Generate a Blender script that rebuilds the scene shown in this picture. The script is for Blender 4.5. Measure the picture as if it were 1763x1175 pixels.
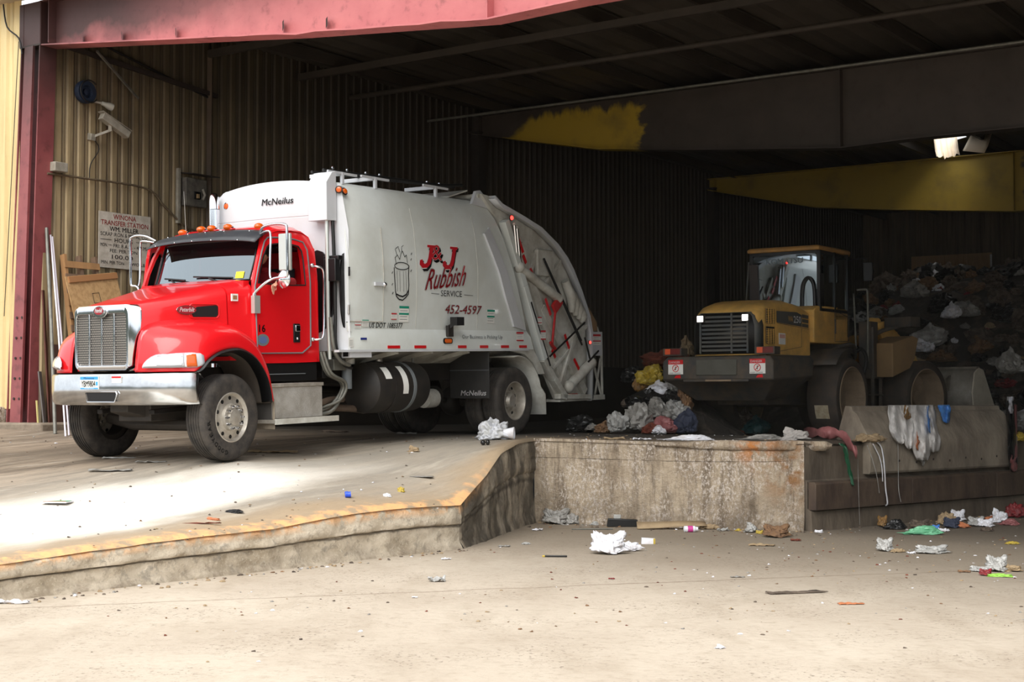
import bpy, bmesh, math, random
import numpy as np
from mathutils import Vector, Matrix, noise
R = math.radians
random.seed(7)
for o in list(bpy.data.objects): bpy.data.objects.remove(o)
C = bpy.context.scene.collection
S = bpy.context.scene
# ---------------------------------------------------------------- camera, sky, sun, exposure
FPX = 2560.0; CX, CY = 881.5, 587.5; EYE = Vector((0, 0, 1.8)); PIT = math.atan(96/2560.0)
cam = bpy.data.objects.new('camera', bpy.data.cameras.new('camera')); C.objects.link(cam)
cam.location = EYE; cam.rotation_euler = (math.pi/2 + PIT, 0, 0)
cam.data.sensor_width = 36; cam.data.lens = FPX/1763*36; cam.data.clip_end = 2000
S.camera = cam
w = bpy.data.worlds.new('overcast_sky'); S.world = w; w.use_nodes = True
nt = w.node_tree; bg = nt.nodes['Background']
tc = nt.nodes.new('ShaderNodeTexCoord'); sep = nt.nodes.new('ShaderNodeSeparateXYZ'); rp = nt.nodes.new('ShaderNodeValToRGB')
nt.links.new(tc.outputs['Generated'], sep.inputs[0]); nt.links.new(sep.outputs[2], rp.inputs[0]); nt.links.new(rp.outputs[0], bg.inputs[0])
rp.color_ramp.elements[0].position = 0.0; rp.color_ramp.elements[0].color = (.80, .86, .92, 1)
rp.color_ramp.elements[1].position = 0.7; rp.color_ramp.elements[1].color = (1, 1, 1, 1)
bg.inputs[1].default_value = 1.12
sun = bpy.data.objects.new('sun', bpy.data.lights.new('sun', 'SUN')); C.objects.link(sun)
sun.data.energy = 2.3; sun.data.angle = R(50); sun.data.color = (1, .97, .92)
sun.rotation_euler = Vector((-.30, -.78, .85)).to_track_quat('Z', 'Y').to_euler()
S.view_settings.view_transform = 'Standard'; S.view_settings.look = 'None'
S.view_settings.exposure = 0.62; S.view_settings.gamma = 1; S.view_settings.use_curve_mapping = False

# ---------------------------------------------------------------- helpers
def tag(o, label=None, cat=None, group=None, kind=None):
    if label: o['label'] = label
    if cat: o['category'] = cat
    if group: o['group'] = group
    if kind: o['kind'] = kind
    return o
def empty(name, mat, label, cat, group=None):
    o = bpy.data.objects.new(name, None); C.objects.link(o); o.matrix_world = mat
    o.empty_display_size = .2
    return tag(o, label, cat, group)
def lin(c):
    return tuple(((x/12.92) if x <= .04045 else ((x+.055)/1.055)**2.4) for x in c)
MATS = {}
def mat(name, col, rough=.6, metal=0., col2=None, scale=4., amt=.5, bump=0., bscale=None, emit=None, alpha=None, spec=None, stretch=None, coat=0, trans=0, detail=5, contrast=(.35, .65)):
    """plain or two-tone noisy principled material; colours are sRGB 0-1"""
    if name in MATS: return MATS[name]
    m = bpy.data.materials.new(name); m.use_nodes = True; n = m.node_tree.nodes; l = m.node_tree.links
    b = n['Principled BSDF']; b.inputs['Base Color'].default_value = (*lin(col), 1)
    b.inputs['Roughness'].default_value = rough; b.inputs['Metallic'].default_value = metal
    if spec is not None: b.inputs['Specular IOR Level'].default_value = spec
    if coat: b.inputs['Coat Weight'].default_value = coat; b.inputs['Coat Roughness'].default_value = .06
    if trans: b.inputs['Transmission Weight'].default_value = trans
    if alpha is not None: b.inputs['Alpha'].default_value = alpha
    if emit: b.inputs['Emission Color'].default_value = (*emit[0], 1); b.inputs['Emission Strength'].default_value = emit[1]
    if col2 or bump:
        tcn = n.new('ShaderNodeTexCoord'); mp = n.new('ShaderNodeMapping'); l.new(tcn.outputs['Object'], mp.inputs[0])
        if stretch: mp.inputs['Scale'].default_value = stretch
    if col2:
        nz = n.new('ShaderNodeTexNoise'); nz.inputs['Scale'].default_value = scale; nz.inputs['Detail'].default_value = detail; nz.inputs['Roughness'].default_value = .65
        l.new(mp.outputs[0], nz.inputs['Vector'])
        rr = n.new('ShaderNodeMapRange'); rr.inputs['From Min'].default_value = contrast[0]; rr.inputs['From Max'].default_value = contrast[1]; rr.inputs['To Max'].default_value = amt
        l.new(nz.outputs[0], rr.inputs[0])
        mx = n.new('ShaderNodeMix'); mx.data_type = 'RGBA'; l.new(rr.outputs[0], mx.inputs[0])
        mx.inputs[6].default_value = (*lin(col), 1); mx.inputs[7].default_value = (*lin(col2), 1)
        l.new(mx.outputs[2], b.inputs['Base Color'])
    if bump:
        n2 = n.new('ShaderNodeTexNoise'); n2.inputs['Scale'].default_value = bscale or scale*3; n2.inputs['Detail'].default_value = 6
        l.new(mp.outputs[0], n2.inputs['Vector'])
        bp = n.new('ShaderNodeBump'); bp.inputs['Strength'].default_value = bump; bp.inputs['Distance'].default_value = .02
        l.new(n2.outputs[0], bp.inputs['Height']); l.new(bp.outputs[0], b.inputs['Normal'])
    MATS[name] = m; return m
def glassy(name, tint, refl=.12, rough=.02, dens=.35):
    """thin pane: transparent tinted + fresnel mirror"""
    if name in MATS: return MATS[name]
    m = bpy.data.materials.new(name); m.use_nodes = True; n = m.node_tree.nodes; l = m.node_tree.links; n.clear()
    out = n.new('ShaderNodeOutputMaterial'); tr = n.new('ShaderNodeBsdfTransparent'); gl = n.new('ShaderNodeBsdfGlossy'); mx = n.new('ShaderNodeMixShader')
    tr.inputs[0].default_value = (*tint, 1); gl.inputs['Roughness'].default_value = rough; gl.inputs['Color'].default_value = (.80, .92, 1, 1)
    lw = n.new('ShaderNodeFresnel'); lw.inputs[0].default_value = 1.5
    ad = n.new('ShaderNodeMath'); ad.operation = 'ADD'; ad.use_clamp = True; ad.inputs[1].default_value = refl
    l.new(lw.outputs[0], ad.inputs[0]); l.new(ad.outputs[0], mx.inputs[0]); l.new(tr.outputs[0], mx.inputs[1]); l.new(gl.outputs[0], mx.inputs[2]); l.new(mx.outputs[0], out.inputs[0])
    MATS[name] = m; return m
V = Vector
class MB:
    def __init__(s): s.v = []; s.f = []; s.m = []; s.ms = []
    def _mi(s, m):
        if m not in s.ms: s.ms.append(m)
        return s.ms.index(m)
    def add(s, vs, fs, m=None):
        k = len(s.v); s.v += [tuple(x) for x in vs]; i = s._mi(m)
        for f in fs: s.f.append([a+k for a in f]); s.m.append(i)
        return s
    def box(s, a, b, m=None):
        x0, y0, z0 = a; x1, y1, z1 = b
        return s.add([(x0,y0,z0),(x1,y0,z0),(x1,y1,z0),(x0,y1,z0),(x0,y0,z1),(x1,y0,z1),(x1,y1,z1),(x0,y1,z1)],
            [(0,3,2,1),(4,5,6,7),(0,1,5,4),(1,2,6,5),(2,3,7,6),(3,0,4,7)], m)
    def bar(s, p, q, w, h, up=(0,0,1), m=None):
        p, q = V(p), V(q); d = (q-p).normalized(); u = V(up); sd = d.cross(u)
        if sd.length < 1e-3: sd = d.cross(V((1,0,0)))
        sd.normalize(); u = sd.cross(d); vs = []
        for e in (p, q):
            for a, b in ((-1,-1),(1,-1),(1,1),(-1,1)): vs.append(e+sd*a*w/2+u*b*h/2)
        return s.add(vs, [(3,2,1,0),(4,5,6,7),(0,1,5,4),(1,2,6,5),(2,3,7,6),(3,0,4,7)], m)
    def tube(s, pts, r, n=8, m=None, cap=True, closed=False):
        pts = [V(p) for p in pts]; N = len(pts); rings = []; prev = None
        rs = r if isinstance(r, (list, tuple)) else [r]*N
        for i, p in enumerate(pts):
            if closed: t = pts[(i+1) % N]-pts[i-1]
            else: t = pts[min(i+1, N-1)]-pts[max(i-1, 0)]
            if t.length < 1e-9: t = V((0,0,1))
            t.normalize()
            if prev is None: a = t.orthogonal().normalized()
            else:
                a = prev-t*prev.dot(t)
                a = a.normalized() if a.length > 1e-6 else t.orthogonal().normalized()
            prev = a; b = t.cross(a)
            rings.append([p+(a*math.cos(2*math.pi*k/n)+b*math.sin(2*math.pi*k/n))*rs[i] for k in range(n)])
        vs = [x for g in rings for x in g]; fs = []
        for i in range(N if closed else N-1):
            j = (i+1) % N
            for k in range(n): fs.append((i*n+k, i*n+(k+1) % n, j*n+(k+1) % n, j*n+k))
        if cap and not closed: fs += [tuple(range(n-1, -1, -1)), tuple((N-1)*n+k for k in range(n))]
        return s.add(vs, fs, m)
    def lathe(s, prof, c, axis, n=32, m=None, cap=True):
        """prof: list of (distance along axis, radius)"""
        ax = V(axis).normalized(); a = ax.orthogonal().normalized(); b = ax.cross(a); c = V(c)
        vs = []; fs = []; N = len(prof)
        for (h, r) in prof:
            for k in range(n):
                t = 2*math.pi*k/n; vs.append(c+ax*h+(a*math.cos(t)+b*math.sin(t))*r)
        for i in range(N-1):
            for k in range(n): fs.append((i*n+k, i*n+(k+1) % n, (i+1)*n+(k+1) % n, (i+1)*n+k))
        if cap and prof[0][1] > 1e-4: fs.append(tuple(range(n-1, -1, -1)))
        if cap and prof[-1][1] > 1e-4: fs.append(tuple((N-1)*n+k for k in range(n)))
        return s.add(vs, fs, m)
    def grid(s, rows, m=None, closed=False):
        nc = len(rows[0]); fs = []
        for i in range(len(rows)-1):
            for k in range(nc if closed else nc-1): fs.append((i*nc+k, i*nc+(k+1) % nc, (i+1)*nc+(k+1) % nc, (i+1)*nc+k))
        return s.add([p for r in rows for p in r], fs, m)
    def loft(s, secs, m=None, cap=True):
        n = len(secs[0]); s.grid(secs, m, closed=True); k = len(s.v)-n*len(secs)
        if cap:
            i = s._mi(m); s.f.append([k+a for a in range(n-1, -1, -1)]); s.m.append(i); s.f.append([k+(len(secs)-1)*n+a for a in range(n)]); s.m.append(i)
        return s
    def prism(s, poly, d, m=None):
        d = V(d); n = len(poly); p = [V(x) for x in poly]
        return s.add(p+[x+d for x in p], [tuple(range(n-1, -1, -1)), tuple(range(n, 2*n))]+[(i, (i+1) % n, n+(i+1) % n, n+i) for i in range(n)], m)
    def ring(s, outer, inner, d, m=None):
        """plate with a hole: outer and inner loops with the same count, thickness vector d"""
        n = len(outer); d = V(d); o = [V(x) for x in outer]; i_ = [V(x) for x in inner]
        vs = o+i_+[x+d for x in o]+[x+d for x in i_]; fs = []
        for k in range(n):
            j = (k+1) % n
            fs += [(k, j, n+j, n+k), (2*n+k, 3*n+k, 3*n+j, 2*n+j), (k, 2*n+k, 2*n+j, j), (n+k, n+j, 3*n+j, 3*n+k)]
        return s.add(vs, fs, m)
    def ball(s, c, r, m=None, seg=12, rg=8, sc=(1,1,1)):
        vs = []; fs = []
        for i in range(rg+1):
            t = math.pi*i/rg
            for k in range(seg):
                p = 2*math.pi*k/seg
                vs.append((c[0]+r*sc[0]*math.sin(t)*math.cos(p), c[1]+r*sc[1]*math.sin(t)*math.sin(p), c[2]+r*sc[2]*math.cos(t)))
        for i in range(rg):
            for k in range(seg): fs.append((i*seg+k, (i+1)*seg+k, (i+1)*seg+(k+1) % seg, i*seg+(k+1) % seg))
        return s.add(vs, fs, m)
    def xf(s, M):
        s.v = [tuple(M @ V(p)) for p in s.v]; return s
    def build(s, name, m=None, parent=None, smooth=30, bevel=0, subd=0, solid=0, uvs=None):
        me = bpy.data.meshes.new(name); me.from_pydata(s.v, [], s.f)
        for x in s.ms: me.materials.append(x or m)
        me.polygons.foreach_set('material_index', s.m)
        bm = bmesh.new(); bm.from_mesh(me); 
        if not uvs: bmesh.ops.remove_doubles(bm, verts=bm.verts, dist=1e-5)
        bmesh.ops.recalc_face_normals(bm, faces=bm.faces); bm.to_mesh(me); bm.free()
        me.update()
        if uvs:
            uv = me.uv_layers.new(name='face')
            for lp in me.loops: uv.data[lp.index].uv = uvs[lp.vertex_index]
        if smooth:
            for p in me.polygons: p.use_smooth = True
            me.set_sharp_from_angle(angle=R(smooth))
        o = bpy.data.objects.new(name, me); C.objects.link(o)
        if parent: o.parent = parent
        if solid:
            q = o.modifiers.new('s', 'SOLIDIFY'); q.thickness = solid; q.offset = 0
        if subd:
            q = o.modifiers.new('d', 'SUBSURF'); q.levels = subd; q.render_levels = subd
        if bevel:
            q = o.modifiers.new('b', 'BEVEL'); q.width = bevel; q.segments = 2; q.limit_method = 'ANGLE'; q.angle_limit = R(40)
        return o
def text_mesh(txt, bold=0., res=2):
    cu = bpy.data.curves.new('lettering', 'FONT'); cu.body = txt; cu.offset = bold; cu.resolution_u = res
    cu.align_x = 'LEFT'
    o = bpy.data.objects.new('lettering', cu); C.objects.link(o)
    bpy.context.view_layer.update()
    dg = bpy.context.evaluated_depsgraph_get()
    me = bpy.data.meshes.new_from_object(o.evaluated_get(dg))
    vs = [tuple(v.co) for v in me.vertices]; fs = [list(p.vertices) for p in me.polygons]
    bpy.data.objects.remove(o); bpy.data.curves.remove(cu); bpy.data.meshes.remove(me)
    return vs, fs
TC = {}
def lettering(mb, txt, org, ex, ey, width, height, m=None, bold=.0, shear=0., fn=None, slope=0.):
    """writes txt so its box starts at org and spans width along ex and height along ey; fn bends the points onto a surface"""
    if txt not in TC: TC[txt] = text_mesh(txt, 0)
    vs, fs = TC[txt]
    if not vs: return mb
    x0 = min(p[0] for p in vs); x1 = max(p[0] for p in vs); y0 = min(p[1] for p in vs); y1 = max(p[1] for p in vs)
    sx = width/(x1-x0); sy = height/max(y1-y0, 1e-6); org = V(org); ex = V(ex).normalized(); ey = V(ey).normalized()
    e = abs(bold)*height*.9; offs = [(0, 0)]
    if bold > 0: offs += [(e*math.cos(k*math.pi/4), e*math.sin(k*math.pi/4)) for k in range(0, 8, 1 if bold > .02 else 2)]
    for ox, oy in offs:
        out = []
        for p in vs:
            a = (p[0]-x0)*sx; b = (p[1]-y0)*sy
            q = org+ex*(a+shear*b+ox)+ey*(b+slope*a+oy)
            out.append(fn(q) if fn else q)
        mb.add(out, fs, m)
    return mb
def outline(poly, w):
    """closed outline strips of a 2D polygon (used for thin printed lines)"""
    return [(poly[i], poly[(i+1) % len(poly)]) for i in range(len(poly))]
def rrect(x0, z0, x1, z1, r, n=4):
    pts = []
    for cx, cz, a0 in ((x1-r, z1-r, 0), (x0+r, z1-r, 90), (x0+r, z0+r, 180), (x1-r, z0+r, 270)):
        for k in range(n+1):
            a = R(a0+90*k/n); pts.append((cx+r*math.cos(a), cz+r*math.sin(a)))
    return pts
def ray(u, v):
    cp, sp = math.cos(PIT), math.sin(PIT); a = (u-CX)/FPX; b = -(v-CY)/FPX
    return V((a, cp-sp*b, sp+cp*b))
def atz(u, v, z): r = ray(u, v); return EYE+r*((z-EYE.z)/r.z)
def atD(u, v, D): r = ray(u, v); return EYE+r*(D/r.y)
def smooth_path(pts, n=6):
    pts = [V(p) for p in pts]; out = []
    for i in range(len(pts)-1):
        p0 = pts[max(i-1, 0)]; p1 = pts[i]; p2 = pts[i+1]; p3 = pts[min(i+2, len(pts)-1)]
        for k in range(n):
            t = k/n; out.append(.5*((2*p1)+(p2-p0)*t+(2*p0-5*p1+4*p2-p3)*t*t+(3*p1-p0-3*p2+p3)*t*t*t))
    return out+[pts[-1]]
# ---------------------------------------------------------------- the place: heights of the raised slab
_ctl = np.array([(-9,8,.12),(-4.52,13.2,.36),(-2.5,15.54,.46),(-.63,17.71,.55),(-.33,18.8,.85),(-.15,19.6,1.09),(.1,20.7,1.19),(.32,21.38,1.2),(3.92,20,1.2),(8,23.5,1.2),
    (-3.35,17.8,1.034),(-5.3,19.12,1.034),(.05,22.95,1.215),(-1.92,24.25,1.215),(-2.6,20.4,1.12),(2.5,24,1.2),(0,27,1.2),(5.6,24.6,1.125),(4.2,25.9,1.125),(7.3,27,1.125),(9,30,1.15),(16,40,1.2),
    (-7,23,1.36),(-7.4,21.8,1.37),(-12,19,1.2),(-14,14,.8),(-1,33,1.25),(3,22,1.2),(1.5,21.5,1.2),(6,23,1.16),(-5,26,1.3)], float)
_n = len(_ctl); _K = np.linalg.norm(_ctl[:, None, :2]-_ctl[None, :, :2], axis=2)
_A = np.zeros((_n+3, _n+3)); _A[:_n, :_n] = _K; _A[:_n, _n] = 1; _A[:_n, _n+1:] = _ctl[:, :2]; _A[_n, :_n] = 1; _A[_n+1:, :_n] = _ctl[:, :2].T
_w = np.linalg.solve(_A, np.r_[_ctl[:, 2], 0, 0, 0])
def hup(x, y):
    d = np.hypot(_ctl[:, 0]-x, _ctl[:, 1]-y); return float(_w[:_n] @ d+_w[_n]+_w[_n+1]*x+_w[_n+2]*y)
def up_at(u, v):
    """point of the raised slab seen at a pixel"""
    r = ray(u, v); t = 8.
    while t < 45:
        p = EYE+r*t
        if p.z < hup(p.x, p.y): break
        t += .02
    return V((p.x, p.y, hup(p.x, p.y)))
BA = V((.562, .827, 0)); BB = V((.827, -.562, 0)); B0 = V((-7, 22, 0))     # building: depth axis, width axis, corner by the column
def bp(s, d, z): return B0+BB*s+BA*d+V((0, 0, z))

# ---- node materials of the setting
def nodemat(name):
    m = bpy.data.materials.new(name); m.use_nodes = True; return m, m.node_tree.nodes, m.node_tree.links
def N(n, t, **k):
    x = n.new('ShaderNode'+t)
    for a, b in k.items():
        if a == 'ins':
            for i, v in b.items(): x.inputs[i].default_value = v
        else: setattr(x, a, b)
    return x
def mixc(n, l, fac, a, b, mode='MIX'):
    x = n.new('ShaderNodeMix'); x.data_type = 'RGBA'; x.blend_type = mode
    for i, v in ((0, fac), (6, a), (7, b)):
        if isinstance(v, (tuple, float, int)): x.inputs[i].default_value = (*lin(v), 1) if isinstance(v, tuple) else v
        else: l.new(v, x.inputs[i])
    return x.outputs[2]
def nzf(n, l, co, scale, lo=.4, hi=.6, detail=6, stretch=None, rough=.6, dist=0.):
    if stretch:
        mp = N(n, 'Mapping'); mp.inputs['Scale'].default_value = stretch; l.new(co, mp.inputs[0]); co = mp.outputs[0]
    z = N(n, 'TexNoise', ins={'Scale': scale, 'Detail': detail, 'Roughness': rough, 'Distortion': dist}); l.new(co, z.inputs['Vector'])
    r = N(n, 'MapRange', ins={'From Min': lo, 'From Max': hi}); r.clamp = True; l.new(z.outputs[0], r.inputs[0]); return r.outputs[0]
def mul(n, l, a, b, op='MULTIPLY'):
    x = N(n, 'Math', operation=op); x.use_clamp = True
    for i, v in ((0, a), (1, b)):
        if isinstance(v, (float, int)): x.inputs[i].default_value = v
        else: l.new(v, x.inputs[i])
    return x.outputs[0]
def rng(n, l, v, a, b, c=0., d=1.):
    r = N(n, 'MapRange', ins={'From Min': a, 'From Max': b, 'To Min': c, 'To Max': d}); l.new(v, r.inputs[0]); return r.outputs[0]
def bumpn(n, l, h, b, st=.4, dist=.02):
    x = N(n, 'Bump', ins={'Strength': st, 'Distance': dist}); l.new(h, x.inputs['Height']); l.new(x.outputs[0], b.inputs['Normal'])

# lower yard: pale tan packed concrete, darker grime, debris and painted roof shade further in
m_yard, n, l = nodemat('yard_concrete'); b = n['Principled BSDF']; co = N(n, 'TexCoord').outputs['Object']
c = mixc(n, l, nzf(n, l, co, .35, .35, .65), (.745, .70, .635), (.67, .62, .555))
c = mixc(n, l, mul(n, l, nzf(n, l, co, 1.6, .5, .75, stretch=(1, .35, 1)), .45), c, (.56, .50, .42))
c = mixc(n, l, mul(n, l, nzf(n, l, co, 9, .52, .7), .3), c, (.50, .44, .36))
sx = N(n, 'SeparateXYZ'); l.new(co, sx.inputs[0])
# trodden-in dirt along the dock wall, with roof shade painted in under the roof
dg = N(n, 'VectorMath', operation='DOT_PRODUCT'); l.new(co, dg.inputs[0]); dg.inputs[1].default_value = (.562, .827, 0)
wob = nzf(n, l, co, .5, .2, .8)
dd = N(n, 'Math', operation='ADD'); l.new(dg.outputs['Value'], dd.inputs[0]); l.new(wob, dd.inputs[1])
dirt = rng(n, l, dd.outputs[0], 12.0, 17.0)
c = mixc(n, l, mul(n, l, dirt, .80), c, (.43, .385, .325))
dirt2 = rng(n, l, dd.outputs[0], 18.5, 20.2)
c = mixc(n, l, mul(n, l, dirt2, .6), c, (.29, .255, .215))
c = mixc(n, l, mul(n, l, mul(n, l, nzf(n, l, co, 26, .58, .66, detail=3), nzf(n, l, co, .9, .45, .6)), .75), c, (.34, .29, .24))
# hairline joint across the yard
mp = N(n, 'Mapping'); mp.inputs['Rotation'].default_value = (0, 0, R(-17)); l.new(co, mp.inputs[0]); s2 = N(n, 'SeparateXYZ'); l.new(mp.outputs[0], s2.inputs[0])
wv = N(n, 'Math', operation='MULTIPLY_ADD', ins={1: .25, 2: 0}); l.new(nzf(n, l, co, 1.2, 0, 1), wv.inputs[0])
ya = N(n, 'Math', operation='ADD'); l.new(s2.outputs[1], ya.inputs[0]); l.new(wv.outputs[0], ya.inputs[1])
for y0 in (13.55, 19.4):
    df = N(n, 'Math', operation='SUBTRACT', ins={1: y0}); l.new(ya.outputs[0], df.inputs[0]); ab = N(n, 'Math', operation='ABSOLUTE'); l.new(df.outputs[0], ab.inputs[0])
    c = mixc(n, l, mul(n, l, rng(n, l, ab.outputs[0], .035, 0.005), .5), c, (.38, .30, .22))
l.new(c, b.inputs['Base Color']); b.inputs['Roughness'].default_value = .85
bumpn(n, l, nzf(n, l, co, 14, .2, .8, detail=8), b, .35, .02)

# raised slab: UV x = distance from the edge in metres, UV y = along
m_slab, n, l = nodemat('slab_concrete'); b = n['Principled BSDF']; tcn = N(n, 'TexCoord'); co = tcn.outputs['Object']; suv = N(n, 'SeparateXYZ'); l.new(tcn.outputs['UV'], suv.inputs[0]); D = suv.outputs[0]; A = suv.outputs[1]
rot = N(n, 'Mapping'); rot.inputs['Rotation'].default_value = (0, 0, R(-56)); l.new(co, rot.inputs[0]); rco = rot.outputs[0]
c = mixc(n, l, nzf(n, l, rco, .8, .35, .65, stretch=(.25, 1, 1)), (.56, .50, .43), (.44, .39, .33))
c = mixc(n, l, mul(n, l, nzf(n, l, rco, 2.2, .48, .60, stretch=(.10, 1, 1), rough=.7), .7), c, (.35, .305, .255))
c = mixc(n, l, mul(n, l, nzf(n, l, rco, 9, .5, .62, stretch=(.09, 1, 1), rough=.75), .55), c, (.29, .25, .21))
c = mixc(n, l, mul(n, l, nzf(n, l, rco, 5, .55, .7, stretch=(.15, 1, 1)), .5), c, (.74, .70, .64))
# pale lime dust band beside the edge
wob = nzf(n, l, rco, 1.1, .2, .8, stretch=(.3, 1, 1))
d2 = N(n, 'Math', operation='MULTIPLY_ADD', ins={1: .8}); l.new(wob, d2.inputs[0]); l.new(D, d2.inputs[2])
nar = N(n, 'Math', operation='MULTIPLY_ADD', ins={1: -.14, 2: .95}); l.new(A, nar.inputs[0]); d3 = N(n, 'Math', operation='ADD'); l.new(nar.outputs[0], d3.inputs[0]); l.new(d2.outputs[0], d3.inputs[1])
band = mul(n, l, rng(n, l, d3.outputs[0], .62, 1.05), rng(n, l, d2.outputs[0], 2.75, 1.95))
rightfade = rng(n, l, A, 13.2, 10.6)
c = mixc(n, l, mul(n, l, mul(n, l, rng(n, l, d2.outputs[0], .5, .9), rng(n, l, d2.outputs[0], 4.2, 2.6)), mul(n, l, rng(n, l, A, 16.8, 14.5), .38)), c, (.76, .74, .69))
c = mixc(n, l, mul(n, l, band, mul(n, l, rightfade, .95)), c, (.93, .91, .87))
edge = rng(n, l, d2.outputs[0], 1.15, .6)
c = mixc(n, l, mul(n, l, edge, .8), c, (.66, .58, .47))
# worn orange kerb paint on the first hand-width
pd = N(n, 'Math', operation='MULTIPLY_ADD', ins={1: .22}); l.new(nzf(n, l, co, 7, .3, .7), pd.inputs[0]); l.new(D, pd.inputs[2])
paint = mul(n, l, rng(n, l, pd.outputs[0], .30, .14), nzf(n, l, co, 4, .42, .54, detail=8))
left = mul(n, l, rng(n, l, A, 14.5, 12.8), .9)
c = mixc(n, l, mul(n, l, paint, left), c, (.90, .68, .46))
# slab blackened inside the hall: its gloom put into the colour
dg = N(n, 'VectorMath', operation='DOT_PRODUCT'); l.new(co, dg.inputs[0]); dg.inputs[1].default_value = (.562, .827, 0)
hall_gloom = rng(n, l, dg.outputs['Value'], 16.0, 19.2)
c = mixc(n, l, mul(n, l, hall_gloom, .9), c, (.17, .15, .125))
l.new(c, b.inputs['Base Color']); b.inputs['Roughness'].default_value = .8
bumpn(n, l, nzf(n, l, rco, 6, .2, .8, detail=8, stretch=(.4, 1, 1)), b, .5, .03)

# board-marked, stained concrete of the dock face
m_conc, n, l = nodemat('stained_concrete'); b = n['Principled BSDF']; co = N(n, 'TexCoord').outputs['Object']
c = mixc(n, l, nzf(n, l, co, 1.2, .35, .65), (.74, .675, .585), (.64, .575, .49))
c = mixc(n, l, mul(n, l, nzf(n, l, co, 5, .45, .62, stretch=(1, 1, .16), rough=.75), .72), c, (.36, .305, .25))
c = mixc(n, l, mul(n, l, nzf(n, l, co, 34, .50, .57, stretch=(1, 1, .6), rough=.75), mul(n, l, nzf(n, l, co, 1.6, .42, .56, detail=8), .8)), c, (.84, .80, .76))
sx = N(n, 'SeparateXYZ'); l.new(co, sx.inputs[0])
low = mul(n, l, rng(n, l, sx.outputs[2], .55, .1), nzf(n, l, co, 2.2, .35, .6))
c = mixc(n, l, mul(n, l, low, .7), c, (.28, .23, .18))
og = N(n, 'VectorMath', operation='DISTANCE'); l.new(co, og.inputs[0]); og.inputs[1].default_value = (3.75, 20.05, .85)
c = mixc(n, l, mul(n, l, rng(n, l, og.outputs['Value'], .62, .1), nzf(n, l, co, 5, .46, .62)), c, (.55, .38, .21))
oc = N(n, 'VectorMath', operation='DISTANCE'); l.new(co, oc.inputs[0]); oc.inputs[1].default_value = (3.3, 20.2, 1.13)
c = mixc(n, l, mul(n, l, rng(n, l, oc.outputs['Value'], .38, .05), nzf(n, l, co, 6, .42, .56)), c, (.74, .48, .25))
l.new(c, b.inputs['Base Color']); b.inputs['Roughness'].default_value = .9
bumpn(n, l, nzf(n, l, co, 11, .2, .8, detail=9, rough=.7), b, .8, .04)

# ramp face, lighter, rough aggregate, orange paint at the brow
m_ramp, n, l = nodemat('ramp_face_concrete'); b = n['Principled BSDF']; tcn = N(n, 'TexCoord'); co = tcn.outputs['Object']; suv = N(n, 'SeparateXYZ'); l.new(tcn.outputs['UV'], suv.inputs[0]); H = suv.outputs[0]; A = suv.outputs[1]
c = mixc(n, l, nzf(n, l, co, 2.2, .35, .65), (.86, .81, .73), (.72, .665, .58))
c = mixc(n, l, mul(n, l, nzf(n, l, co, 9, .5, .66, rough=.7), .5), c, (.46, .40, .33))
c = mixc(n, l, mul(n, l, nzf(n, l, co, 30, .55, .62), .5), c, (.86, .82, .74))
crk = N(n, 'Math', operation='MULTIPLY_ADD', ins={1: .16, 2: -.615}); l.new(nzf(n, l, co, 2.5, .1, .9, detail=8), crk.inputs[0]); cs_ = N(n, 'Math', operation='ADD'); l.new(H, cs_.inputs[0]); l.new(crk.outputs[0], cs_.inputs[1]); ca_ = N(n, 'Math', operation='ABSOLUTE'); l.new(cs_.outputs[0], ca_.inputs[0])
c = mixc(n, l, mul(n, l, rng(n, l, ca_.outputs[0], .045, .008), .7), c, (.30, .26, .21))
c = mixc(n, l, mul(n, l, nzf(n, l, co, 4.5, .55, .66, rough=.8), .5), c, (.62, .60, .56))
foot = mul(n, l, rng(n, l, H, .30, .02), nzf(n, l, co, 6, .3, .6)); c = mixc(n, l, mul(n, l, foot, .6), c, (.44, .38, .31))
return_shade = mul(n, l, rng(n, l, A, 12.6, 12.95), nzf(n, l, co, 2.5, .28, .55, stretch=(1, 1, .4)))  # darkens the dock return: shade of its unlit side painted into the colour
c = mixc(n, l, mul(n, l, return_shade, .82), c, (.17, .15, .12))
top = mul(n, l, rng(n, l, H, .75, .95), nzf(n, l, co, 6, .42, .52, detail=8))
c = mixc(n, l, mul(n, l, mul(n, l, top, .85), rng(n, l, A, 14.2, 12.6)), c, (.90, .68, .46))
l.new(c, b.inputs['Base Color']); b.inputs['Roughness'].default_value = .9
bumpn(n, l, nzf(n, l, co, 9, .2, .8, detail=9, rough=.75), b, .7, .03)

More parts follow.
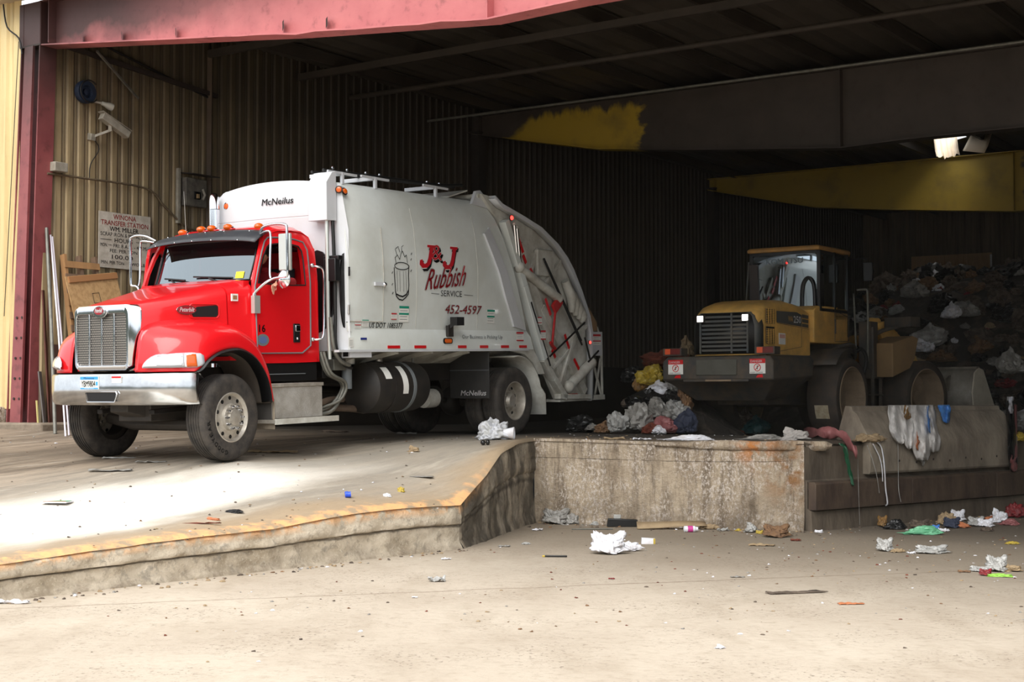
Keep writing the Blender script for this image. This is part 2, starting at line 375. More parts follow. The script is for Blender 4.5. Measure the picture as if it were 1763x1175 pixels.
# ribbed tan steel sheet, streaked; hall gloom painted in with depth along the wall (object x)
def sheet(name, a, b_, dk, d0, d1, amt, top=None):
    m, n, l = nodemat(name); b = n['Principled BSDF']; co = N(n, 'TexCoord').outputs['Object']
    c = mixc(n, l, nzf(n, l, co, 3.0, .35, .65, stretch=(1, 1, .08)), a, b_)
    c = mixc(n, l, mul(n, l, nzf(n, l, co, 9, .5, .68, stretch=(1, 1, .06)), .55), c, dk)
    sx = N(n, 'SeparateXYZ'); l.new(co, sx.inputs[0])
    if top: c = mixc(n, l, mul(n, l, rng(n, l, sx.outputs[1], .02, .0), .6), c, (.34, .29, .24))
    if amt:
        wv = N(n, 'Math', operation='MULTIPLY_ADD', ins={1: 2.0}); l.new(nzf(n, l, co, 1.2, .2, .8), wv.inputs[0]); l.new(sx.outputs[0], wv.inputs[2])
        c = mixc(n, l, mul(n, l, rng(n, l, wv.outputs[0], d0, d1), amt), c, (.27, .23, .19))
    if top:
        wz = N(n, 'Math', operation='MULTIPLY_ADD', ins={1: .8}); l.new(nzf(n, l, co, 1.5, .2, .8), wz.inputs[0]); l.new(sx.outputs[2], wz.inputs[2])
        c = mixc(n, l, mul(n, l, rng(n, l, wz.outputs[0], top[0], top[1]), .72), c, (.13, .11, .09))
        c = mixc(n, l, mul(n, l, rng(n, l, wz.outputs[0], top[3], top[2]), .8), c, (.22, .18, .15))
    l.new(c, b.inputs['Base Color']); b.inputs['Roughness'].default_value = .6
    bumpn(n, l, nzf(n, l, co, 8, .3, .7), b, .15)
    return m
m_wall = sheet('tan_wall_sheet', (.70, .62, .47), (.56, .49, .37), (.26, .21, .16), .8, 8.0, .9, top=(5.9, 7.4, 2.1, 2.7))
m_ext = sheet('yellow_siding', (.84, .755, .56), (.77, .685, .49), (.60, .51, .34), 0, 1, 0)
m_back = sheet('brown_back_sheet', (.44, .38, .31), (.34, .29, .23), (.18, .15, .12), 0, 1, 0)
m_redst = None
# red oxide steel with soot and yellow paint splashes
def steel(name, a, b_, soot, yel=None, dark=None):
    m, n, l = nodemat(name); b = n['Principled BSDF']; co = N(n, 'TexCoord').outputs['Object']
    c = mixc(n, l, nzf(n, l, co, 1.5, .35, .65), a, b_)
    sx = N(n, 'SeparateXYZ'); l.new(co, sx.inputs[0]); X, Z = sx.outputs[0], sx.outputs[2]
    wz = N(n, 'Math', operation='MULTIPLY_ADD', ins={1: .5}); l.new(nzf(n, l, co, 1.3, .2, .8), wz.inputs[0]); l.new(Z, wz.inputs[2])
    if soot:
        f = mul(n, l, rng(n, l, wz.outputs[0], soot[0], soot[1]), rng(n, l, X, soot[2], soot[3]))
        c = mixc(n, l, mul(n, l, f, .92), c, (.20, .15, .14))
    c = mixc(n, l, mul(n, l, nzf(n, l, co, 6, .56, .7), .35), c, (.22, .13, .11))
    for (x0, x1, ztop, ec) in (yel or []):
        wx = N(n, 'Math', operation='MULTIPLY_ADD', ins={1: .55}); l.new(nzf(n, l, co, 3.5, .2, .8, stretch=(.5, 1, 1), detail=8), wx.inputs[0]); l.new(X, wx.inputs[2])
        zz = N(n, 'Math', operation='MULTIPLY_ADD', ins={1: .35}); l.new(nzf(n, l, co, 5, .2, .8, stretch=(1, 1, .3), detail=8), zz.inputs[0]); l.new(Z, zz.inputs[2])
        wl = N(n, 'Math', operation='MULTIPLY_ADD', ins={1: -1.3, 2: 9.1}); l.new(Z, wl.inputs[0]); wa = N(n, 'Math', operation='ADD'); l.new(wl.outputs[0], wa.inputs[0]); l.new(wx.outputs[0], wa.inputs[1])
        f = mul(n, l, mul(n, l, rng(n, l, wa.outputs[0], x0, x0+.25), rng(n, l, wx.outputs[0], x1, x1-.12)), rng(n, l, zz.outputs[0], ztop, ztop-.12))
        c = mixc(n, l, mul(n, l, f, nzf(n, l, co, 1.2, .1, .5)), c, ec)
    l.new(c, b.inputs['Base Color']); b.inputs['Roughness'].default_value = .55
    bumpn(n, l, nzf(n, l, co, 5, .2, .8), b, .15)
    return m
m_beam1 = steel('pink_red_beam_paint', (.74, .44, .44), (.68, .38, .39), (7.0, 7.4, 6.5, 1.5))
m_col = steel('red_column_paint', (.56, .30, .30), (.48, .24, .25), (5.6, 7.2, 3, 2))
m_beam2 = steel('brown_beam_paint', (.275, .24, .215), (.23, .20, .175), None, [(1.0, 4.4, 7.72, (.70, .585, .16))])
m_beam3 = steel('far_beam_paint', (.26, .215, .19), (.21, .175, .15), None, [(-1.2, 8.8, 8.4, (.62, .52, .15))])
m_dark = mat('sooty_steel', (.15, .12, .11), .7, col2=(.24, .20, .17), scale=3)
m_purl = mat('sooty_purlin_steel', (.25, .22, .19), .7, col2=(.15, .13, .11), scale=2)
m_roof = mat('sooty_roof_sheet', (.34, .31, .28), .6, col2=(.22, .20, .18), scale=.8)
m_trim = mat('beige_trim_metal', (.70, .64, .56), .5, col2=(.50, .44, .38), scale=3)

def struct(o): o['kind'] = 'structure'; return o
# ---- lower yard
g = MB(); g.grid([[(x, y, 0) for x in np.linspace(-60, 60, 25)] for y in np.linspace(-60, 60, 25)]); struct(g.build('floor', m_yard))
# ---- raised slab
EDGE = [(-9.0, 8.0), (-4.52, 13.2), (-2.5, 15.54), (-.63, 17.71), (-.33, 18.8), (-.15, 19.6), (.1, 20.7), (.32, 21.38), (2.2, 20.66), (3.92, 20.0), (4.7, 20.67), (8.08, 23.55), (12.5, 27.3), (20, 33.7)]
BACK = [(-20, 14), (-16, 20), (-12, 24), (-9, 28), (-6, 32), (-4, 35), (-2, 37), (0, 40), (3, 44), (5, 46), (7, 48), (12, 50), (18, 52), (26, 54)]
def resample(P, Q, k):
    a, b, al = [], [], [0]
    for i in range(len(P)-1):
        n_ = max(1, int(math.dist(P[i], P[i+1])/k))
        for j in range(n_):
            t = j/n_; a.append((P[i][0]*(1-t)+P[i+1][0]*t, P[i][1]*(1-t)+P[i+1][1]*t)); b.append((Q[i][0]*(1-t)+Q[i+1][0]*t, Q[i][1]*(1-t)+Q[i+1][1]*t))
    a.append(P[-1]); b.append(Q[-1])
    for i in range(1, len(a)): al.append(al[-1]+math.dist(a[i-1], a[i]))
    return a, b, al
ea, eb, al = resample(EDGE, BACK, .22)
ws = [0, .004, .008, .014, .02, .028, .038, .05, .065, .08, .1, .13, .16, .2, .25, .3, .37, .45, .55, .7, .85, 1]
rows = []; uvs = []
ROUND = .05
for i in range(len(ea)):
    r_ = []
    for w_ in ws:
        x = ea[i][0]*(1-w_)+eb[i][0]*w_; y = ea[i][1]*(1-w_)+eb[i][1]*w_
        dist = math.dist(ea[i], eb[i])*w_; z = hup(x, y)+.006*noise.noise(V((x*3, y*3, 0)))
        if w_ == 0:
            z -= ROUND*.75; q_ = math.dist(ea[i], eb[i]); x += (ea[i][0]-eb[i][0])/q_*.03; y += (ea[i][1]-eb[i][1])/q_*.03
        r_.append((x, y, z)); uvs.append((dist, al[i]))
    rows.append(r_)
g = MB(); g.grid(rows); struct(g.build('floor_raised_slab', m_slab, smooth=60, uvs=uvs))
# ---- faces below the slab edge: the ramp side, the return and the dock face
def face_wall(name, i0, i1, m, split, proud, thick=.35, rough=.03):
    pts, _, _ = resample(EDGE[i0:i1+1], EDGE[i0:i1+1], .07)
    base_al = 0
    for k in range(i0): base_al += math.dist(EDGE[k], EDGE[k+1])
    rows = []; info = []; a_ = base_al
    for k, p in enumerate(pts):
        q0 = V(pts[max(k-1, 0)]); q1 = V(pts[min(k+1, len(pts)-1)]); t = (q1-q0).normalized(); nn = V((t.y, -t.x))
        if k: a_ += math.dist(pts[k], pts[k-1])
        h = hup(*p)-ROUND*.6; r_ = []
        zs = [(-.1, .06), (0, .05), (.06, .03), (.12, .01), (.18, 0), (.25, 0), (.32, 0), (.4, 0), ((.4+split)/2, 0), (split-.03, 0), (split-.005, -.012), (split+.02, proud), (split+.06, proud+.006), (split+.1, proud+.01), ((split+.9)/2, proud+.004), (.80, proud), (.90, proud-.002), (.96, proud*.6-.01), (1.0, -.012)]
        for (f, off) in zs:
            z = f*h; q = V((p[0], p[1], z)); e = rough*noise.noise(q*4)+rough*.7*noise.noise(q*11)+rough*.5*noise.noise(q*26)
            if f == 1.0: e = 0
            q = q+V((nn.x, nn.y, 0))*(off+e); r_.append(tuple(q)); info.append((f, a_))
        r_.append((p[0]-nn.x*thick, p[1]-nn.y*thick, h-.05)); info.append((1, a_))
        rows.append(r_)
    g = MB(); g.grid(rows, m); return struct(g.build(name, m, smooth=50, uvs=info))
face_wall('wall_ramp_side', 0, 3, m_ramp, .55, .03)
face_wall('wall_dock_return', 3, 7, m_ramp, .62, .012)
face_wall('wall_dock_face', 7, 9, m_conc, .93, .008, rough=.012)
# thicker broken lip along the right of the dock face
lip = MB(); rr = []
for k in range(24):
    t = k/23; p = V((2.0+t*2.35, 20.74-t*.90+(.0 if t < .75 else (t-.75)*1.5), 0)); r_ = []
    for a in range(9):
        an = -math.pi/2+math.pi*a/8; rad = .085+.022*noise.noise(V((t*6, a, 0))); r_.append((p.x-.36*rad*math.cos(an)*.85, p.y-.93*rad*math.cos(an)*.85-.0, 1.135+rad*math.sin(an)*.8*(1 if k < 23 else .3)*(min(1, .35+t*2))))
    rr.append(r_)
lip.grid(rr); struct(lip.build('trim_dock_lip', m_conc, smooth=60))
# ---- stepped pushwall on the right: concrete, steel-faced rail, leaning block
P3 = V((3.92, 20.0, 0)); D3 = V((.761, .649, 0)); N3 = V((.649, -.761, 0))
def p3(t, o_, z): return P3+D3*t+N3*o_+V((0, 0, z))
m_pw = mat('grimy_brown_concrete', (.43, .385, .33), .85, col2=(.27, .235, .20), scale=2.2, stretch=(1, 1, .35), bump=.6, bscale=12, amt=.9)
m_rail = mat('dirty_rail_steel', (.24, .19, .165), .7, metal=.1, col2=(.38, .32, .26), scale=3, stretch=(1, 1, .5), bump=.4, bscale=15, amt=.8)
m_blk = mat('scuffed_block_concrete', (.56, .52, .46), .85, col2=(.36, .32, .28), scale=2.0, stretch=(1, 1, .45), bump=.6, bscale=14, amt=.9)
g = MB(); secs = []
for k in range(41):
    t = .02+k*.42; secs.append([tuple(p3(t, o_+.012*noise.noise(V((t*2, z*3, 0))), z)) for o_, z in ((-.3, -.05), (.12, -.05), (.10, .26), (.03, .3), (.03, .66), (.0, .68), (.0, 1.12), (-.05, 1.16), (-.3, 1.15))])
g.loft(secs); struct(g.build('wall_push_base', m_pw))
g = MB()
for k in range(7):
    t0 = .03+k*2.2; g.prism([p3(t0, .04, .28), p3(t0, .17, .28), p3(t0, .17, .63), p3(t0, .14, .655), p3(t0, .04, .655)], D3*2.19)
struct(g.build('trim_push_rail', m_rail, bevel=.006))
blk = MB(); secs = []
for k in range(15):
    t = 1.30+k*.27
    sl = .0 if k else .0
    secs.append([tuple(p3(t+(.0 if z < 1.3 else (.0)), o_+.008*noise.noise(V((t*3, z*4, 1))), z)) for o_, z in ((-.45, .72), (.10, .72), (.12, .75), (.13, 1.17), (.11, 1.21), (-.10, 1.56), (-.17, 1.60), (-.19, 1.66), (-.30, 1.67), (-.45, 1.2))])
blk.loft(secs)
for k in range(9):
    q = p3(1.55+k*.42, .128, .86+.03*(k % 2)); blk.lathe([(0, .018), (.006, .018), (.007, 0)], q, N3, 8, m_dark)
tag(blk.build('concrete_block', m_blk, bevel=.008), 'sloping concrete barrier block with plastic bags hung over it, on top of the right-hand wall', 'barrier')

# ---- building shell
def ribbed(name, org, ex, L, z0, z1, nrm, m, pitch=.305, deep=.035, xloc=False, zt=None, minor=True, lean=0.):
    """ribbed sheet from org along ex; object axes: x along, z up"""
    prof = []; s_ = 0
    while s_ < L:
        for a, d in ((0, 0), (.03, deep), (.16, deep), (.19, 0), (.24, 0), (.25, deep*.3), (.28, deep*.3), (.29, 0)):
            if d and not minor and abs(d-deep*.3) < 1e-6: d = 0
            if s_+a*pitch/.305 <= L: prof.append((s_+a*pitch/.305, d))
        s_ += pitch
    prof.append((L, 0))
    g = MB(); zt = zt or (lambda s: z1)
    g.grid([[(a, d, z0) for a, d in prof], [(a+lean*0, d, zt(a)) for a, d in prof]])
    ex = V(ex).normalized(); ny = V(nrm).normalized()
    o = g.build(name, m, smooth=0, solid=.004)
    M = Matrix((( ex.x, ny.x, 0, org[0]), (ex.y, ny.y, 0, org[1]), (0, 0, 1, org[2] if len(org) > 2 else 0), (0, 0, 0, 1))); o.matrix_world = M
    return struct(o)
ROOFZ = lambda s: 7.62+.02*s
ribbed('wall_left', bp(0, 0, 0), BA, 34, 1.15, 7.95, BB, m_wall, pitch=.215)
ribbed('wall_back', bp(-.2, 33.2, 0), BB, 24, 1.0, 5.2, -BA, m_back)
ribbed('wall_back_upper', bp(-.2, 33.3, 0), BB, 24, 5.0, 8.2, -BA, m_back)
ribbed('wall_back_lit_strip', bp(1.75, 33.05, 0), BB, 2.6, 5.85, 6.36, -BA, mat('skylit_tan_sheet', (.74, .60, .44), .6))  # lighter strip: skylight on the far wall painted as a paler sheet
struct(MB().bar(bp(4.34, 33.0, 5.7), bp(4.34, 33.0, 6.3), .05, .05, up=(0, 1, 0)).build('trim_back_post', mat('white_post', (.95, .95, .95), .6)))
ribbed('wall_outside', bp(-9.35, -.12, 0), BB, 9.0, 1.62, 9.2, -BA, m_ext)
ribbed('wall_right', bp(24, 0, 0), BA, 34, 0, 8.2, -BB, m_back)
g = MB(); g.prism([bp(-9.4, -.22, .9), bp(-.62, -.22, .9), bp(-.62, .15, .9), bp(-9.4, .15, .9)], (0, 0, .75)); struct(g.build('baseboard_outside', m_conc, bevel=.02))
g = MB(); g.prism([bp(-.7, -.45, 1.0), bp(.55, -.38, 1.0), bp(.55, 1.6, 1.0), bp(-.7, 1.6, 1.0)], (0, 0, .42)); struct(g.build('trim_column_plinth', mat('grey_worn_concrete', (.52, .47, .41), .9, col2=(.36, .32, .27), scale=5, bump=.6), bevel=.03))
# roof deck with ribs, purlins
g = MB(); L_ = 33.4; nn_ = 110
rows = []; ds_ = list(np.linspace(-.3, L_, 34))
for k in range(nn_+1):
    s_ = -.3+k*24.5/nn_; d_ = .0 if k % 2 else .04
    rows.append([tuple(bp(s_, dd_, ROOFZ(s_)+.22+d_)) for dd_ in ds_])
g.grid(rows); keep = [i for i, f in enumerate(g.f) if not (6.55 < sum((V(g.v[a])-B0).dot(BB) for a in f)/4 < 7.35 and 19.3 < sum((V(g.v[a])-B0).dot(BA) for a in f)/4 < 20.7)]
g.f = [g.f[i] for i in keep]; g.m = [g.m[i] for i in keep]
struct(g.build('ceiling', m_roof, smooth=0, solid=.01))
for k in range(13):
    s_ = .9+k*1.75; g = MB(); z = ROOFZ(s_)
    # Z purlins run front to back... girts of the roof
    g.bar(bp(s_, 0, z+.1), bp(s_, L_-.3, z+.1), .02, .2); g.bar(bp(s_+.03, 0, z+.19), bp(s_+.03, L_-.3, z+.19), .07, .015); g.bar(bp(s_-.03, 0, z+.01), bp(s_-.03, L_-.3, z+.01), .07, .015)
    struct(g.build('ceiling_purlin', m_purl))
def frame(name, d, m, pts, top, fl=.3, xoff=0):
    """tapered rigid-frame girder at depth d; pts: bottom (s, z)"""
    g = MB(); n_ = len(pts)
    g.prism([(s, 0, z) for s, z in pts]+[(pts[-1][0], 0, top(pts[-1][0])), (pts[0][0], 0, top(pts[0][0]))], (0, .02, 0), m)
    for i in range(n_-1):
        a, c_ = pts[i], pts[i+1]; k = max(1, int((c_[0]-a[0])/.3)); prev = None
        row0 = []; row1 = []; row2 = []; row3 = []
        for j in range(k+1):
            t = j/k; s_ = a[0]*(1-t)+c_[0]*t; z = a[1]*(1-t)+c_[1]*t
            dz = .035*noise.noise(V((s_*2.2, d, 3))) if (d < 1 and 3.4 < s_ < 7.6) else 0
            row0.append((s_, -fl/2, z-.02+dz)); row1.append((s_, fl/2, z-.02)); row2.append((s_, fl/2, z)); row3.append((s_, -fl/2, z+dz))
        g.grid([row0, row1, row2, row3, row0], m)
    g.bar((pts[0][0], .01, top(pts[0][0])), (pts[-1][0], .01, top(pts[-1][0])), fl, .02, m=m)
    for s_ in (8.2, .3):
        zb = [p for p in pts if abs(p[0]-s_) < 1.2] ; zb = min(pts, key=lambda p: abs(p[0]-s_))[1]
        g.bar((s_, -.07, zb), (s_, -.07, top(s_)), .015, .14, up=(0, 1, 0), m=m)
    if d < 1:
        for s_ in (.9, 1.75, 2.85, 4.85, 5.6):
            z = 6.98-(s_-.15)*.0935+.03; g.add([(s_, -.02, z), (s_+.10, -.10, z+.02), (s_+.10, -.10, z+.13), (s_, -.02, z+.13)], [(0, 1, 2, 3)], m_dark)
    o = g.build(name, m); ex, ny = BB, BA
    o.matrix_world = Matrix(((ex.x, ny.x, 0, bp(0, d, 0).x), (ex.y, ny.y, 0, bp(0, d, 0).y), (0, 0, 1, 0), (0, 0, 0, 1)))
    return struct(o)
BOT = [(.1, 7.02), (3.15, 6.70), (5.2, 6.49), (8.2, 6.24), (9.4, 6.28), (16, 6.30), (24, 7.0)]
frame('ceiling_beam_front', 0, m_beam1, BOT, lambda s: 7.66)
frame('ceiling_beam_middle', 10.9, m_beam2, [(.1, 7.30)]+BOT[1:], lambda s: 7.66)
frame('ceiling_beam_rear', 21.8, m_beam3, [(.1, 7.38)]+BOT[1:], lambda s: 7.66)
# columns (I-section, leaning slightly as in the photo)
def column(d, z0, z1, s0b, s1b, s0t, s1t, m, nm):
    g = MB()
    def q(f, s, y, z): return (s, y, z)
    for (sa_b, sa_t) in ((s0b, s0t), (s1b, s1t)):
        g.loft([[(sa_b-.01, -.15, z0), (sa_b+.01, -.15, z0), (sa_b+.01, .15, z0), (sa_b-.01, .15, z0)], [(sa_t-.01, -.15, z1), (sa_t+.01, -.15, z1), (sa_t+.01, .15, z1), (sa_t-.01, .15, z1)]], m)
    g.loft([[(s0b, -.01, z0), (s1b, -.01, z0), (s1b, .01, z0), (s0b, .01, z0)], [(s0t, -.01, z1), (s1t, -.01, z1), (s1t, .01, z1), (s0t, .01, z1)]], m)
    g.box((s0t-.03, -.16, z1), (s1t+.03, .16, z1+.025), m_dark)
    if d < 1:   # channel guard on the face of the column
        g.loft([[(s0b+.1, -.17, z0), (s1b-.12, -.19, z0), (s1b-.12, -.15, z0), (s0b+.1, -.15, z0)], [(s0t+.1, -.17, z1), (s1t-.1, -.19, z1), (s1t-.1, -.15, z1), (s0t+.1, -.15, z1)]], m)
        g.box((s0t-.05, -.15, z1+.025), (s1t+.02, -.13, 7.66), m); g.box((s0t+.02, -.155, z1+.02), (s0t+.05, .15, 7.66), m); g.box((s1t-.02, -.155, z1+.02), (s1t+.01, .15, 7.66), m)
        for k in range(10):
            zz = z0+.35+(k//2)*.3; g.lathe([(0, .02), (.02, .02), (.021, 0)], (s0b+.2+(k % 2)*.12+(zz-z0)*.04, -.175, zz), (0, -1, 0), 6, m_dark)
    o = g.build(nm, m); o.matrix_world = Matrix(((BB.x, BA.x, 0, bp(0, d, 0).x), (BB.y, BA.y, 0, bp(0, d, 0).y), (0, 0, 1, 0), (0, 0, 0, 1)))
    return struct(o)
column(0, 1.42, 7.0, -.54, -.05, -.30, .12, m_col, 'trim_column_front')
column(10.9, 1.0, 7.3, .0, .3, .0, .3, m_dark, 'trim_column_middle')
column(21.8, 1.0, 7.4, .0, .3, .0, .3, m_dark, 'trim_column_rear')
g = MB(); g.bar(bp(-.80, -.35, 7.80), bp(20, -.35, 7.80), .5, .12); g.bar(bp(-.80, -.50, 7.72), bp(20, -.50, 7.72), .12, .1); struct(g.build('trim_eave', m_trim, bevel=.01))
g = MB(); g.prism([bp(-9.4, -.2, 7.74), bp(-.35, -.2, 7.74), bp(-.35, -.3, 7.74), bp(-9.4, -.3, 7.74)], (0, 0, .25)); struct(g.build('trim_eave_outside', m_trim))
# side-wall girts and pipes
def pipe(name, pts, r, m, label, cat='pipe', n=8, sm=4):
    g = MB(); g.tube(smooth_path(pts, sm), r, n); o = g.build(name, m, smooth=60); return tag(o, label, cat)
m_galv = mat('galvanised_pipe', (.50, .50, .47), .5, metal=.4, col2=(.32, .30, .27), scale=8)
m_cable = mat('black_cable', (.09, .08, .08), .6)
m_cond = mat('dirty_conduit', (.42, .36, .28), .6, col2=(.24, .20, .16), scale=8)
struct(MB().bar(bp(.09, .2, 7.1), bp(.09, 3.5, 6.85), .06, .07).build('trim_wall_girt', m_dark))
struct(MB().bar(bp(.09, 3.33, 4.6), bp(.09, 3.33, 7.6), .08, .08, up=(0, 1, 0)).build('trim_wall_post', mat('brown_strip', (.34, .28, .22), .7, col2=(.2, .16, .13), scale=3)))

# thin dust haze hanging in the hall
m_hz = bpy.data.materials.new('dust_haze'); m_hz.use_nodes = True; n = m_hz.node_tree.nodes; l = m_hz.node_tree.links; n.clear()
vs = N(n, 'VolumeScatter'); vs.inputs['Density'].default_value = .0016; vs.inputs['Color'].default_value = (1, .97, .86, 1); ou = N(n, 'OutputMaterial'); l.new(vs.outputs[0], ou.inputs['Volume'])
g = MB(); g.prism([bp(.2, .3, .02), bp(23.5, .3, .02), bp(23.5, 32.8, .02), bp(.2, 32.8, .02)], (0, 0, 7.5)); o = g.build('haze', m_hz, smooth=0); tag(o, 'thin pale dust haze hanging in the whole hall under the roof', 'haze', kind='stuff')

g = MB(); g.prism([bp(.05, 1.55, 1.0), bp(.05, 33, 1.0), bp(.20, 33, 1.0), bp(.20, 1.55, 1.0)], (0, 0, 1.5)); struct(g.build('baseboard_left', mat('sooty_kick_wall', (.20, .175, .15), .85, col2=(.28, .25, .21), scale=2)))
# ---------------------------------------------------------------- refuse truck (x forward, y to its left, z up)
tf = V((-0.55168752, -0.83351969, -0.02976244)).normalized(); tl = V((0, 0, 1)).cross(tf).normalized(); tu = tf.cross(tl)
TO = V((-4.32623355, 18.46418545, 1.03386898))
TM = Matrix(((tf.x, tl.x, tu.x, TO.x), (tf.y, tl.y, tu.y, TO.y), (tf.z, tl.z, tu.z, TO.z), (0, 0, 0, 1)))
truck = empty('garbage_truck', TM, 'rear-loading refuse truck with red cab and white body, leaving the hall down the ramp', 'garbage truck')
m_red = mat('cab_red_paint', (.85, .09, .12), .28, coat=.6, spec=.4)
m_rdk = mat('red_inner', (.55, .04, .06), .4)
m_wht = mat('white_truck_paint', (.79, .80, .82), .35, col2=(.74, .74, .73), scale=1.5, amt=.5, coat=.3)
m_gry = mat('dusty_white_body_paint', (.86, .88, .87), .36, col2=(.77, .78, .75), scale=1.2, amt=.7, coat=.25)
m_gdt = mat('grimy_white_steel', (.80, .80, .77), .5, col2=(.56, .53, .48), scale=3.2, amt=.7)
m_mshell = mat('satin_mirror_shell', (.80, .82, .80), .35, metal=.6)
m_chr = mat('polished_chrome', (.86, .87, .89), .09, metal=1)
m_chb = mat('brushed_bumper', (.82, .83, .84), .16, metal=1, col2=(.62, .62, .62), scale=3, amt=.5, bump=.06, bscale=5)
m_alu = mat('cast_aluminium', (.80, .78, .74), .4, metal=.6, col2=(.62, .58, .53), scale=9, amt=.6)
m_blk = mat('black_plastic', (.055, .055, .06), .45)
m_chs = mat('dirty_black_chassis', (.09, .085, .08), .6, col2=(.20, .17, .14), scale=4)
m_tyr = mat('dusty_tyre_rubber', (.17, .16, .155), .8, col2=(.30, .275, .25), scale=7, amt=.8, bump=.3, bscale=30)
m_dip = mat('diamond_plate', (.80, .79, .77), .4, metal=.45, col2=(.58, .55, .50), scale=5, amt=.6, bump=.5, bscale=60)
m_amb = mat('amber_lens', (.80, .33, .04), .2, emit=((1, .3, .02), .03), coat=.5)
m_ref = mat('red_reflector', (.80, .08, .10), .3)
m_redl = mat('lit_red_lamp', (.9, .05, .05), .3, emit=((1, .04, .03), 3.0))
m_lens = mat('headlamp_lens', (.88, .90, .93), .12, coat=.8, metal=.3)
m_glass = glassy('cab_glass', (.055, .075, .085), .25)
m_mir = mat('mirror_glass', (.85, .9, .9), .04, metal=1)
m_rubb = mat('black_rubber_hose', (.07, .07, .07), .55)
m_ink = mat('black_print', (.07, .07, .08), .5); m_inkr = mat('red_print', (.72, .10, .15), .4); m_inkw = mat('white_print', (.92, .92, .92), .5)
m_grn = mat('green_sticker', (.10, .55, .45), .5); m_stk = mat('white_sticker', (.90, .90, .88), .5)
m_cg = mat('worn_grey_print', (.42, .44, .45), .6)

# ---- hood
def hood_sec(x, w, zc, zs, zb):
    r_ = []
    for a in range(-10, 11):
        t = a/10; y = w*math.copysign(1-(1-abs(t))**1.6, t) if abs(t) < 1 else math.copysign(w, t)
        r_.append((y, abs(t)))
    out = [(x, -w*1.03, zb)]
    for k in range(17):
        an = math.pi*(1-k/16); c = math.cos(an); s_ = math.sin(an)
        y = w*math.copysign(abs(c)**.34, c) if abs(c) > 1e-6 else 0
        z = zs-.16+(.16+(zc-zs))*abs(s_)**.6
        out.append((x, y, z))
    out.append((x, w*1.03, zb)); return out
g = MB()
secs = [hood_sec(.88, .49, 1.865, 1.845, 1.10), hood_sec(.80, .53, 1.90, 1.87, 1.10), hood_sec(.5, .62, 1.97, 1.93, 1.15), hood_sec(.15, .73, 2.05, 1.99, 1.25), hood_sec(-.15, .82, 2.12, 2.05, 1.3), hood_sec(-.27, .855, 2.15, 2.08, 1.3)]
g.loft(secs); hood = g.build('hood', m_red, truck, smooth=45)
g = MB(); g.loft([hood_sec(-.275, .84, 2.13, 2.06, 1.25), hood_sec(-.285, .84, 2.13, 2.06, 1.25)], m_blk)
g.loft([hood_sec(-.29, .86, 2.16, 2.09, 1.2), hood_sec(-.45, .90, 2.19, 2.13, 1.2), hood_sec(-.62, .95, 2.22, 2.16, 1.2)])
g.box((-.62, -.9, 2.0), (-.52, .9, 2.19)); cowl = g.build('cowl', m_red, truck, smooth=45)
# side vents and their ovals, grille crown emblem
def oval(c, ex, ey, a, b, n=24): return [V(c)+V(ex)*a*math.cos(2*math.pi*k/n)+V(ey)*b*math.sin(2*math.pi*k/n) for k in range(n)]
def emblem(c, ex, ey, a, b, par, nrm):
    nr = V(nrm); g = MB()
    g.prism(oval(c, ex, ey, a, b), nr*.012, m_chr); g.prism(oval(V(c)+nr*.012, ex, ey, a*.92, b*.86), nr*.003, mat('emblem_red', (.55, .06, .12), .3))
    lettering(g, 'Peterbilt', V(c)+nr*.017-V(ex)*a*.74-V(ey)*b*.38, ex, ey, a*1.45, b*.95, m_inkw, bold=.02, shear=.2)
    o = g.build('emblem', m_chr, par, smooth=0); return o
for sd in (1, -1):
    def hp(x, z, off=.0): # point on hood flank
        wv = np.interp(-x, [-.915, -.8, -.5, -.15, .15, .27], [.49, .53, .62, .73, .82, .855]); return V((x, sd*(wv+off), z))
    pv = [(.17, 1.735), (-.12, 1.735), (-.145, 1.76), (-.145, 1.86), (-.12, 1.875), (.12, 1.855), (.19, 1.79)]
    g = MB(); ps = [hp(x, z, .004) for x, z in pv]; g.prism(ps, (0, sd*.012, 0), m_blk)
    pr = rrect(-.16, 1.72, .22, 1.89, .05); g.tube([hp(x, z, .012) for x, z in pr], .008, 6, m_red, closed=True)
    g.build('side_vent', m_blk, hood)
    ex = (hp(.1, 1.8)-hp(.4, 1.8)).normalized()
    emblem(hp(.26, 1.815, .012), ex if sd > 0 else -ex, V((0, 0, 1)), .13, .055, hood, (0, sd, 0))
    g = MB(); q = V((-.36, sd*.895, 1.98)); g.box((q.x-.06, q.y-.004 if sd > 0 else q.y-.012, q.z-.05), (q.x+.05, q.y+.012 if sd > 0 else q.y+.004, q.z+.04), m_stk)
    g.box((q.x-.04, q.y-.006 if sd > 0 else q.y-.014, q.z-.03), (q.x+.03, q.y+.015 if sd > 0 else q.y+.006, q.z+.02), mat('badge_copper', (.62, .45, .30), .4)); g.build('cowl_badge', m_stk, cowl)
# ---- grille surround, mesh, bars
g = MB(); out = rrect(-.50, 1.09, .50, 1.88, .09, 5); inn = rrect(-.43, 1.165, .43, 1.775, .045, 5)
inn = [(y, z if z < 1.6 else z-.0) for y, z in inn]
Fo = [V((.935-.04*(abs(y) > .42), y, z)) for y, z in out]; Fi = [V((.955, y, z)) for y, z in inn]; Bo = [V((.80, y*1.06, z)) for y, z in out]
mid = [V((.955, y*.93, 1.485+(z-1.485)*.95)) for y, z in out]
nq = len(out); g.grid([[Bo[k] for k in range(nq)], [Fo[k] for k in range(nq)], mid, Fi, [p-V((.05, 0, 0)) for p in Fi]], m_chr, closed=True)
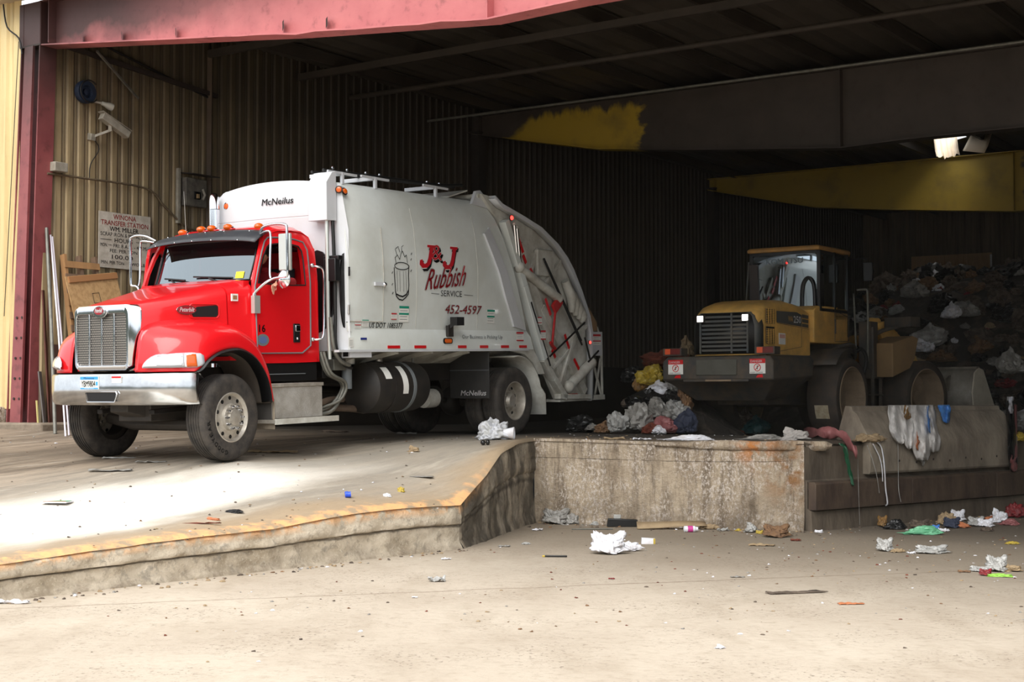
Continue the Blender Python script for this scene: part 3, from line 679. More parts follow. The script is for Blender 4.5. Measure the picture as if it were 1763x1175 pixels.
# dip in the crown under the oval
g.prism(oval((.955, 0, 1.80), (0, 1, 0), (0, 0, 1), .12, .075), (.015, 0, 0), m_chr)
gr = g.build('grille', m_chr, truck, smooth=50, bevel=.006)
emblem((.972, 0, 1.812), (0, 1, 0), (0, 0, 1), .085, .052, gr, (1, 0, 0))
m_msh = bpy.data.materials.new('punched_mesh'); m_msh.use_nodes = True; n = m_msh.node_tree.nodes; l = m_msh.node_tree.links; b = n['Principled BSDF']
co = N(n, 'TexCoord').outputs['Object']; mp = N(n, 'Mapping'); mp.inputs['Scale'].default_value = (0, 36, 36); l.new(co, mp.inputs[0])
vo = N(n, 'TexVoronoi', ins={'Scale': 1.0, 'Randomness': .0}); 
sh = N(n, 'SeparateXYZ'); l.new(mp.outputs[0], sh.inputs[0]); fl = N(n, 'Math', operation='FLOOR'); l.new(sh.outputs[2], fl.inputs[0]); hf = N(n, 'Math', operation='MULTIPLY', ins={1: .5}); l.new(fl.outputs[0], hf.inputs[0])
ad = N(n, 'Math', operation='ADD'); l.new(sh.outputs[1], ad.inputs[0]); l.new(hf.outputs[0], ad.inputs[1]); cb = N(n, 'CombineXYZ'); l.new(ad.outputs[0], cb.inputs[1]); l.new(sh.outputs[2], cb.inputs[2]); l.new(cb.outputs[0], vo.inputs['Vector'])
hole = rng(n, l, vo.outputs['Distance'], .44, .38); c = mixc(n, l, hole, (.56, .54, .51), (.10, .09, .09)); l.new(c, b.inputs['Base Color']); b.inputs['Roughness'].default_value = .45; b.inputs['Metallic'].default_value = .3
g = MB(); g.box((.912, -.44, 1.16), (.922, .44, 1.78)); g.build('grille_mesh', m_msh, gr, smooth=0)
for y in (-.215, 0, .215): MB().box((.915, y-.011, 1.165), (.95, y+.011, 1.775)).build('grille_bar', m_chr, gr, bevel=.003)
# ---- bumper
cur = [(.55, -1.20), (.72, -1.13), (.85, -.98), (.96, -.74), (1.01, -.45), (1.03, 0), (1.01, .45), (.96, .74), (.85, .98), (.72, 1.13), (.55, 1.20)]
cs = smooth_path([(x, y, 0) for x, y in cur], 4)
g = MB(); g.grid([[V((p.x-o_, p.y*(1-o_*.3), z)) for p in cs] for z, o_ in ((1.0, .12), (1.055, .03), (1.06, 0), (1.045, -.012), (.87, -.018), (.74, -.01), (.70, .02), (.69, .10))], m_chb)
bump = g.build('bumper', m_chb, truck, smooth=50, solid=.006)
g = MB(); g.prism([(1.05, -.155, .845), (1.047, -.125, .745), (1.04, .32, .745), (1.038, .365, .83), (1.04, .35, .845)], (.006, 0, 0), m_blk)
pr = [(-.165, .85), (-.135, .735), (.33, .735), (.375, .83), (.36, .855)]
g.tube([(1.055, y, z) for y, z in pr], .008, 6, m_chr, closed=True); g.build('tow_slot', m_blk, bump)
g = MB(); py = -.10
g.box((1.045, py-.16, .885), (1.055, py+.16, 1.04), m_stk); g.box((1.056, py-.155, 1.0), (1.0575, py+.155, 1.036), mat('plate_blue', (.25, .60, .85), .4)); g.box((1.056, py-.155, .888), (1.0575, py+.155, .904), mat('plate_blue', (.25, .60, .85), .4))
lettering(g, 'YBM9804', (1.058, py-.135, .915), (0, 1, 0), (0, 0, 1), .24, .072, m_ink, bold=.015); lettering(g, 'Minnesota', (1.0585, py-.09, 1.006), (0, 1, 0), (0, 0, 1), .18, .024, m_ink)
lettering(g, '10,000 lakes', (1.0585, py-.08, .890), (0, 1, 0), (0, 0, 1), .16, .012, m_stk)
g.box((1.056, py+.115, .93), (1.058, py+.15, .975), mat('plate_blue', (.25, .60, .85), .4)); g.build('licence_plate', m_stk, bump, smooth=0)
g = MB(); g.box((1.03, .275, .96), (1.041, .43, 1.035), m_stk); g.box((1.04, .275, 1.015), (1.043, .43, 1.035), m_ref); g.build('warning_sticker', m_stk, bump)
# ---- fenders with lamp and arch lip
FG = [[(.60,1.19,1.08),(.74,1.05,1.08),(.88,.84,1.08),(.93,.55,1.08)], [(.53,1.21,1.12),(.68,1.10,1.22),(.85,.88,1.27),(.91,.55,1.30)], [(.42,1.22,1.22),(.56,1.14,1.38),(.72,.94,1.48),(.83,.55,1.56)],
      [(.22,1.22,1.31),(.30,1.17,1.50),(.42,.99,1.60),(.58,.55,1.69)], [(-.03,1.22,1.345),(-.02,1.18,1.53),(.05,1.01,1.635),(.1,.6,1.72)], [(-.22,1.22,1.31),(-.27,1.18,1.46),(-.32,1.02,1.57),(-.36,.7,1.66)],
      [(-.40,1.22,1.21),(-.48,1.18,1.33),(-.54,1.03,1.41),(-.57,.8,1.45)], [(-.55,1.22,1.03),(-.63,1.18,1.10),(-.66,1.03,1.14),(-.67,.8,1.15)], [(-.62,1.22,.86),(-.69,1.18,.90),(-.72,1.03,.91),(-.72,.8,.91)], [(-.655,1.22,.69),(-.72,1.19,.69),(-.74,1.03,.69),(-.74,.8,.69)]]
for sd in (1, -1):
    g = MB(); G_ = [[V((x, sd*y, z)) for x, y, z in r_] for r_ in FG]
    cols = list(zip(*G_)); sm_c = [smooth_path(list(c_), 4) for c_ in cols]; rws = list(zip(*sm_c)); rws = [smooth_path(list(r_), 4) for r_ in rws]
    g.grid(rws); fd = g.build('fender', m_red, truck, smooth=60, solid=.01)
    g = MB(); lp = [r_[0] for r_ in rws]; g.grid([[p+V((0, sd*.012, .0)) for p in lp], [p+V((0, sd*.03, 0))+(V((0, 0, 0))-V((p.x, 0, p.z-.52))).normalized()*.02 for p in lp], [p+V((0, -sd*.12, 0))+(V((0, 0, 0))-V((p.x, 0, p.z-.52))).normalized()*.045 for p in lp]]); g.build('fender_lip', m_blk, fd, solid=.012, smooth=60)
    # inner arch liner
    g = MB(); g.grid([[V((p.x*1.0, sd*1.2, p.z-.02)) for p in lp], [V((p.x, sd*.55, p.z-.02)) for p in lp]], mat('dusty_arch_liner', (.30, .27, .24), .8, col2=(.18, .16, .14), scale=4)); g.build('arch_liner', m_blk, fd, solid=.01)
    # headlamp: follows the swept front
    def fp(t, z):  # t 0..1 along the lamp, plan curve of the fender face
        cv = smooth_path([(.93, .70, 0), (.88, .84, 0), (.74, 1.05, 0), (.62, 1.15, 0), (.47, 1.205, 0)], 8); k = t*(len(cv)-1); i = min(int(k), len(cv)-2); p = cv[i].lerp(cv[i+1], k-i)
        q = cv[min(i+1, len(cv)-1)]-cv[i]; nn = V((-q.y, q.x, 0)).normalized(); nn = nn if nn.x > -.2 and nn.y > 0 or nn.x > 0 else -nn
        lean = (z-1.15)*.55
        p = p+nn*(.025-lean*.5); return V((p.x, sd*p.y, z))
    def lamp(t0, t1, zf0, zf1, off, m, nm, par, fl=1):
        g = MB(); rws = []
        for i in range(13):
            t = t0+(t1-t0)*i/12; zb, zt = zf0(t), zf1(t); r_ = []
            for k in range(7): 
                z = zb+(zt-zb)*k/6; bul = math.sin(math.pi*k/6)**.5*.03*math.sin(math.pi*min(max((t-.0)/1.0, .03), .97))**.4; p = fp(t, z); d = V((p.x+.2, p.y*.6, 0)).normalized(); r_.append(p+d*(off+bul))
            rws.append(r_)
        g.grid(rws); return g.build(nm, m, par, smooth=60, solid=.008)
    zb = lambda t: 1.135+.0*t if t < .85 else 1.135+.25*(t-.85)
    zt = lambda t: 1.15+.125*math.sin(min(t/.35, 1)*math.pi/2)**.8+.02*t if t < .93 else 1.295-.5*(t-.93)
    hl = lamp(0, 1, lambda t: zb(t)-.008, lambda t: zt(t)+.008, .002, m_lens, 'headlamp', fd)
    hl2 = lamp(.02, .62, zb, zt, .010, m_lens, 'headlamp_lens', fd); lamp(.66, .84, zb, lambda t: zt(t)-.012, .014, m_amb, 'turn_signal', fd)
    g = MB(); 
    for a_, b_ in ((.26, .56),):
        q = [fp(a_, 1.155)+V((.02, sd*.035, 0)), fp(b_, 1.150)+V((.02, sd*.035, 0)), fp(b_, 1.255)+V((.02, sd*.035, 0)), fp(a_, 1.262)+V((.02, sd*.035, 0))]; g.tube(q, .003, 5, m_cg, closed=True)
    g.build('lamp_seam', m_cg, fd)
    MB().prism([(-.74, sd*.78, .34), (-.74, sd*1.2, .34), (-.74, sd*1.2, .72), (-.74, sd*.78, .72)], (.02, 0, 0)).build('fender_mud_flap', mat('dusty_flap', (.52, .48, .42), .8, col2=(.34, .30, .26), scale=4), fd, bevel=.01)

# ---- cab shell
def cy(z): return 1.0 if z < 2.15 else 1.0-(z-2.15)*.10-max(0, z-2.65)*.25
def cpt(x, z, sd, off=0): return V((x, sd*(cy(z)+off), z))
WIN = [(-.655, 2.16), (-.72, 2.33), (-.80, 2.50), (-.88, 2.62), (-.93, 2.655), (-1.10, 2.675), (-1.36, 2.675), (-1.47, 2.66), (-1.52, 2.60), (-1.535, 2.50), (-1.54, 2.30), (-1.54, 2.16), (-1.30, 2.15), (-.95, 2.15)]
OUT = [(-.60, 2.16), (-.67, 2.36), (-.76, 2.57), (-.84, 2.71), (-.90, 2.80), (-1.10, 2.86), (-1.36, 2.88), (-1.62, 2.87), (-1.75, 2.80), (-1.80, 2.62), (-1.81, 2.30), (-1.81, 1.17), (-1.30, 1.16), (-.62, 1.16)]
DOO = [(-.60, 2.12), (-.68, 2.34), (-.77, 2.55), (-.85, 2.69), (-.93, 2.745), (-1.12, 2.755), (-1.42, 2.75), (-1.58, 2.72), (-1.63, 2.62), (-1.635, 2.45), (-1.635, 2.2), (-1.62, 1.38), (-1.46, 1.285), (-.63, 1.285)]
g = MB()
for sd in (1, -1):
    DI = [(x*.0+x, z) for x, z in (WIN if sd > 0 else [(-.64, 2.10), (-.70, 2.33), (-.79, 2.53), (-.87, 2.67), (-.93, 2.72), (-1.12, 2.735), (-1.42, 2.73), (-1.56, 2.70), (-1.61, 2.62), (-1.615, 2.45), (-1.615, 2.2), (-1.60, 1.40), (-1.44, 1.32), (-.65, 1.32)])]
    g.ring([cpt(x, z, sd) for x, z in OUT], [cpt(x, z, sd) for x, z in DI], (0, -sd*.04, 0), m_red)
# roof: lofted from side to side
rf = []
for k in range(13):
    a = k/12*2-1; y = a; e = abs(a)
    rf.append([(x, y*cy(2.8)*1.0, z-(.0 if e < .8 else (e-.8)**1.5*.9)) for x, z in ((-.88, 2.74+.0*e), (-.90, 2.80), (-.98, 2.875), (-1.15, 2.925), (-1.4, 2.945), (-1.62, 2.93), (-1.75, 2.87), (-1.81, 2.75), (-1.81, 2.6))])
g.grid(rf, m_red)
g.prism([(-1.80, -1, 1.17), (-1.80, 1, 1.17), (-1.80, 1, 2.2), (-1.80, .95, 2.65), (-1.80, -.95, 2.65), (-1.80, -1, 2.2)], (.03, 0, 0), m_red)
g.box((-1.8, -.98, 1.17), (-.6, .98, 1.25), m_blk)
g.box((-1.76, -.93, 2.62), (-1.1, .93, 2.64), m_blk)  # headliner
cab = g.build('cab', m_red, truck, smooth=40)
# windscreen frame (A-pillars red) and glass
def wpt(y, t, off=0):  # t 0 bottom .. 1 top
    bow = .09*(1-(y/.86)**2); return V((-.70-.20*t+bow+off, y*(1-.035*t), 2.19+.56*t))
wo = []; wi = []; wg = []
per = [(-.90, 0), (-.6, 0), (-.3, 0), (0, 0), (.3, 0), (.6, 0), (.90, 0), (.92, .5), (.92, 1.06), (.6, 1.06), (.3, 1.06), (0, 1.06), (-.3, 1.06), (-.6, 1.06), (-.92, 1.06), (-.92, .5)]
pin = [(-.84, .04), (-.6, .03), (-.3, .03), (0, .03), (.3, .03), (.6, .03), (.84, .04), (.855, .5), (.85, .95), (.6, .97), (.3, .97), (0, .97), (-.3, .97), (-.6, .97), (-.85, .95), (-.855, .5)]
g = MB(); g.ring([wpt(y, t, -.02) for y, t in per], [wpt(y, t, .0) for y, t in pin], (-.03, 0, 0), m_red)
g.tube([wpt(y, t, .004) for y, t in pin], .013, 6, m_blk, closed=True); g.build('windscreen_frame', m_red, truck, smooth=40)
g = MB(); g.grid([[wpt(-.86+1.72*k/16, j/6*.95+.03, -.005) for k in range(17)] for j in range(7)]); ws_ = g.build('windscreen', m_glass, truck, smooth=60)
g = MB(); g.grid([[wpt(-.85+1.7*k/24, .97-(.11+.06*abs(math.sin(k/24*2*math.pi)))*j, -.012) for k in range(25)] for j in range(2)]); g.build('sun_shade_band', m_blk, ws_)
g = MB(); g.add([wpt(.62, .08, .004), wpt(.74, .08, .004), wpt(.74, .23, .004), wpt(.62, .23, .004)], [(0, 1, 2, 3)]); g.build('yellow_sticker', mat('yellow_paper', (.98, .85, .15), .5), ws_)
for y0, y1 in ((-.25, -.62), (.55, -.05)):
    g = MB(); a = wpt(y0, -.06, .06); b_ = wpt((y0+y1)/2, .10, .05); g.tube([a, b_], .014, 6); g.tube([wpt(y1+.0, .16, .03), wpt(y0+.06, .09, .03)], .011, 6); g.lathe([(0, .03), (.03, .02)], a-V((0, 0, .02)), (0, 0, 1), 10); g.build('wiper', m_blk, ws_)
# visor over the windscreen
g = MB(); rws = []
for k in range(25):
    a = k/24*2-1; y = .97*a; bow = .08*(1-a*a); dn = .03*a*a+.02*abs(a)**6
    rws.append([(-.98+bow*.8, y*.97, 2.875-dn), (-.86+bow, y, 2.845-dn), (-.74+bow*1.3, y*1.0, 2.775-dn), (-.66+bow*1.5, y*1.0, 2.72-dn)])
g.grid(rws); visor = g.build('sun_visor', mat('charcoal_visor', (.17, .18, .20), .45, col2=(.26, .27, .28), scale=2), truck, smooth=60, solid=.012)
g = MB()
for k in (3, 8, 12, 16, 21):
    for j in (1, 3): g.ball(V(rws[k][j])+V((0, 0, .008)), .008, m_chr, 6, 4)
g.build('visor_screws', m_chr, visor)
for y, x in ((-.66, -1.06), (-.26, -1.0), (-.06, -.99), (.22, -1.0), (.70, -1.06)):
    z0 = 2.88 if abs(y) < .5 else 2.865
    lampo = MB().ball((x, y, z0+.03), .06, m_chr, 14, 8, (1.5, 1.05, .5)).build('marker_lamp', m_chr, cab, smooth=60)
    # one lens each, half dome facing forward
    g = MB(); g.ball((x+.03, y, z0+.04), .055, m_amb, 14, 8, (1.3, 1.05, .8)); g.name = 0
    o = g.build('marker_lens', m_amb, cab, smooth=60)
# rear bulb of the roof trim, antenna, exhaust stack
MB().tube([(-1.05, -.62, 2.9), (-1.0, -.60, 3.45)], [.006, .003], 6).build('antenna', m_chr, cab)
g = MB(); g.tube([(-1.93, -.97, .9), (-1.93, -.97, 3.15), (-1.93, -.97, 3.3)], .075, 18, m_chr)
g.tube(smooth_path([(-1.93, -.97, 3.3), (-1.94, -.985, 3.42), (-1.98, -1.03, 3.50)], 4), [.075, .074, .073, .072, .07, .068, .066, .064, .06], 18, m_chr, cap=False)
g.tube([(-1.93, -.97, 1.2), (-1.93, -.97, 2.7)], .11, 16, mat('perforated_heat_shield', (.5, .5, .5), .3, metal=1)); g.build('exhaust_stack', m_chr, truck, smooth=60)
# driver door
g = MB(); g.ring([cpt(x, z, 1, .018) for x, z in DOO], [cpt(x, z, 1, .018) for x, z in WIN], (0, -.05, 0), m_red)
door = g.build('door', m_red, truck, smooth=40)
seal = [(-.60, 1.285), (-.615, 1.7)]+DOO[:5][0:0]
g = MB(); loop = [cpt(x, z, 1, .022) for x, z in smooth_path([(x, z, 0) for x, z in DOO], 3) for _ in (0,)] if False else [cpt(p.x, p.y, 1, .022) for p in smooth_path([(x, z, 0) for x, z in DOO]+[(-.60, 2.12, 0)][:0], 1)]
g.tube(loop, .011, 6, m_cg, closed=True); g.build('door_trim', m_chr, door, smooth=60)
g = MB(); wl = [cpt(x, z, 1, .02) for x, z in WIN]; g.tube(wl, .010, 6, m_blk, closed=True); g.build('window_gasket', m_blk, door)
g = MB(); g.box((-1.41, 1.015, 1.42), (-1.29, 1.035, 1.66), m_blk); g.box((-1.40, 1.03, 1.56), (-1.31, 1.05, 1.64), m_chr); g.ball((-1.35, 1.035, 1.47), .018, m_chr, 8, 6); g.build('door_handle', m_blk, door, bevel=.006)
g = MB(); lettering(g, '16', (-.665, 1.022, 1.55), (-1, 0, 0), (0, 0, 1), .11, .09, m_ink, bold=.03); g.build('unit_number', m_ink, door, smooth=0)
g = MB(); g.prism(oval((-.73, 1.019, 1.45), (-1, 0, 0), (0, 0, 1), .11, .075), (0, .003, 0), m_cg); g.prism(oval((-.73, 1.021, 1.45), (-1, 0, 0), (0, 0, 1), .07, .045), (0, .003, 0), mat('faded_blue', (.35, .42, .6), .5)); g.build('round_sticker', m_cg, door)
# open passenger door, swung out on its front hinge
g = MB(); an = R(30); hx, hy = -.64, -1.0
def dsw(x, z, off=0):
    dx = -(x-hx); return V((hx-dx*math.cos(an)-off*math.sin(an), hy-dx*math.sin(an)+off*math.cos(an), z))
g.ring([dsw(x, z) for x, z in DOO], [dsw(x, z) for x, z in WIN], (-.03, .02, 0), m_red)
pd_ = g.build('passenger_door', m_red, truck, smooth=40)
g = MB(); g.add([dsw(x, z, .01) for x, z in WIN], [tuple(range(len(WIN)))]); g.build('passenger_window', m_glass, pd_)
# grab handle, mirrors
g = MB(); g.tube(smooth_path([(-1.68, 1.01, 2.40), (-1.70, 1.09, 2.40), (-1.78, 1.12, 2.33), (-1.78, 1.12, 1.9), (-1.76, 1.12, 1.52), (-1.70, 1.09, 1.46), (-1.66, 1.01, 1.46)], 5), .016, 8, m_chr)
g.ball((-1.67, 1.02, 2.42), .03, m_chr); g.ball((-1.66, 1.02, 1.46), .03, m_chr); g.build('grab_handle', m_chr, truck, smooth=60)
for sd in (1, -1):
    g = MB(); Y = (lambda y: y) if sd > 0 else (lambda y: -(y-max(0, y-1.0)*.28))
    top = [(-.80, Y(.93), 2.80), (-.74, Y(1.05), 2.86), (-.72, Y(1.25), 2.88), (-.72, Y(1.42), 2.86), (-.72, Y(1.45), 2.80), (-.72, Y(1.45), 2.5), (-.72, Y(1.45), 2.27), (-.72, Y(1.42), 2.22), (-.70, Y(1.28), 2.21), (-.66, Y(1.15), 2.16), (-.60, Y(1.0), 2.02), (-.60, Y(.99), 1.93)]
    g.tube(smooth_path(top, 4), .017, 8, m_chr)
    g.tube(smooth_path([(-.79, Y(.95), 2.78), (-.72, Y(1.12), 2.80), (-.72, Y(1.18), 2.76), (-.71, Y(1.18), 2.5), (-.70, Y(1.18), 2.28), (-.69, Y(1.20), 2.21)], 4), .014, 8, m_chr)
    g.box((-.66, Y(1.02)-.03, 1.78), (-.56, Y(1.02)+.03, 2.0), m_mshell)
    arm = g.build('mirror_bracket', m_chr, truck, smooth=60)
    if sd < 0: continue
    g = MB(); g.box((-.80, Y(1.37)-.095, 2.30), (-.75, Y(1.37)+.095, 2.76), m_mshell); g.build('mirror', m_mshell, arm, bevel=.015)
    MB().box((-.806, Y(1.37)-.08, 2.32), (-.80, Y(1.37)+.08, 2.74)).build('mirror_glass', m_mir, arm)
    g = MB(); g.lathe([(-.03, .03), (-.02, .08), (0, .105), (.02, .11), (.03, .095), (.055, .05), (.06, 0)], (-.76, Y(1.36), 2.19), (1, 0, 0), 24, m_chr); g.build('convex_mirror', m_chr, arm, smooth=60)
# ---- cab interior
g = MB(); g.box((-.95, -.9, 1.9), (-.62, .9, 2.14), m_blk); g.box((-1.2, -.1, 1.25), (-.7, .1, 1.7), m_blk)
g.build('dashboard', m_blk, truck, bevel=.03)
for y in (.50, -.50):
    g = MB(); g.box((-1.55, y-.25, 1.5), (-1.02, y+.25, 1.68)); g.loft([[(-1.62, y-.24, 1.6), (-1.48, y-.24, 1.6), (-1.48, y+.24, 1.6), (-1.62, y+.24, 1.6)], [(-1.72, y-.2, 2.4), (-1.62, y-.2, 2.4), (-1.62, y+.2, 2.4), (-1.72, y+.2, 2.4)]]); g.build('cab_seat', mat('dark_seat_cloth', (.12, .12, .13), .9), truck, bevel=.03)
g = MB(); g.tube([V((-1.02, .50, 2.02))+V((.30*math.sin(R(35)), 0, .30*math.cos(R(35))))*0+V((math.cos(a)*.5, 0, math.cos(a)*.8)).normalized()*0+V((-math.cos(a)*.21*.6, math.sin(a)*.21, math.cos(a)*.21*.8)) for a in np.linspace(0, 2*math.pi, 24, endpoint=False)], .014, 6, closed=True); g.tube([(-1.02, .5, 2.02), (-.85, .5, 1.9)], .03, 8); g.bar((-1.02, .30, 2.02), (-1.02, .70, 2.02), .03, .02); g.build('steering_wheel', m_blk, truck)
# ---- wheels
def wheel(name, c, sd, label=None, steer=0, dual=False, front=False):
    r = .52; hw = .145
    tp = [(-hw, .30), (-hw-.005, .36), (-hw-.012, .43), (-hw, .48), (-hw+.02, .507), (-hw+.05, r), (hw-.05, r), (hw-.02, .507), (hw, .48), (hw+.012, .43), (hw+.005, .36), (hw, .30)]
    g = MB(); ax = (0, sd, 0)
    tp2 = []
    for h, rr_ in tp: tp2.append((h, rr_))
    # tread grooves
    prof = tp2[:6]
    for k in range(5):
        h = -hw+.05+(2*hw-.1)*(k+.5)/5; prof += [(h-.012, r), (h-.008, r-.012), (h+.008, r-.012), (h+.012, r)]
    prof += tp2[6:]
    g.lathe(prof, (0, 0, 0), ax, 56, m_tyr, cap=False)
    if front:
        for k, ch in enumerate('GOODYEAR'):
            a0 = R(283+k*9.5)
            # raised sidewall letters
            p = V((math.cos(a0)*.425, sd*(hw+.0125), math.sin(a0)*.425)); up = V((math.cos(a0), 0, math.sin(a0))); ex = V((-math.sin(a0), 0, math.cos(a0)))*sd
            lettering(g, ch, p-up*.02, ex, up, .05, .05, mat('tyre_lettering', (.10, .095, .09), .7), bold=.03)
    t = g.build('tyre', m_tyr, None, smooth=40)
    g = MB()
    if front:
        g.lathe([(hw-.04, .305), (hw+.0, .30), (hw+.004, .288), (hw-.02, .275), (hw-.035, .262), (hw-.03, .20), (hw-.02, .165), (hw+.02, .155), (hw+.03, .10), (hw+.055, .095), (hw+.06, .07), (hw+.065, 0)], (0, 0, 0), ax, 48, m_alu, cap=False)
        g.lathe([(-.12, .31), (-.12, .24), (hw-.06, .24)], (0, 0, 0), ax, 40, m_chs, cap=False)
        for k in range(10):
            a0 = 2*math.pi*(k+.5)/10; g.lathe([(hw-.034, .024), (hw-.029, .024), (hw-.0288, 0)], V((math.cos(a0)*.232, 0, math.sin(a0)*.232)), ax, 14, m_blk)
    else:
        g.lathe([(hw-.02, .305), (hw+.0, .30), (hw-.0, .285), (hw-.06, .27), (-.0, .262), (-.02, .20), (.0, .14), (.06, .13), (.10, .09), (.11, 0)], (0, 0, 0), ax, 48, m_alu, cap=False); g.lathe([(-hw, .305), (-hw, .1), (-hw+.02, .0)], (0, 0, 0), ax, 32, m_chs, cap=False)
        for k in range(10):
            a0 = 2*math.pi*(k+.5)/10; g.lathe([(-.0075, .026), (-.004, .026), (-.0035, 0)], V((math.cos(a0)*.236, 0, math.sin(a0)*.236)), ax, 14, m_blk)
    rim = g.build('rim', m_alu, None, smooth=35)
    nuts = []
    for k in range(10):
        a0 = 2*math.pi*k/10; q = V((math.cos(a0)*.135, 0, math.sin(a0)*.135)); h0 = hw+.015 if front else .0
        nuts.append(MB().lathe([(h0, .020), (h0+.03, .019), (h0+.045, .015), (h0+.058, .012), (h0+.062, 0)], q, ax, 10).build('wheel_nut', m_chr if front else m_alu, None, smooth=40))
    w_ = bpy.data.objects.new(name, None); C.objects.link(w_); w_.parent = truck
    w_.location = c; w_.rotation_euler = (0, 0, steer)
    for o in [t, rim]+nuts: o.parent = w_
    return w_
w1 = wheel('front_wheel', (0, 1.03, .52), 1, steer=R(4), front=True); wheel('front_wheel', (0, -1.03, .52), -1, steer=R(4), front=True)
WBASE = 6.1727
for sd in (1, -1):
    for y in (1.03, .70): wheel('rear_wheel', (-WBASE, sd*y, .52), sd if y > 1 else sd)
# ---- chassis
g = MB()
for sd in (1, -1):
    g.box((-8.0, sd*.43-.045, .86), (.75, sd*.43+.045, 1.12)); g.bar((.6, sd*.45, .60), (-.75, sd*.45, .66), .09, .06); 
for x in (-1.5, -3.0, -4.6, -6.9): g.box((x-.06, -.43, .9), (x+.06, .43, 1.08))
g.build('frame_rails', m_chs, truck, bevel=.01)
g = MB(); g.tube([(0, -.95, .50), (0, -.5, .42), (0, .5, .42), (0, .95, .50)], .075, 8); g.tube([(-.15, -.7, .42), (-.15, .7, .42)], .03, 8); g.box((-.5, -.28, .48), (.45, .28, .95)); g.loft([[(.4, -.2, .52), (.4, .2, .52), (.4, .2, .9), (.4, -.2, .9)], [(.7, -.15, .60), (.7, .15, .60), (.7, .15, .9), (.7, -.15, .9)]]); g.build('front_axle', mat('dirty_grey_axle', (.27, .25, .23), .6, col2=(.14, .13, .12), scale=5), truck, bevel=.02)
g = MB(); g.tube([(-WBASE, -.95, .52), (-WBASE, .95, .52)], .09, 12); g.ball((-WBASE, 0, .52), .24, None, 16, 10, (1.1, .8, 1)); g.tube([(-WBASE, 0, .52), (-3.6, 0, .75), (-1.2, 0, .85)], .055, 10); g.lathe([(0, .16), (.2, .17), (.3, .12), (.32, 0)], (-5.35, .25, .62), (1, .0, -.1), 16); g.lathe([(0, .14), (.25, .14), (.27, .05)], (-4.9, .55, .60), (1, 0, 0), 16, m_gdt)
g.build('rear_axle', m_chs, truck, smooth=40)
g = MB(); g.box((-1.78, .62, .93), (-.65, .98, 1.16)); g.bar((-.66, .99, 1.02), (-1.55, .99, 1.02), .012, .012, m=m_cg); g.build('cab_step_panel', m_blk, truck, bevel=.01)
g = MB(); g.box((-1.66, .62, .47), (-.70, 1.17, .86), m_dip); g.box((-1.67, .60, .862), (-.69, 1.19, .905), m_alu); g.box((-.705, .60, .45), (-.695, 1.18, .90), mat('dusty_black_end', (.24, .23, .22), .6)); tb = g.build('tool_box', m_dip, truck, bevel=.006)
g = MB(); g.box((-1.88, .62, .415), (-.68, 1.25, .46), m_alu); g.box((-1.88, 1.245, .40), (-.68, 1.26, .47), m_gdt); g.build('step', m_alu, tb)
TX = -.24
g = MB(); g.lathe([(0, 0), (.03, .24), (.09, .335), (.14, .35), (1.15, .35), (1.22, .335), (1.28, .2), (1.30, 0)], (-2.50+TX, .86, .80), (-1, 0, 0), 40, m_chs)
for x in (-2.95, -3.35): g.lathe([(-.03, .352), (-.03, .36), (.03, .36), (.03, .352)], (x+TX, .86, .80), (-1, 0, 0), 40, m_cg if x < -3 else m_chs)
g.lathe([(0, .055), (.08, .055), (.09, 0)], (-3.05+TX, .80, 1.13), (0, 0, 1), 14, m_alu); g.lathe([(-.12, .06), (.0, .06), (.02, 0)], (-2.9, .62, 1.25), (0, 0, 1), 14, m_stk)
tank = g.build('fuel_tank', mat('dusty_black_tank', (.085, .085, .09), .35, col2=(.22, .20, .18), scale=9, amt=.8, contrast=(.48, .66)), truck, smooth=40)
g = MB()
for (x0, x1, a0, a1, m_) in ((-2.72, -2.86, 20, 52, m_stk), (-3.08, -3.2, -15, 55, m_stk)):
    rws = [[V((x+TX, .86+.354*math.cos(R(a)), .80+.354*math.sin(R(a)))) for x in (x0, x1)] for a in np.linspace(a0, a1, 8)]; g.grid(rws, m_)
g.build('tank_labels', m_stk, tank)
g = MB(); hs = m_rubb
g.tube(smooth_path([(-2.5, .80, .66), (-2.2, .85, .66), (-1.9, .9, .62), (-1.7, .8, .58)], 4), .045, 10, mat('rusty_brown_pipe', (.36, .30, .25), .6, col2=(.22, .17, .14), scale=6))
for dy, r_, z1 in ((0, .022, .55), (.08, .02, .62), (.03, .028, .5)): g.tube(smooth_path([(-1.86, .95+dy, 1.30), (-1.95, 1.0+dy, 1.02), (-2.25, .98+dy, .9), (-2.28, .95+dy, .75), (-2.05-dy, .9+dy, z1), (-1.7, .75, .5)], 5), r_, 8, m_galv)
g.tube(smooth_path([(-1.93, 1.06, 3.02), (-1.93, 1.06, 2.3), (-1.93, 1.06, 1.6), (-1.95, 1.06, 1.2)], 5), .026, 8, m_mshell); g.tube(smooth_path([(-2.0, 1.10, 3.02), (-2.0, 1.12, 2.4), (-1.99, 1.13, 1.8), (-2.0, 1.12, 1.4), (-2.15, 1.10, 1.15), (-2.4, 1.05, 1.08)], 5), .024, 8, m_rubb)
g.tube(smooth_path([(-1.93, 1.10, 1.75), (-1.96, 1.12, 1.35), (-2.10, 1.12, 1.17), (-2.3, 1.10, 1.12)], 5), .026, 8, m_galv)
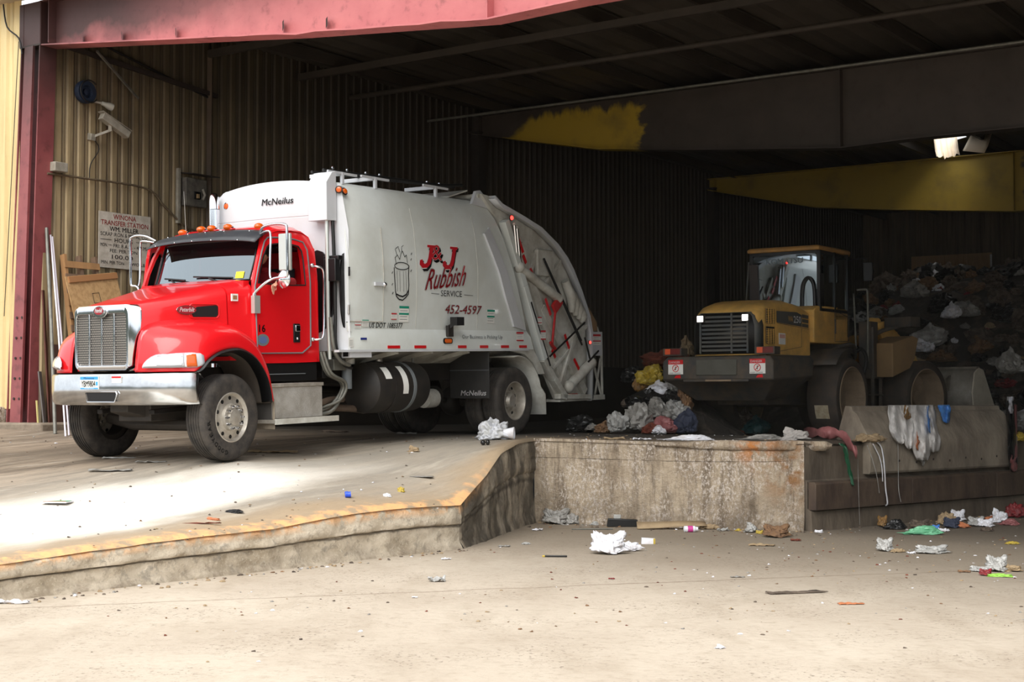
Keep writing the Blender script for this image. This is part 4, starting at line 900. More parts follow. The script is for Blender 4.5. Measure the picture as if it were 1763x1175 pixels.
MB().lathe([(0, .07), (.28, .07), (.30, .05)], (-2.42, .95, .80), (0, 0, 1), 14, m_cg).build('filter_canister', m_cg, truck, smooth=40); MB().box((-2.35, .7, 1.05), (-2.1, 1.0, 1.2), m_galv).build('valve_block', m_galv, truck, bevel=.01); g.tube(smooth_path([(-3.2, .6, .48), (-2.8, .75, .52), (-2.4, .7, .55), (-2.0, .6, .6)], 4), .05, 10, mat('rusty_brown_pipe', (.36, .30, .25), .6, col2=(.22, .17, .14), scale=6)); g.tube([(-3.95, .9, 1.2), (-3.95, .9, .55)], .02, 8, m_galv); MB().box((-2.45, .3, .95), (-2.1, .8, 1.2), m_chs).build('battery_box', m_chs, truck, bevel=.01)
g.build('hydraulic_lines', m_rubb, truck, smooth=50)
# ---- packer body
def bys(z):   # half width of the bulged flank
    return float(np.interp(z, [1.31, 1.50, 1.60, 2.0, 2.5, 3.0, 3.3, 3.5, 3.56], [1.255, 1.255, 1.205, 1.235, 1.245, 1.20, 1.13, 1.03, .98]))
def bsec(x, k=1., top=3.56):
    zs = [1.31, 1.32, 1.50, 1.60, 1.8, 2.0, 2.25, 2.5, 2.75, 3.0, 3.15, 3.3, 3.42, 3.5, 3.56]; r_ = []
    for z in zs: zz = min(z, top); r_.append((x(z) if callable(x) else x, bys(z)*k if z < 3.55 else .96*k, 1.31+(z-1.31)*(top-1.31)/2.25))
    for a in (.7, .4, 0): r_.append((x(3.56) if callable(x) else x, a*k, top+.045*(1-a*a)))
    return r_+[(p[0], -p[1], p[2]) for p in reversed(r_[:-1])]
g = MB(); rear = lambda z: float(np.interp(z, [1.31, 1.65, 2.6, 3.2, 3.56], [-6.60, -6.45, -6.05, -5.80, -5.62]))
fr = lambda z: -2.12
secs = [bsec(lambda z: -2.13+.0*z, .99)]+[bsec(x) for x in (-2.16, -2.6, -3.3, -4.2, -5.0)]+[bsec(lambda z: (rear(z)-5.0)/2), bsec(rear)]
g.loft(secs, m_gry); body = g.build('packer_body', m_gry, truck, smooth=30)
# front bulkhead: arched, bowed, narrower
g = MB(); rws = []
for k in range(17):
    a = k/16*2-1; y = 1.10*a; zt_ = 3.62-.10*a*a-(.06 if abs(a) > .98 else 0); x = -1.98-.10*a*a
    rws.append([(x, y, 1.31), (x, y, 1.9), (x, y, 2.5), (x, y, 3.10), (x-.004, y, 3.105), (x-.004, y, 3.115), (x, y, 3.12), (x-.02, y, zt_-.04), (x-.05, y, zt_), (-2.3, y, zt_)])
g.grid(rws, m_wht); g.prism([(-1.98-.1, 1.10, 1.31), (-2.16, 1.235, 1.31), (-2.16, 1.235, 2.9), (-2.10, 1.16, 3.5), (-2.08, 1.10, 3.52)], (0, -.12, 0), m_wht)
g.grid([[(-2.08, s_*1.10, z), (-2.14, s_*(bys(z)-.0), z)] for z in (1.31, 1.5, 2, 2.5, 3.0, 3.3, 3.5) for s_ in (1,)], m_wht); g.grid([[(-2.08, s_*1.10, z), (-2.14, s_*(bys(z)-.0), z)] for z in (1.31, 1.5, 2, 2.5, 3.0, 3.3, 3.5) for s_ in (-1,)], m_wht)
bh = g.build('bulkhead', m_wht, truck, smooth=35)
g = MB()
def onbh(p): a = p.y/1.10; return V((-1.98-.10*a*a+.006, p.y, p.z))
lettering(g, 'McNeilus', (-1.9, -.13, 3.30), (0, 1, 0), (0, 0, 1), .55, .085, m_ink, bold=.03, shear=.2, fn=onbh); g.build('bulkhead_lettering', m_ink, bh, smooth=0)
def round_lamp(c, ax, par, nm='marker_lamp', r=.045, m=None):
    g = MB(); g.lathe([(0, r*1.3), (.012, r*1.3), (.014, r)], c, ax, 18, m_blk); g.lathe([(.012, r), (.03, r*.8), (.04, 0)], c, ax, 18, m or m_amb); return g.build(nm, m_amb, par, smooth=40)
round_lamp((-2.07, -.86, 3.35), (1, 0, 0), bh); round_lamp((-2.07, 1.16, 3.43), (.8, .4, 0), body, r=.04); round_lamp((-2.22, 1.12, 3.42), (0, 1, .3), body, r=.04)
# visor box at the corner + tubes
g = MB(); g.prism([(-2.06, .80, 3.02), (-1.86, .80, 3.02), (-1.86, .80, 3.52), (-1.98, .80, 3.66), (-2.06, .80, 3.68)], (0, .32, 0), m_wht); g.build('corner_box', m_wht, bh, bevel=.006)
g = MB(); g.box((-2.02, 1.0, 2.22), (-1.92, 1.20, 2.52), m_blk); g.box((-2.06, .96, 2.50), (-1.96, 1.22, 2.56), m_blk); g.build('control_box', m_blk, bh, bevel=.01)
g = MB(); g.prism([(-2.085-.01*0, .80+.28*math.cos(a), 2.1+.55*math.sin(a)) for a in np.linspace(0, 2*math.pi, 20, endpoint=False)], (.06, 0, 0), m_blk); g.prism([(-2.075+.19*math.cos(a)*.5-.05, 1.17, 2.1+.50*math.sin(a)) for a in np.linspace(0, 2*math.pi, 20, endpoint=False)], (0, .02, 0), m_blk); g.build('bulkhead_recess', m_blk, bh)
# flank: seams, access door, hinges, handle
def fl_pt(x, z, off=.006): return V((x, bys(z)+off, z))
for x in (-3.62, -5.12): MB().tube([fl_pt(x+.0, z, .0) for z in (1.62, 2.0, 2.5, 3.0, 3.3)], .004, 5, m_gdt).build('weld_seam', m_gdt, body)
g = MB(); dr = [(-2.12, 1.70), (-2.86, 1.70), (-2.86, 2.2), (-2.86, 2.95), (-2.50, 3.30), (-2.12, 3.46)]
g.tube([fl_pt(-2.86, z, .012) for z in np.linspace(1.70, 2.98, 8)], .006, 5, m_gdt); g.tube([fl_pt(-2.16, 1.70, .01), fl_pt(-2.86, 1.70, .01)], .008, 5, m_gdt)
ad_ = g.build('access_door', m_gdt, body)
g = MB(); g.box((-2.86, 1.245, 2.18), (-2.66, 1.275, 2.23), m_wht); g.ball((-2.86, 1.27, 2.20), .035, m_chr); g.build('door_latch', m_wht, ad_)
for z in (1.85, 2.35): MB().tube([fl_pt(-2.13, z-.06, .02), fl_pt(-2.13, z+.06, .02)], .014, 8).build('door_hinge', m_chr, ad_)
# raised rib; the extra-white material paints in light on its angled facet
g = MB(); P_ = [(-5.34, 3.06), (-5.50, 3.16), (-6.0, 2.3), (-6.48, 1.62), (-6.22, 1.66), (-5.72, 2.3)]
PL = [(-5.34, 3.05), (-5.50, 2.75), (-5.66, 2.45), (-5.82, 2.1), (-6.0, 1.8), (-6.08, 1.66)]; PR = [(-5.50, 3.15), (-5.72, 2.75), (-5.88, 2.45), (-6.06, 2.1), (-6.24, 1.8), (-6.42, 1.60)]
g.grid([[fl_pt(a[0], a[1], 0), fl_pt(a[0], a[1], .035), fl_pt(b_[0], b_[1], .035), fl_pt(b_[0], b_[1], 0)] for a, b_ in zip(PL, PR)], m_wht); g.build('side_rib', mat('lit_rib_white', (.95, .95, .94), .35, coat=.3), body, smooth=0)
# lower sill with reflectors and marker, mud-guards
g = MB(); g.box((-6.45, 1.18, 1.29), (-1.9, 1.262, 1.32), m_wht); g.build('sill_strip', m_wht, body)
for u0 in (-2.92, -3.52, -4.56, -5.12, -5.68, -6.18):
    MB().box((u0-.27+.06*(u0 < -4.5), 1.258, 1.335), (u0, 1.264, 1.375)).build('reflector', m_ref, body)
g = MB(); g.prism([(x, 1.256, z) for x, z in rrect(-4.42, 1.40, -4.20, 1.48, .035)], (0, .012, 0), m_blk); g.prism([(x, 1.268, z) for x, z in rrect(-4.39, 1.412, -4.23, 1.468, .025)], (0, .008, 0), m_amb); g.build('side_marker', m_amb, body)
g = MB(); g.bar((-4.30, 1.25, 1.62), (-4.42, 1.36, 1.72), .05, .05, m=m_blk); g.box((-4.50, 1.30, 1.66), (-4.32, 1.42, 1.78), m_blk); g.box((-4.40, 1.25, 1.50), (-4.28, 1.30, 1.66), m_chs); g.build('side_camera', m_blk, body)
# printing on the flank
def flk(p): return V((p.x, bys(p.z)+.009, p.z))
def flk2(p): return V((p.x, bys(p.z)+.011, p.z))
EX = (-1, 0, 0); EZ = (0, 0, 1)
g = MB()
def big_j(x, z, h, grow, m_, off):
    """slab-headed slanted J; grow fattens it for the outline"""
    sh = .30; sl = [(0.30, 1.0), (.52, 1.0), (.74, 1.0), (.74, .90), (.66, .88), (.62, .4), (.58, .18), (.42, .0), (.16, -.02), (-.02, .12), (-.03, .30), (.10, .36), (.17, .22), (.26, .16), (.36, .22), (.42, .42), (.46, .88), (.30, .90)]
    cx = .36; cz = .45; pts = []
    n_ = len(sl)
    for i in range(n_):
        p0, p1, p2 = sl[i-1], sl[i], sl[(i+1) % n_]; tx, tz = p2[0]-p0[0], p2[1]-p0[1]; q = math.hypot(tx, tz) or 1
        a_, b_ = p1[0]-tz/q*grow*-1, p1[1]+tx/q*grow
        pts.append(off(V((x-(a_*h*1.28+b_*h*sh), 0, z+b_*h))))
    g.add(pts, [tuple(range(n_))], m_)
rr3 = lambda p: V((p.x, bys(p.z)+.013, p.z))
for dx, dz, gr_, m_, off in ((.035, -.03, .05, m_ink, flk), (0, 0, .035, m_stk, flk2), (0, 0, 0, m_inkr, rr3)):
    big_j(-3.67-dx, 2.47+dz, .33, gr_, m_, off); lettering(g, '&', (-3.97-dx, 0, 2.59+dz), EX, EZ, .24, .22, m_, bold=gr_*.8, shear=.2, fn=off); big_j(-4.22-dx, 2.475+dz, .33, gr_, m_, off)
gp = MB()
for m_, bo, off in ((m_ink, .034, flk), (m_stk, .021, flk2), (m_inkr, .004, lambda p: V((p.x, bys(p.z)+.013, p.z)))):
    lettering(g, 'Rubbish', (-3.80, 0, 2.155), EX, EZ, .93, .30, m_, bold=bo, shear=.45, fn=off, slope=.10)
    lettering(gp, '452-4597', (-4.28, 0, 1.835), EX, EZ, .90, .125, m_, bold=bo*.8, shear=.25, fn=off)
g.build('company_lettering', m_ink, body, smooth=0); g = MB()
lettering(g, 'SERVICE', (-4.18, 0, 2.08), EX, EZ, .52, .085, m_ink, fn=flk)
for x0, x1 in ((-3.95, -4.14), (-4.75, -4.98)): g.add([flk(V((x0, 0, 2.11))), flk(V((x1, 0, 2.105))), flk(V((x1, 0, 2.112))), flk(V((x0, 0, 2.117)))], [(0, 1, 2, 3)], m_ink)
g.build('service_lettering', m_ink, body, smooth=0); gp.build('phone_number', m_inkr, body, smooth=0); g = MB()
lettering(g, 'US DOT 1085377', (-2.58, 0, 1.615), EX, EZ, .72, .07, m_ink, bold=.02, shear=.2, fn=flk)
g.build('registration_lettering', m_ink, body, smooth=0); g = MB()
lettering(g, 'Our Business is Picking Up', (-4.66, 0, 1.455), EX, EZ, 1.05, .075, m_cg, shear=.25, fn=flk)
g.build('slogan_lettering', m_cg, body, smooth=0)
# plain battered can drawn in black line
g = MB()
def ln(pts, w=.011, m_=m_ink):
    for a, b_ in zip(pts[:-1], pts[1:]):
        a, b_ = V((a[0], 0, a[1])), V((b_[0], 0, b_[1])); d = (b_-a).normalized(); s_ = V((-d.z, 0, d.x))*w/2
        g.add([flk(a-s_-d*w*.3), flk(b_-s_+d*w*.3), flk(b_+s_+d*w*.3), flk(a+s_-d*w*.3)], [(0, 1, 2, 3)], m_)
cx_ = -3.27
def cl(pts, w=.011): ln([(cx_-a, 2.02+b_) for a, b_ in pts], w)
cl([(-.17, .42), (-.16, .30), (-.14, .10), (-.12, .03), (-.06, -.01), (.02, -.02), (.09, .02), (.15, .07), (.16, .20), (.15, .33), (.16, .46)], .016)
cl([(.16*math.cos(a)-.0, .45+.05*math.sin(a)) for a in np.linspace(0, 2*math.pi, 16)], .012); cl([(-.12, .06), (-.05, .04), (.02, .03), (.10, .06), (.15, .12)], .02)
for dx in (-.10, -.04, .04, .10): cl([(dx-.01, .38), (dx, .26), (dx+.005, .10)], .006)
cl([(-.12, .47), (-.14, .56), (-.08, .60), (-.04, .54), (.0, .62), (.04, .66), (.08, .58), (.12, .61), (.13, .50)], .009); cl([(.02, .64), (.03, .72), (.07, .74)], .008); cl([(-.09, .60), (-.12, .68), (-.05, .72), (-.02, .64)], .008)
for a, b_ in ((-.22, .18), (-.21, .06), (.21, .54), (.23, .62), (.20, .38), (-.22, .34)): cl([(a, b_), (a+.02, b_+.025)], .012)
g.build('can_line_drawing', m_ink, body, smooth=0)
def sticker(par, x0, z0, w_, h_, bands, nm='sticker', y=None):
    g = MB(); f = (lambda p: V((p.x, bys(p.z)+.008, p.z))) if y is None else (lambda p: V((p.x, y, p.z)))
    def q(a, b_, c_, d, m_, o_): g.add([f(V((x0-a, 0, z0+b_)))+V((0, o_, 0)), f(V((x0-c_, 0, z0+b_)))+V((0, o_, 0)), f(V((x0-c_, 0, z0+d)))+V((0, o_, 0)), f(V((x0-a, 0, z0+d)))+V((0, o_, 0))], [(0, 1, 2, 3)], m_)
    q(0, 0, w_, h_, m_stk, 0)
    for b0, b1, m_ in bands: q(0, h_*b0, w_, h_*b1, m_, .002)
    for k in range(4):
        zz = .15+k*.18
        if not any(b0-.05 < zz < b1+.05 for b0, b1, _ in bands): q(.1*w_, h_*zz, .85*w_, h_*(zz+.03), m_cg, .002)
    return g.build(nm, m_stk, par, smooth=0)
sticker(body, -3.22, 1.70, .22, .22, [(.85, 1, m_grn), (.45, .57, m_grn)]); sticker(body, -3.05, 1.73, .12, .09, [(.8, 1, m_inkr), (0, .12, m_inkr)]); sticker(body, -5.36, 1.71, .20, .20, [(.85, 1, m_grn), (.42, .55, m_grn)])
sticker(body, -2.28, 1.60, .13, .11, [(.8, 1, m_inkr), (.4, .5, m_inkr)]); sticker(body, -2.43, 1.63, .14, .09, [(.8, 1, m_grn)]); sticker(body, -2.10, 1.56, .09, .13, [(.9, 1, m_cg)]); sticker(body, -2.10, 1.36, .09, .12, []); sticker(body, -2.34, 1.45, .13, .03, [(0, 1, mat('navy_print', (.15, .2, .5), .5))])
sticker(body, -6.10, 1.44, .20, .14, [(.8, 1, m_inkr), (0, .14, m_inkr)], y=1.262)
# roof rails and top gear
g = MB(); g.tube(smooth_path([(-2.0, .95, 3.70), (-3.3, .93, 3.72), (-4.6, .90, 3.74), (-5.3, .85, 3.80)], 4), .022, 8, m_rubb); g.tube([(-2.0, .75, 3.69), (-5.3, .7, 3.78)], .02, 8, m_rubb)
g.build('roof_hoses', m_rubb, body)
for x in (-2.35, -3.05, -4.45): 
    g = MB(); g.bar((x, .98, 3.54), (x, .98, 3.70), .04, .04, m=m_wht); g.bar((x+.02, .98, 3.68), (x+.02, .45, 3.68), .06, .05, m=m_wht); g.bar((x-.3, .98, 3.68), (x+.3, .98, 3.69), .03, .03, m=m_wht)
    for k in range(2): g.ball((x-.2+.3*k, .9, 3.76), .022, m_chr, 8, 5)
    g.build('hose_bracket', m_wht, body)
# underside skirts
g = MB(); g.loft([[(-2.1, -.9, 1.31), (-2.1, .9, 1.31), (-2.1, .5, 1.12), (-2.1, -.5, 1.12)], [(-6.5, -.9, 1.31), (-6.5, .9, 1.31), (-6.5, .5, 1.12), (-6.5, -.5, 1.12)]]); 
for x in (-2.4, -3.2, -4.0, -4.9): g.bar((x, .5, 1.15), (x, 1.2, 1.29), .06, .06)
g.build('body_subframe', m_gdt, truck)
g = MB(); g.box((-2.60, 1.08, 1.215), (-2.16, 1.24, 1.30), m_wht); g.box((-2.165, 1.11, 1.23), (-2.155, 1.20, 1.29), m_blk); g.build('work_lamp_box', m_wht, truck, bevel=.005)
# mud flap ahead of rear wheel with lettering; guard behind
g = MB(); g.box((-5.42, .50, .58), (-5.40, 1.22, 1.28)); g.build('mud_flap', m_blk if False else mat('mud_flap_rubber', (.14, .14, .14), .6, col2=(.22, .21, .2), scale=3), truck, bevel=.004)
g = MB(); lettering(g, 'McNeilus', (-5.395, .70, .625), (0, 1, 0), (0, 0, 1), .46, .075, m_inkw, bold=.03, shear=.2); g.box((-5.40, .5, 1.0), (-5.39, 1.22, 1.01), m_cg); g.build('flap_lettering', m_inkw, bpy.data.objects['mud_flap'], smooth=0)
g = MB(); rws = []
for a in np.linspace(-10, 75, 10): rws.append([(-WBASE-.66*math.sin(R(a))*1.0, y, .55+.66*math.cos(R(a))) for y in (.5, 1.24)])
rws += [[(-6.95, y, .60) for y in (.5, 1.24)], [(-6.96, y, .28) for y in (.5, 1.24)]]
g.grid(rws); g.build('rear_mud_guard', m_gdt, truck, solid=.02, smooth=60)
g = MB(); g.prism([(-5.9, 1.18, 1.31), (-6.62, 1.18, 1.31), (-6.85, 1.18, 1.05), (-6.93, 1.18, .92), (-6.75, 1.18, .92), (-6.60, 1.18, 1.1), (-6.35, 1.18, 1.24)], (0, .06, 0)); g.build('wheel_arch_panel', m_gdt, truck)
# ---- tailgate
TG = [(-5.42,3.66),(-5.62,3.64),(-5.82,3.53),(-6.43,3.38),(-6.93,3.24),(-7.42,3.0),(-7.70,2.80),(-7.89,2.61),(-8.16,2.24),(-8.39,1.86),(-8.46,1.62),(-8.44,.50),(-7.45,.50),(-7.12,.95),(-6.87,1.24),(-6.55,1.9),(-6.2,2.77),(-5.85,3.3)]
g = MB()
for sd in (1, -1): g.prism([(x, sd*1.12, z) for x, z in TG], (0, -sd*.05, 0), m_gdt)
# curved outer skin and hopper floor
sk = [p for p in TG if True][1:12]; g.grid([[(x, 1.12, z), (x, -1.12, z)] for x, z in sk], m_gdt)
# flanged rim
rimp = TG[1:12]; g.grid([[(x, 1.08, z), (x, 1.24, z), (x*1.0+.06 if z < 3.4 else x+.02, 1.24, z-.05), (x+.06, 1.15, z-.05)] for x, z in rimp], m_wht); g.grid([[(x, -1.08, z), (x, -1.24, z), (x+.04, -1.24, z-.05)] for x, z in rimp], m_wht)
tg = g.build('tailgate', m_gdt, truck, smooth=30, solid=.006)
def tb_(nm, a, b_, r, m, par=tg, rod=None, y=1.19):
    g = MB(); A_ = V((a[0], y, a[1])); B_ = V((b_[0], y, b_[1])); d = (B_-A_).normalized()
    if rod: g.tube([A_, B_-d*rod], r, 16, m); g.tube([B_-d*rod, B_], r*.5, 12, m_chr)
    else: g.tube([A_, B_], r, 14, m)
    g.ball(A_, r*1.25, m_gdt, 10, 6); g.ball(B_, r*1.1, m_gdt, 10, 6); return g.build(nm, m, par, smooth=50)
tb_('packing_cylinder', (-6.28, 2.58), (-7.42, 2.13), .072, m_gdt, rod=.0, y=1.22); tb_('lift_cylinder', (-7.72, .70), (-8.46, 1.08), .085, m_gdt, y=1.2)
tb_('upper_cylinder', (-6.22, 3.2), (-6.30, 2.62), .03, m_chr, y=1.22); tb_('upper_cylinder', (-6.12, 3.24), (-6.18, 2.8), .025, m_chr, y=1.24)
# frame members of the tailgate side
def mem(nm, pts, w_, t, m=m_gdt, y=1.12): 
    g = MB(); 
    for a, b_ in zip(pts[:-1], pts[1:]): g.bar((a[0], y+t/2, a[1]), (b_[0], y+t/2, b_[1]), t, w_, m=m)
    return g.build(nm, m, tg, bevel=.006)
mem('hinge_post', [(-5.92, 3.28), (-6.42, 2.3), (-6.98, 1.16)], .12, .13, m_gry); 
mem('diagonal_brace', [(-6.38, 2.95), (-6.9, 2.05), (-7.65, .75)], .17, .06); mem('diagonal_brace', [(-6.95, 2.9), (-6.45, 2.2)], .08, .05)
mem('slide_channel', [(-7.0, 1.98), (-7.75, 1.15), (-8.3, .6)], .14, .07); mem('slide_channel', [(-8.35, 1.7), (-7.6, 1.2), (-7.25, 1.0)], .05, .09); mem('cross_strut', [(-7.95, 1.55), (-7.45, .72)], .06, .10); mem('cross_strut', [(-7.6, 2.75), (-7.1, 2.35)], .05, .06)
mem('lower_lip', [(-6.95, 1.15), (-7.25, .85), (-7.62, .52)], .10, .12); mem('lower_lip', [(-7.4, .55), (-8.4, .52)], .08, .12)
g = MB(); g.box((-7.35, 1.12, 2.48), (-6.85, 1.20, 2.9), m_gdt); g.xf(Matrix.Rotation(0, 4, 'X')); g.build('access_plate', m_gdt, tg, bevel=.02)
# ribbed guard, a fluted grey cover
g = MB()
for k in range(4):
    a = V((-7.66-.11*k, 1.2, 2.42-.10*k)); g.tube([a, a+V((-.16, .03, -.26)), a+V((-.20, 0, -.50+.05*k))], [.07, .085, .05], 10, m_gdt)
g.build('fluted_cover', m_gdt, tg, smooth=60)
# red linkage, dark hose runs
m_rlk = mat('red_oxide_link', (.70, .12, .13), .45)
g = MB(); g.bar((-7.50, 1.23, 2.15), (-7.25, 1.23, 1.95), .05, .16, m=m_rlk); g.bar((-7.32, 1.23, 2.0), (-7.18, 1.23, 1.35), .03, .035, m=m_rlk); g.bar((-7.12, 1.23, 1.42), (-7.30, 1.23, 1.30), .03, .05, m=m_rlk); g.build('red_linkage', m_rlk, tg, bevel=.006)
for a, b_ in (((-6.95, 2.75), (-8.08, 1.45)), ((-6.98, 2.70), (-8.10, 1.38)), ((-8.18, 1.75), (-7.1, 1.2)), ((-6.55, 2.05), (-7.10, 1.05)), ((-8.18, 1.5), (-8.35, 1.15)), ((-8.62, 1.28), (-8.30, 1.10))):
    MB().tube([(a[0], 1.25, a[1]), (b_[0], 1.24, b_[1])], .016, 8).build('tailgate_hose', m_rubb, tg)
for a, b_ in (((-6.30, 3.02), (-6.42, 2.82)), ((-6.42, 2.78), (-6.50, 2.66)), ((-6.62, 2.58), (-6.70, 2.46)), ((-7.05, 2.12), (-7.2, 1.86)), ((-7.62, 1.55), (-7.75, 1.32)), ((-7.9, 1.15), (-8.05, .98)), ((-7.22, 1.3), (-7.32, 1.18)), ((-7.72, .56), (-7.98, .56))):
    d = V((b_[0]-a[0], 0, b_[1]-a[1])); MB().bar((a[0], 1.205, a[1]), (b_[0], 1.205, b_[1]), .012, .05, m=m_ref).build('reflector', m_ref, tg)
round_lamp((-6.02, 1.25, 3.33), (0, 1, 0), tg, 'tail_lamp', .035, m_redl); round_lamp((-8.30, 1.26, 1.42), (0, 1, 0), tg, 'tail_lamp', .025, m_redl)
sticker(tg, -6.72, 1.70, .12, .12, [(.85, 1, m_inkr), (.2, .3, m_inkr)], y=1.26); sticker(tg, -6.80, 1.46, .15, .15, [(.8, 1, m_inkr), (0, .15, m_inkr)], y=1.26)
# pivot ears on top
g = MB(); 
for sd in (1, -1): g.prism([(-5.25, sd*1.02, 3.50), (-5.36, sd*1.02, 3.70), (-5.46, sd*1.02, 3.72), (-5.62, sd*1.02, 3.62), (-5.75, sd*1.02, 3.45)], (0, sd*.05, 0), m_wht)
g.tube([(-5.4, -1.05, 3.63), (-5.4, 1.09, 3.63)], .035, 10, m_gdt); g.prism([(-4.85, -.9, 3.58), (-4.9, .9, 3.58), (-5.3, .95, 3.70), (-5.3, -.95, 3.70)], (0, 0, .02), m_gdt); g.build('pivot_ears', m_wht, tg)
# rear riding step / side wing
g = MB(); g.box((-8.86, .95, .46), (-8.46, 1.22, .54), m_gdt); g.box((-8.83, 1.16, 1.2), (-8.48, 1.20, 1.60), m_wht); g.bar((-8.84, 1.18, .5), (-8.84, 1.18, 1.6), .03, .03, m=m_gdt); g.bar((-8.50, 1.18, .5), (-8.50, 1.18, 1.6), .03, .03, m=m_gdt); g.bar((-8.50, 1.18, 1.2), (-8.80, 1.18, .55), .03, .03, m=m_gdt); g.bar((-8.8, 1.18, 1.15), (-8.6, 1.18, .55), .025, .025, m=m_gdt)
g.box((-8.84, -1.2, .46), (-7.45, 1.2, .50), m_gdt); g.tube(smooth_path([(-8.55, 1.18, 1.6), (-8.6, 1.18, 1.68), (-8.7, 1.18, 1.68), (-8.75, 1.18, 1.6)], 4), .015, 8, m_gdt)
rs = g.build('riding_step', m_gdt, tg); sticker(rs, -8.52, 1.38, .26, .18, [(.8, 1, m_inkr), (.3, .42, m_inkr)], y=1.203); 
g = MB(); g.prism([(-8.38, 1.20, 2.0), (-8.60, 1.22, 1.75), (-8.60, 1.22, 1.62), (-8.45, 1.2, 1.60)], (0, .02, 0)); g.build('board_flap', mat('brown_board', (.48, .38, .27), .8), tg)
# ---------------------------------------------------------------- driver leaning an arm on the window sill
m_skin = mat('skin', (.80, .58, .48), .5); m_shirt = mat('red_shirt', (.62, .10, .13), .8, col2=(.5, .07, .10), scale=12); m_hair = mat('dark_hair', (.10, .07, .06), .7)
def skinned(name, nodes, edges, m, parent, subd=2, root=0):
    me = bpy.data.meshes.new(name); me.from_pydata([n_[0] for n_ in nodes], edges, []); me.materials.append(m)
    o = bpy.data.objects.new(name, me); C.objects.link(o); o.parent = parent
    sk = o.modifiers.new('skin', 'SKIN'); sk.use_smooth_shade = True
    for i, n_ in enumerate(nodes):
        v = me.skin_vertices[0].data[i]; r_ = n_[1]; v.radius = r_ if isinstance(r_, tuple) else (r_, r_); v.use_root = (i == root)
    sb = o.modifiers.new('sub', 'SUBSURF'); sb.levels = subd; sb.render_levels = subd
    return o
driver = empty('person', TM @ Matrix.Translation((-1.32, .50, 1.74)), 'driver in red shirt seated in the red cab, forearm out over the window sill', 'person')
# local axes as the truck's; origin at the seat top
nd = [((0, 0, .05), (.15, .17)), ((-.02, 0, .28), (.13, .18)), ((-.02, .01, .46), (.11, .20)), ((0, .01, .60), .07), ((.01, .015, .68), .055),
      ((-.02, .20, .52), .078), ((-.05, .42, .40), .062), ((-.02, .50, .46), .055),
      ((-.02, -.18, .52), .078), ((.14, -.24, .32), .058), ((.34, -.14, .34), .046), ((.22, .10, .02), .10), ((.52, .12, .0), .075), ((.22, -.12, .02), .10), ((.52, -.12, .0), .075), ((.20, .535, .46), .05)]
skinned('clothed_body', nd, [(0, 1), (1, 2), (2, 3), (3, 4), (2, 5), (5, 6), (6, 7), (7, 15), (2, 8), (8, 9), (9, 10), (0, 11), (11, 12), (0, 13), (13, 14)], m_shirt, driver)
# forearm over the sill and a relaxed hand outside
sillw = [((.16, .53, .50), .042), ((.24, .545, .49), .037), ((.35, .565, .47), .030), ((.40, .575, .455), (.032, .020))]
skinned('forearm', sillw, [(0, 1), (1, 2), (2, 3)], m_skin, driver)
palm = [((.39, .572, .457), (.030, .018)), ((.43, .585, .435), (.038, .016)), ((.455, .59, .41), (.036, .015))]
hand = skinned('hand', palm, [(0, 1), (1, 2)], m_skin, driver)
for k, (dx, L_, cu) in enumerate(((-.034, .070, .25), (-.012, .080, .32), (.012, .076, .42), (.034, .060, .52))):
    b0 = V((.322+dx*.45, .59, .402-dx*.9)) if False else V((.462, .592, .402))+V((.55, 0, .8)).normalized()*dx
    d1 = V((.55, .12, -.75)).normalized(); d2 = V((.18, .02, -1)).normalized(); d3 = V((-.25*cu*2, -.15, -.9)).normalized()
    p1 = b0+d1*L_*.42; p2 = p1+d2*L_*.34; p3_ = p2+d3*L_*.28
    skinned('finger', [((b0-d1*.012)[:], .0095), (p1[:], .0088), (p2[:], .0080), (p3_[:], .0068)], [(0, 1), (1, 2), (2, 3)], m_skin, driver, subd=1)
th_ = skinned('thumb', [((.415, .575, .425), .012), ((.412, .588, .392), .0105), ((.425, .598, .365), .008)], [(0, 1), (1, 2)], m_skin, driver, subd=1)
for o in [x for x in driver.children if x.name.split('.')[0] in ('forearm', 'hand', 'finger', 'thumb')]: o.location.z = -.035
# head turned towards the camera-left, in cap
def headmesh():
    g = MB(); rws = []
    for i in range(17):
        t = math.pi*i/16; r_ = []
        for k in range(24):
            p = 2*math.pi*k/24; x = math.sin(t)*math.cos(p); y = math.sin(t)*math.sin(p); z = math.cos(t)
            X = x*.098; Y_ = y*.078; Z = z*.118
            if z < -.1: X *= 1-.25*(-z-.1)*(1 if x > 0 else .3); Y_ *= 1-.42*(-z-.1)
            if x > .5: # face plane features
                if abs(y) < .16 and -.35 < z < .12: X += .026*(1-abs(y)/.16)*(1-abs(z+.14)/.26)
                if .12 < abs(y) < .5 and -.02 < z < .22: X -= .010
                if abs(y) < .3 and -.62 < z < -.48: X += .004
                if abs(y) < .25 and z < -.75: X += .012
            r_.append((X, Y_, Z))
        rws.append(r_)
    g.grid(rws, m_skin, closed=True); return g
g = headmesh(); hd = g.build('head', m_skin, driver, smooth=80); hd.location = (.05, .03, .82); hd.rotation_euler = (0, R(8), R(35))
for sd in (1, -1):
    g = MB(); g.ball((.080, sd*.030, .012), .010, mat('eye_white', (.85, .82, .78), .3), 10, 6); g.ball((.0885, sd*.030, .012), .005, m_blk, 8, 5); g.build('eye', m_blk, hd)
    g = MB(); g.ball((.0, sd*.078, -.01), .028, m_skin, 10, 6, (.6, .3, 1)); g.build('ear', m_skin, hd)
g = MB(); g.ball((.083, 0, -.066), .02, mat('lips', (.62, .36, .33), .5), 10, 6, (.35, 1.1, .25)); g.build('mouth', m_skin, hd)
g = MB(); rws = []
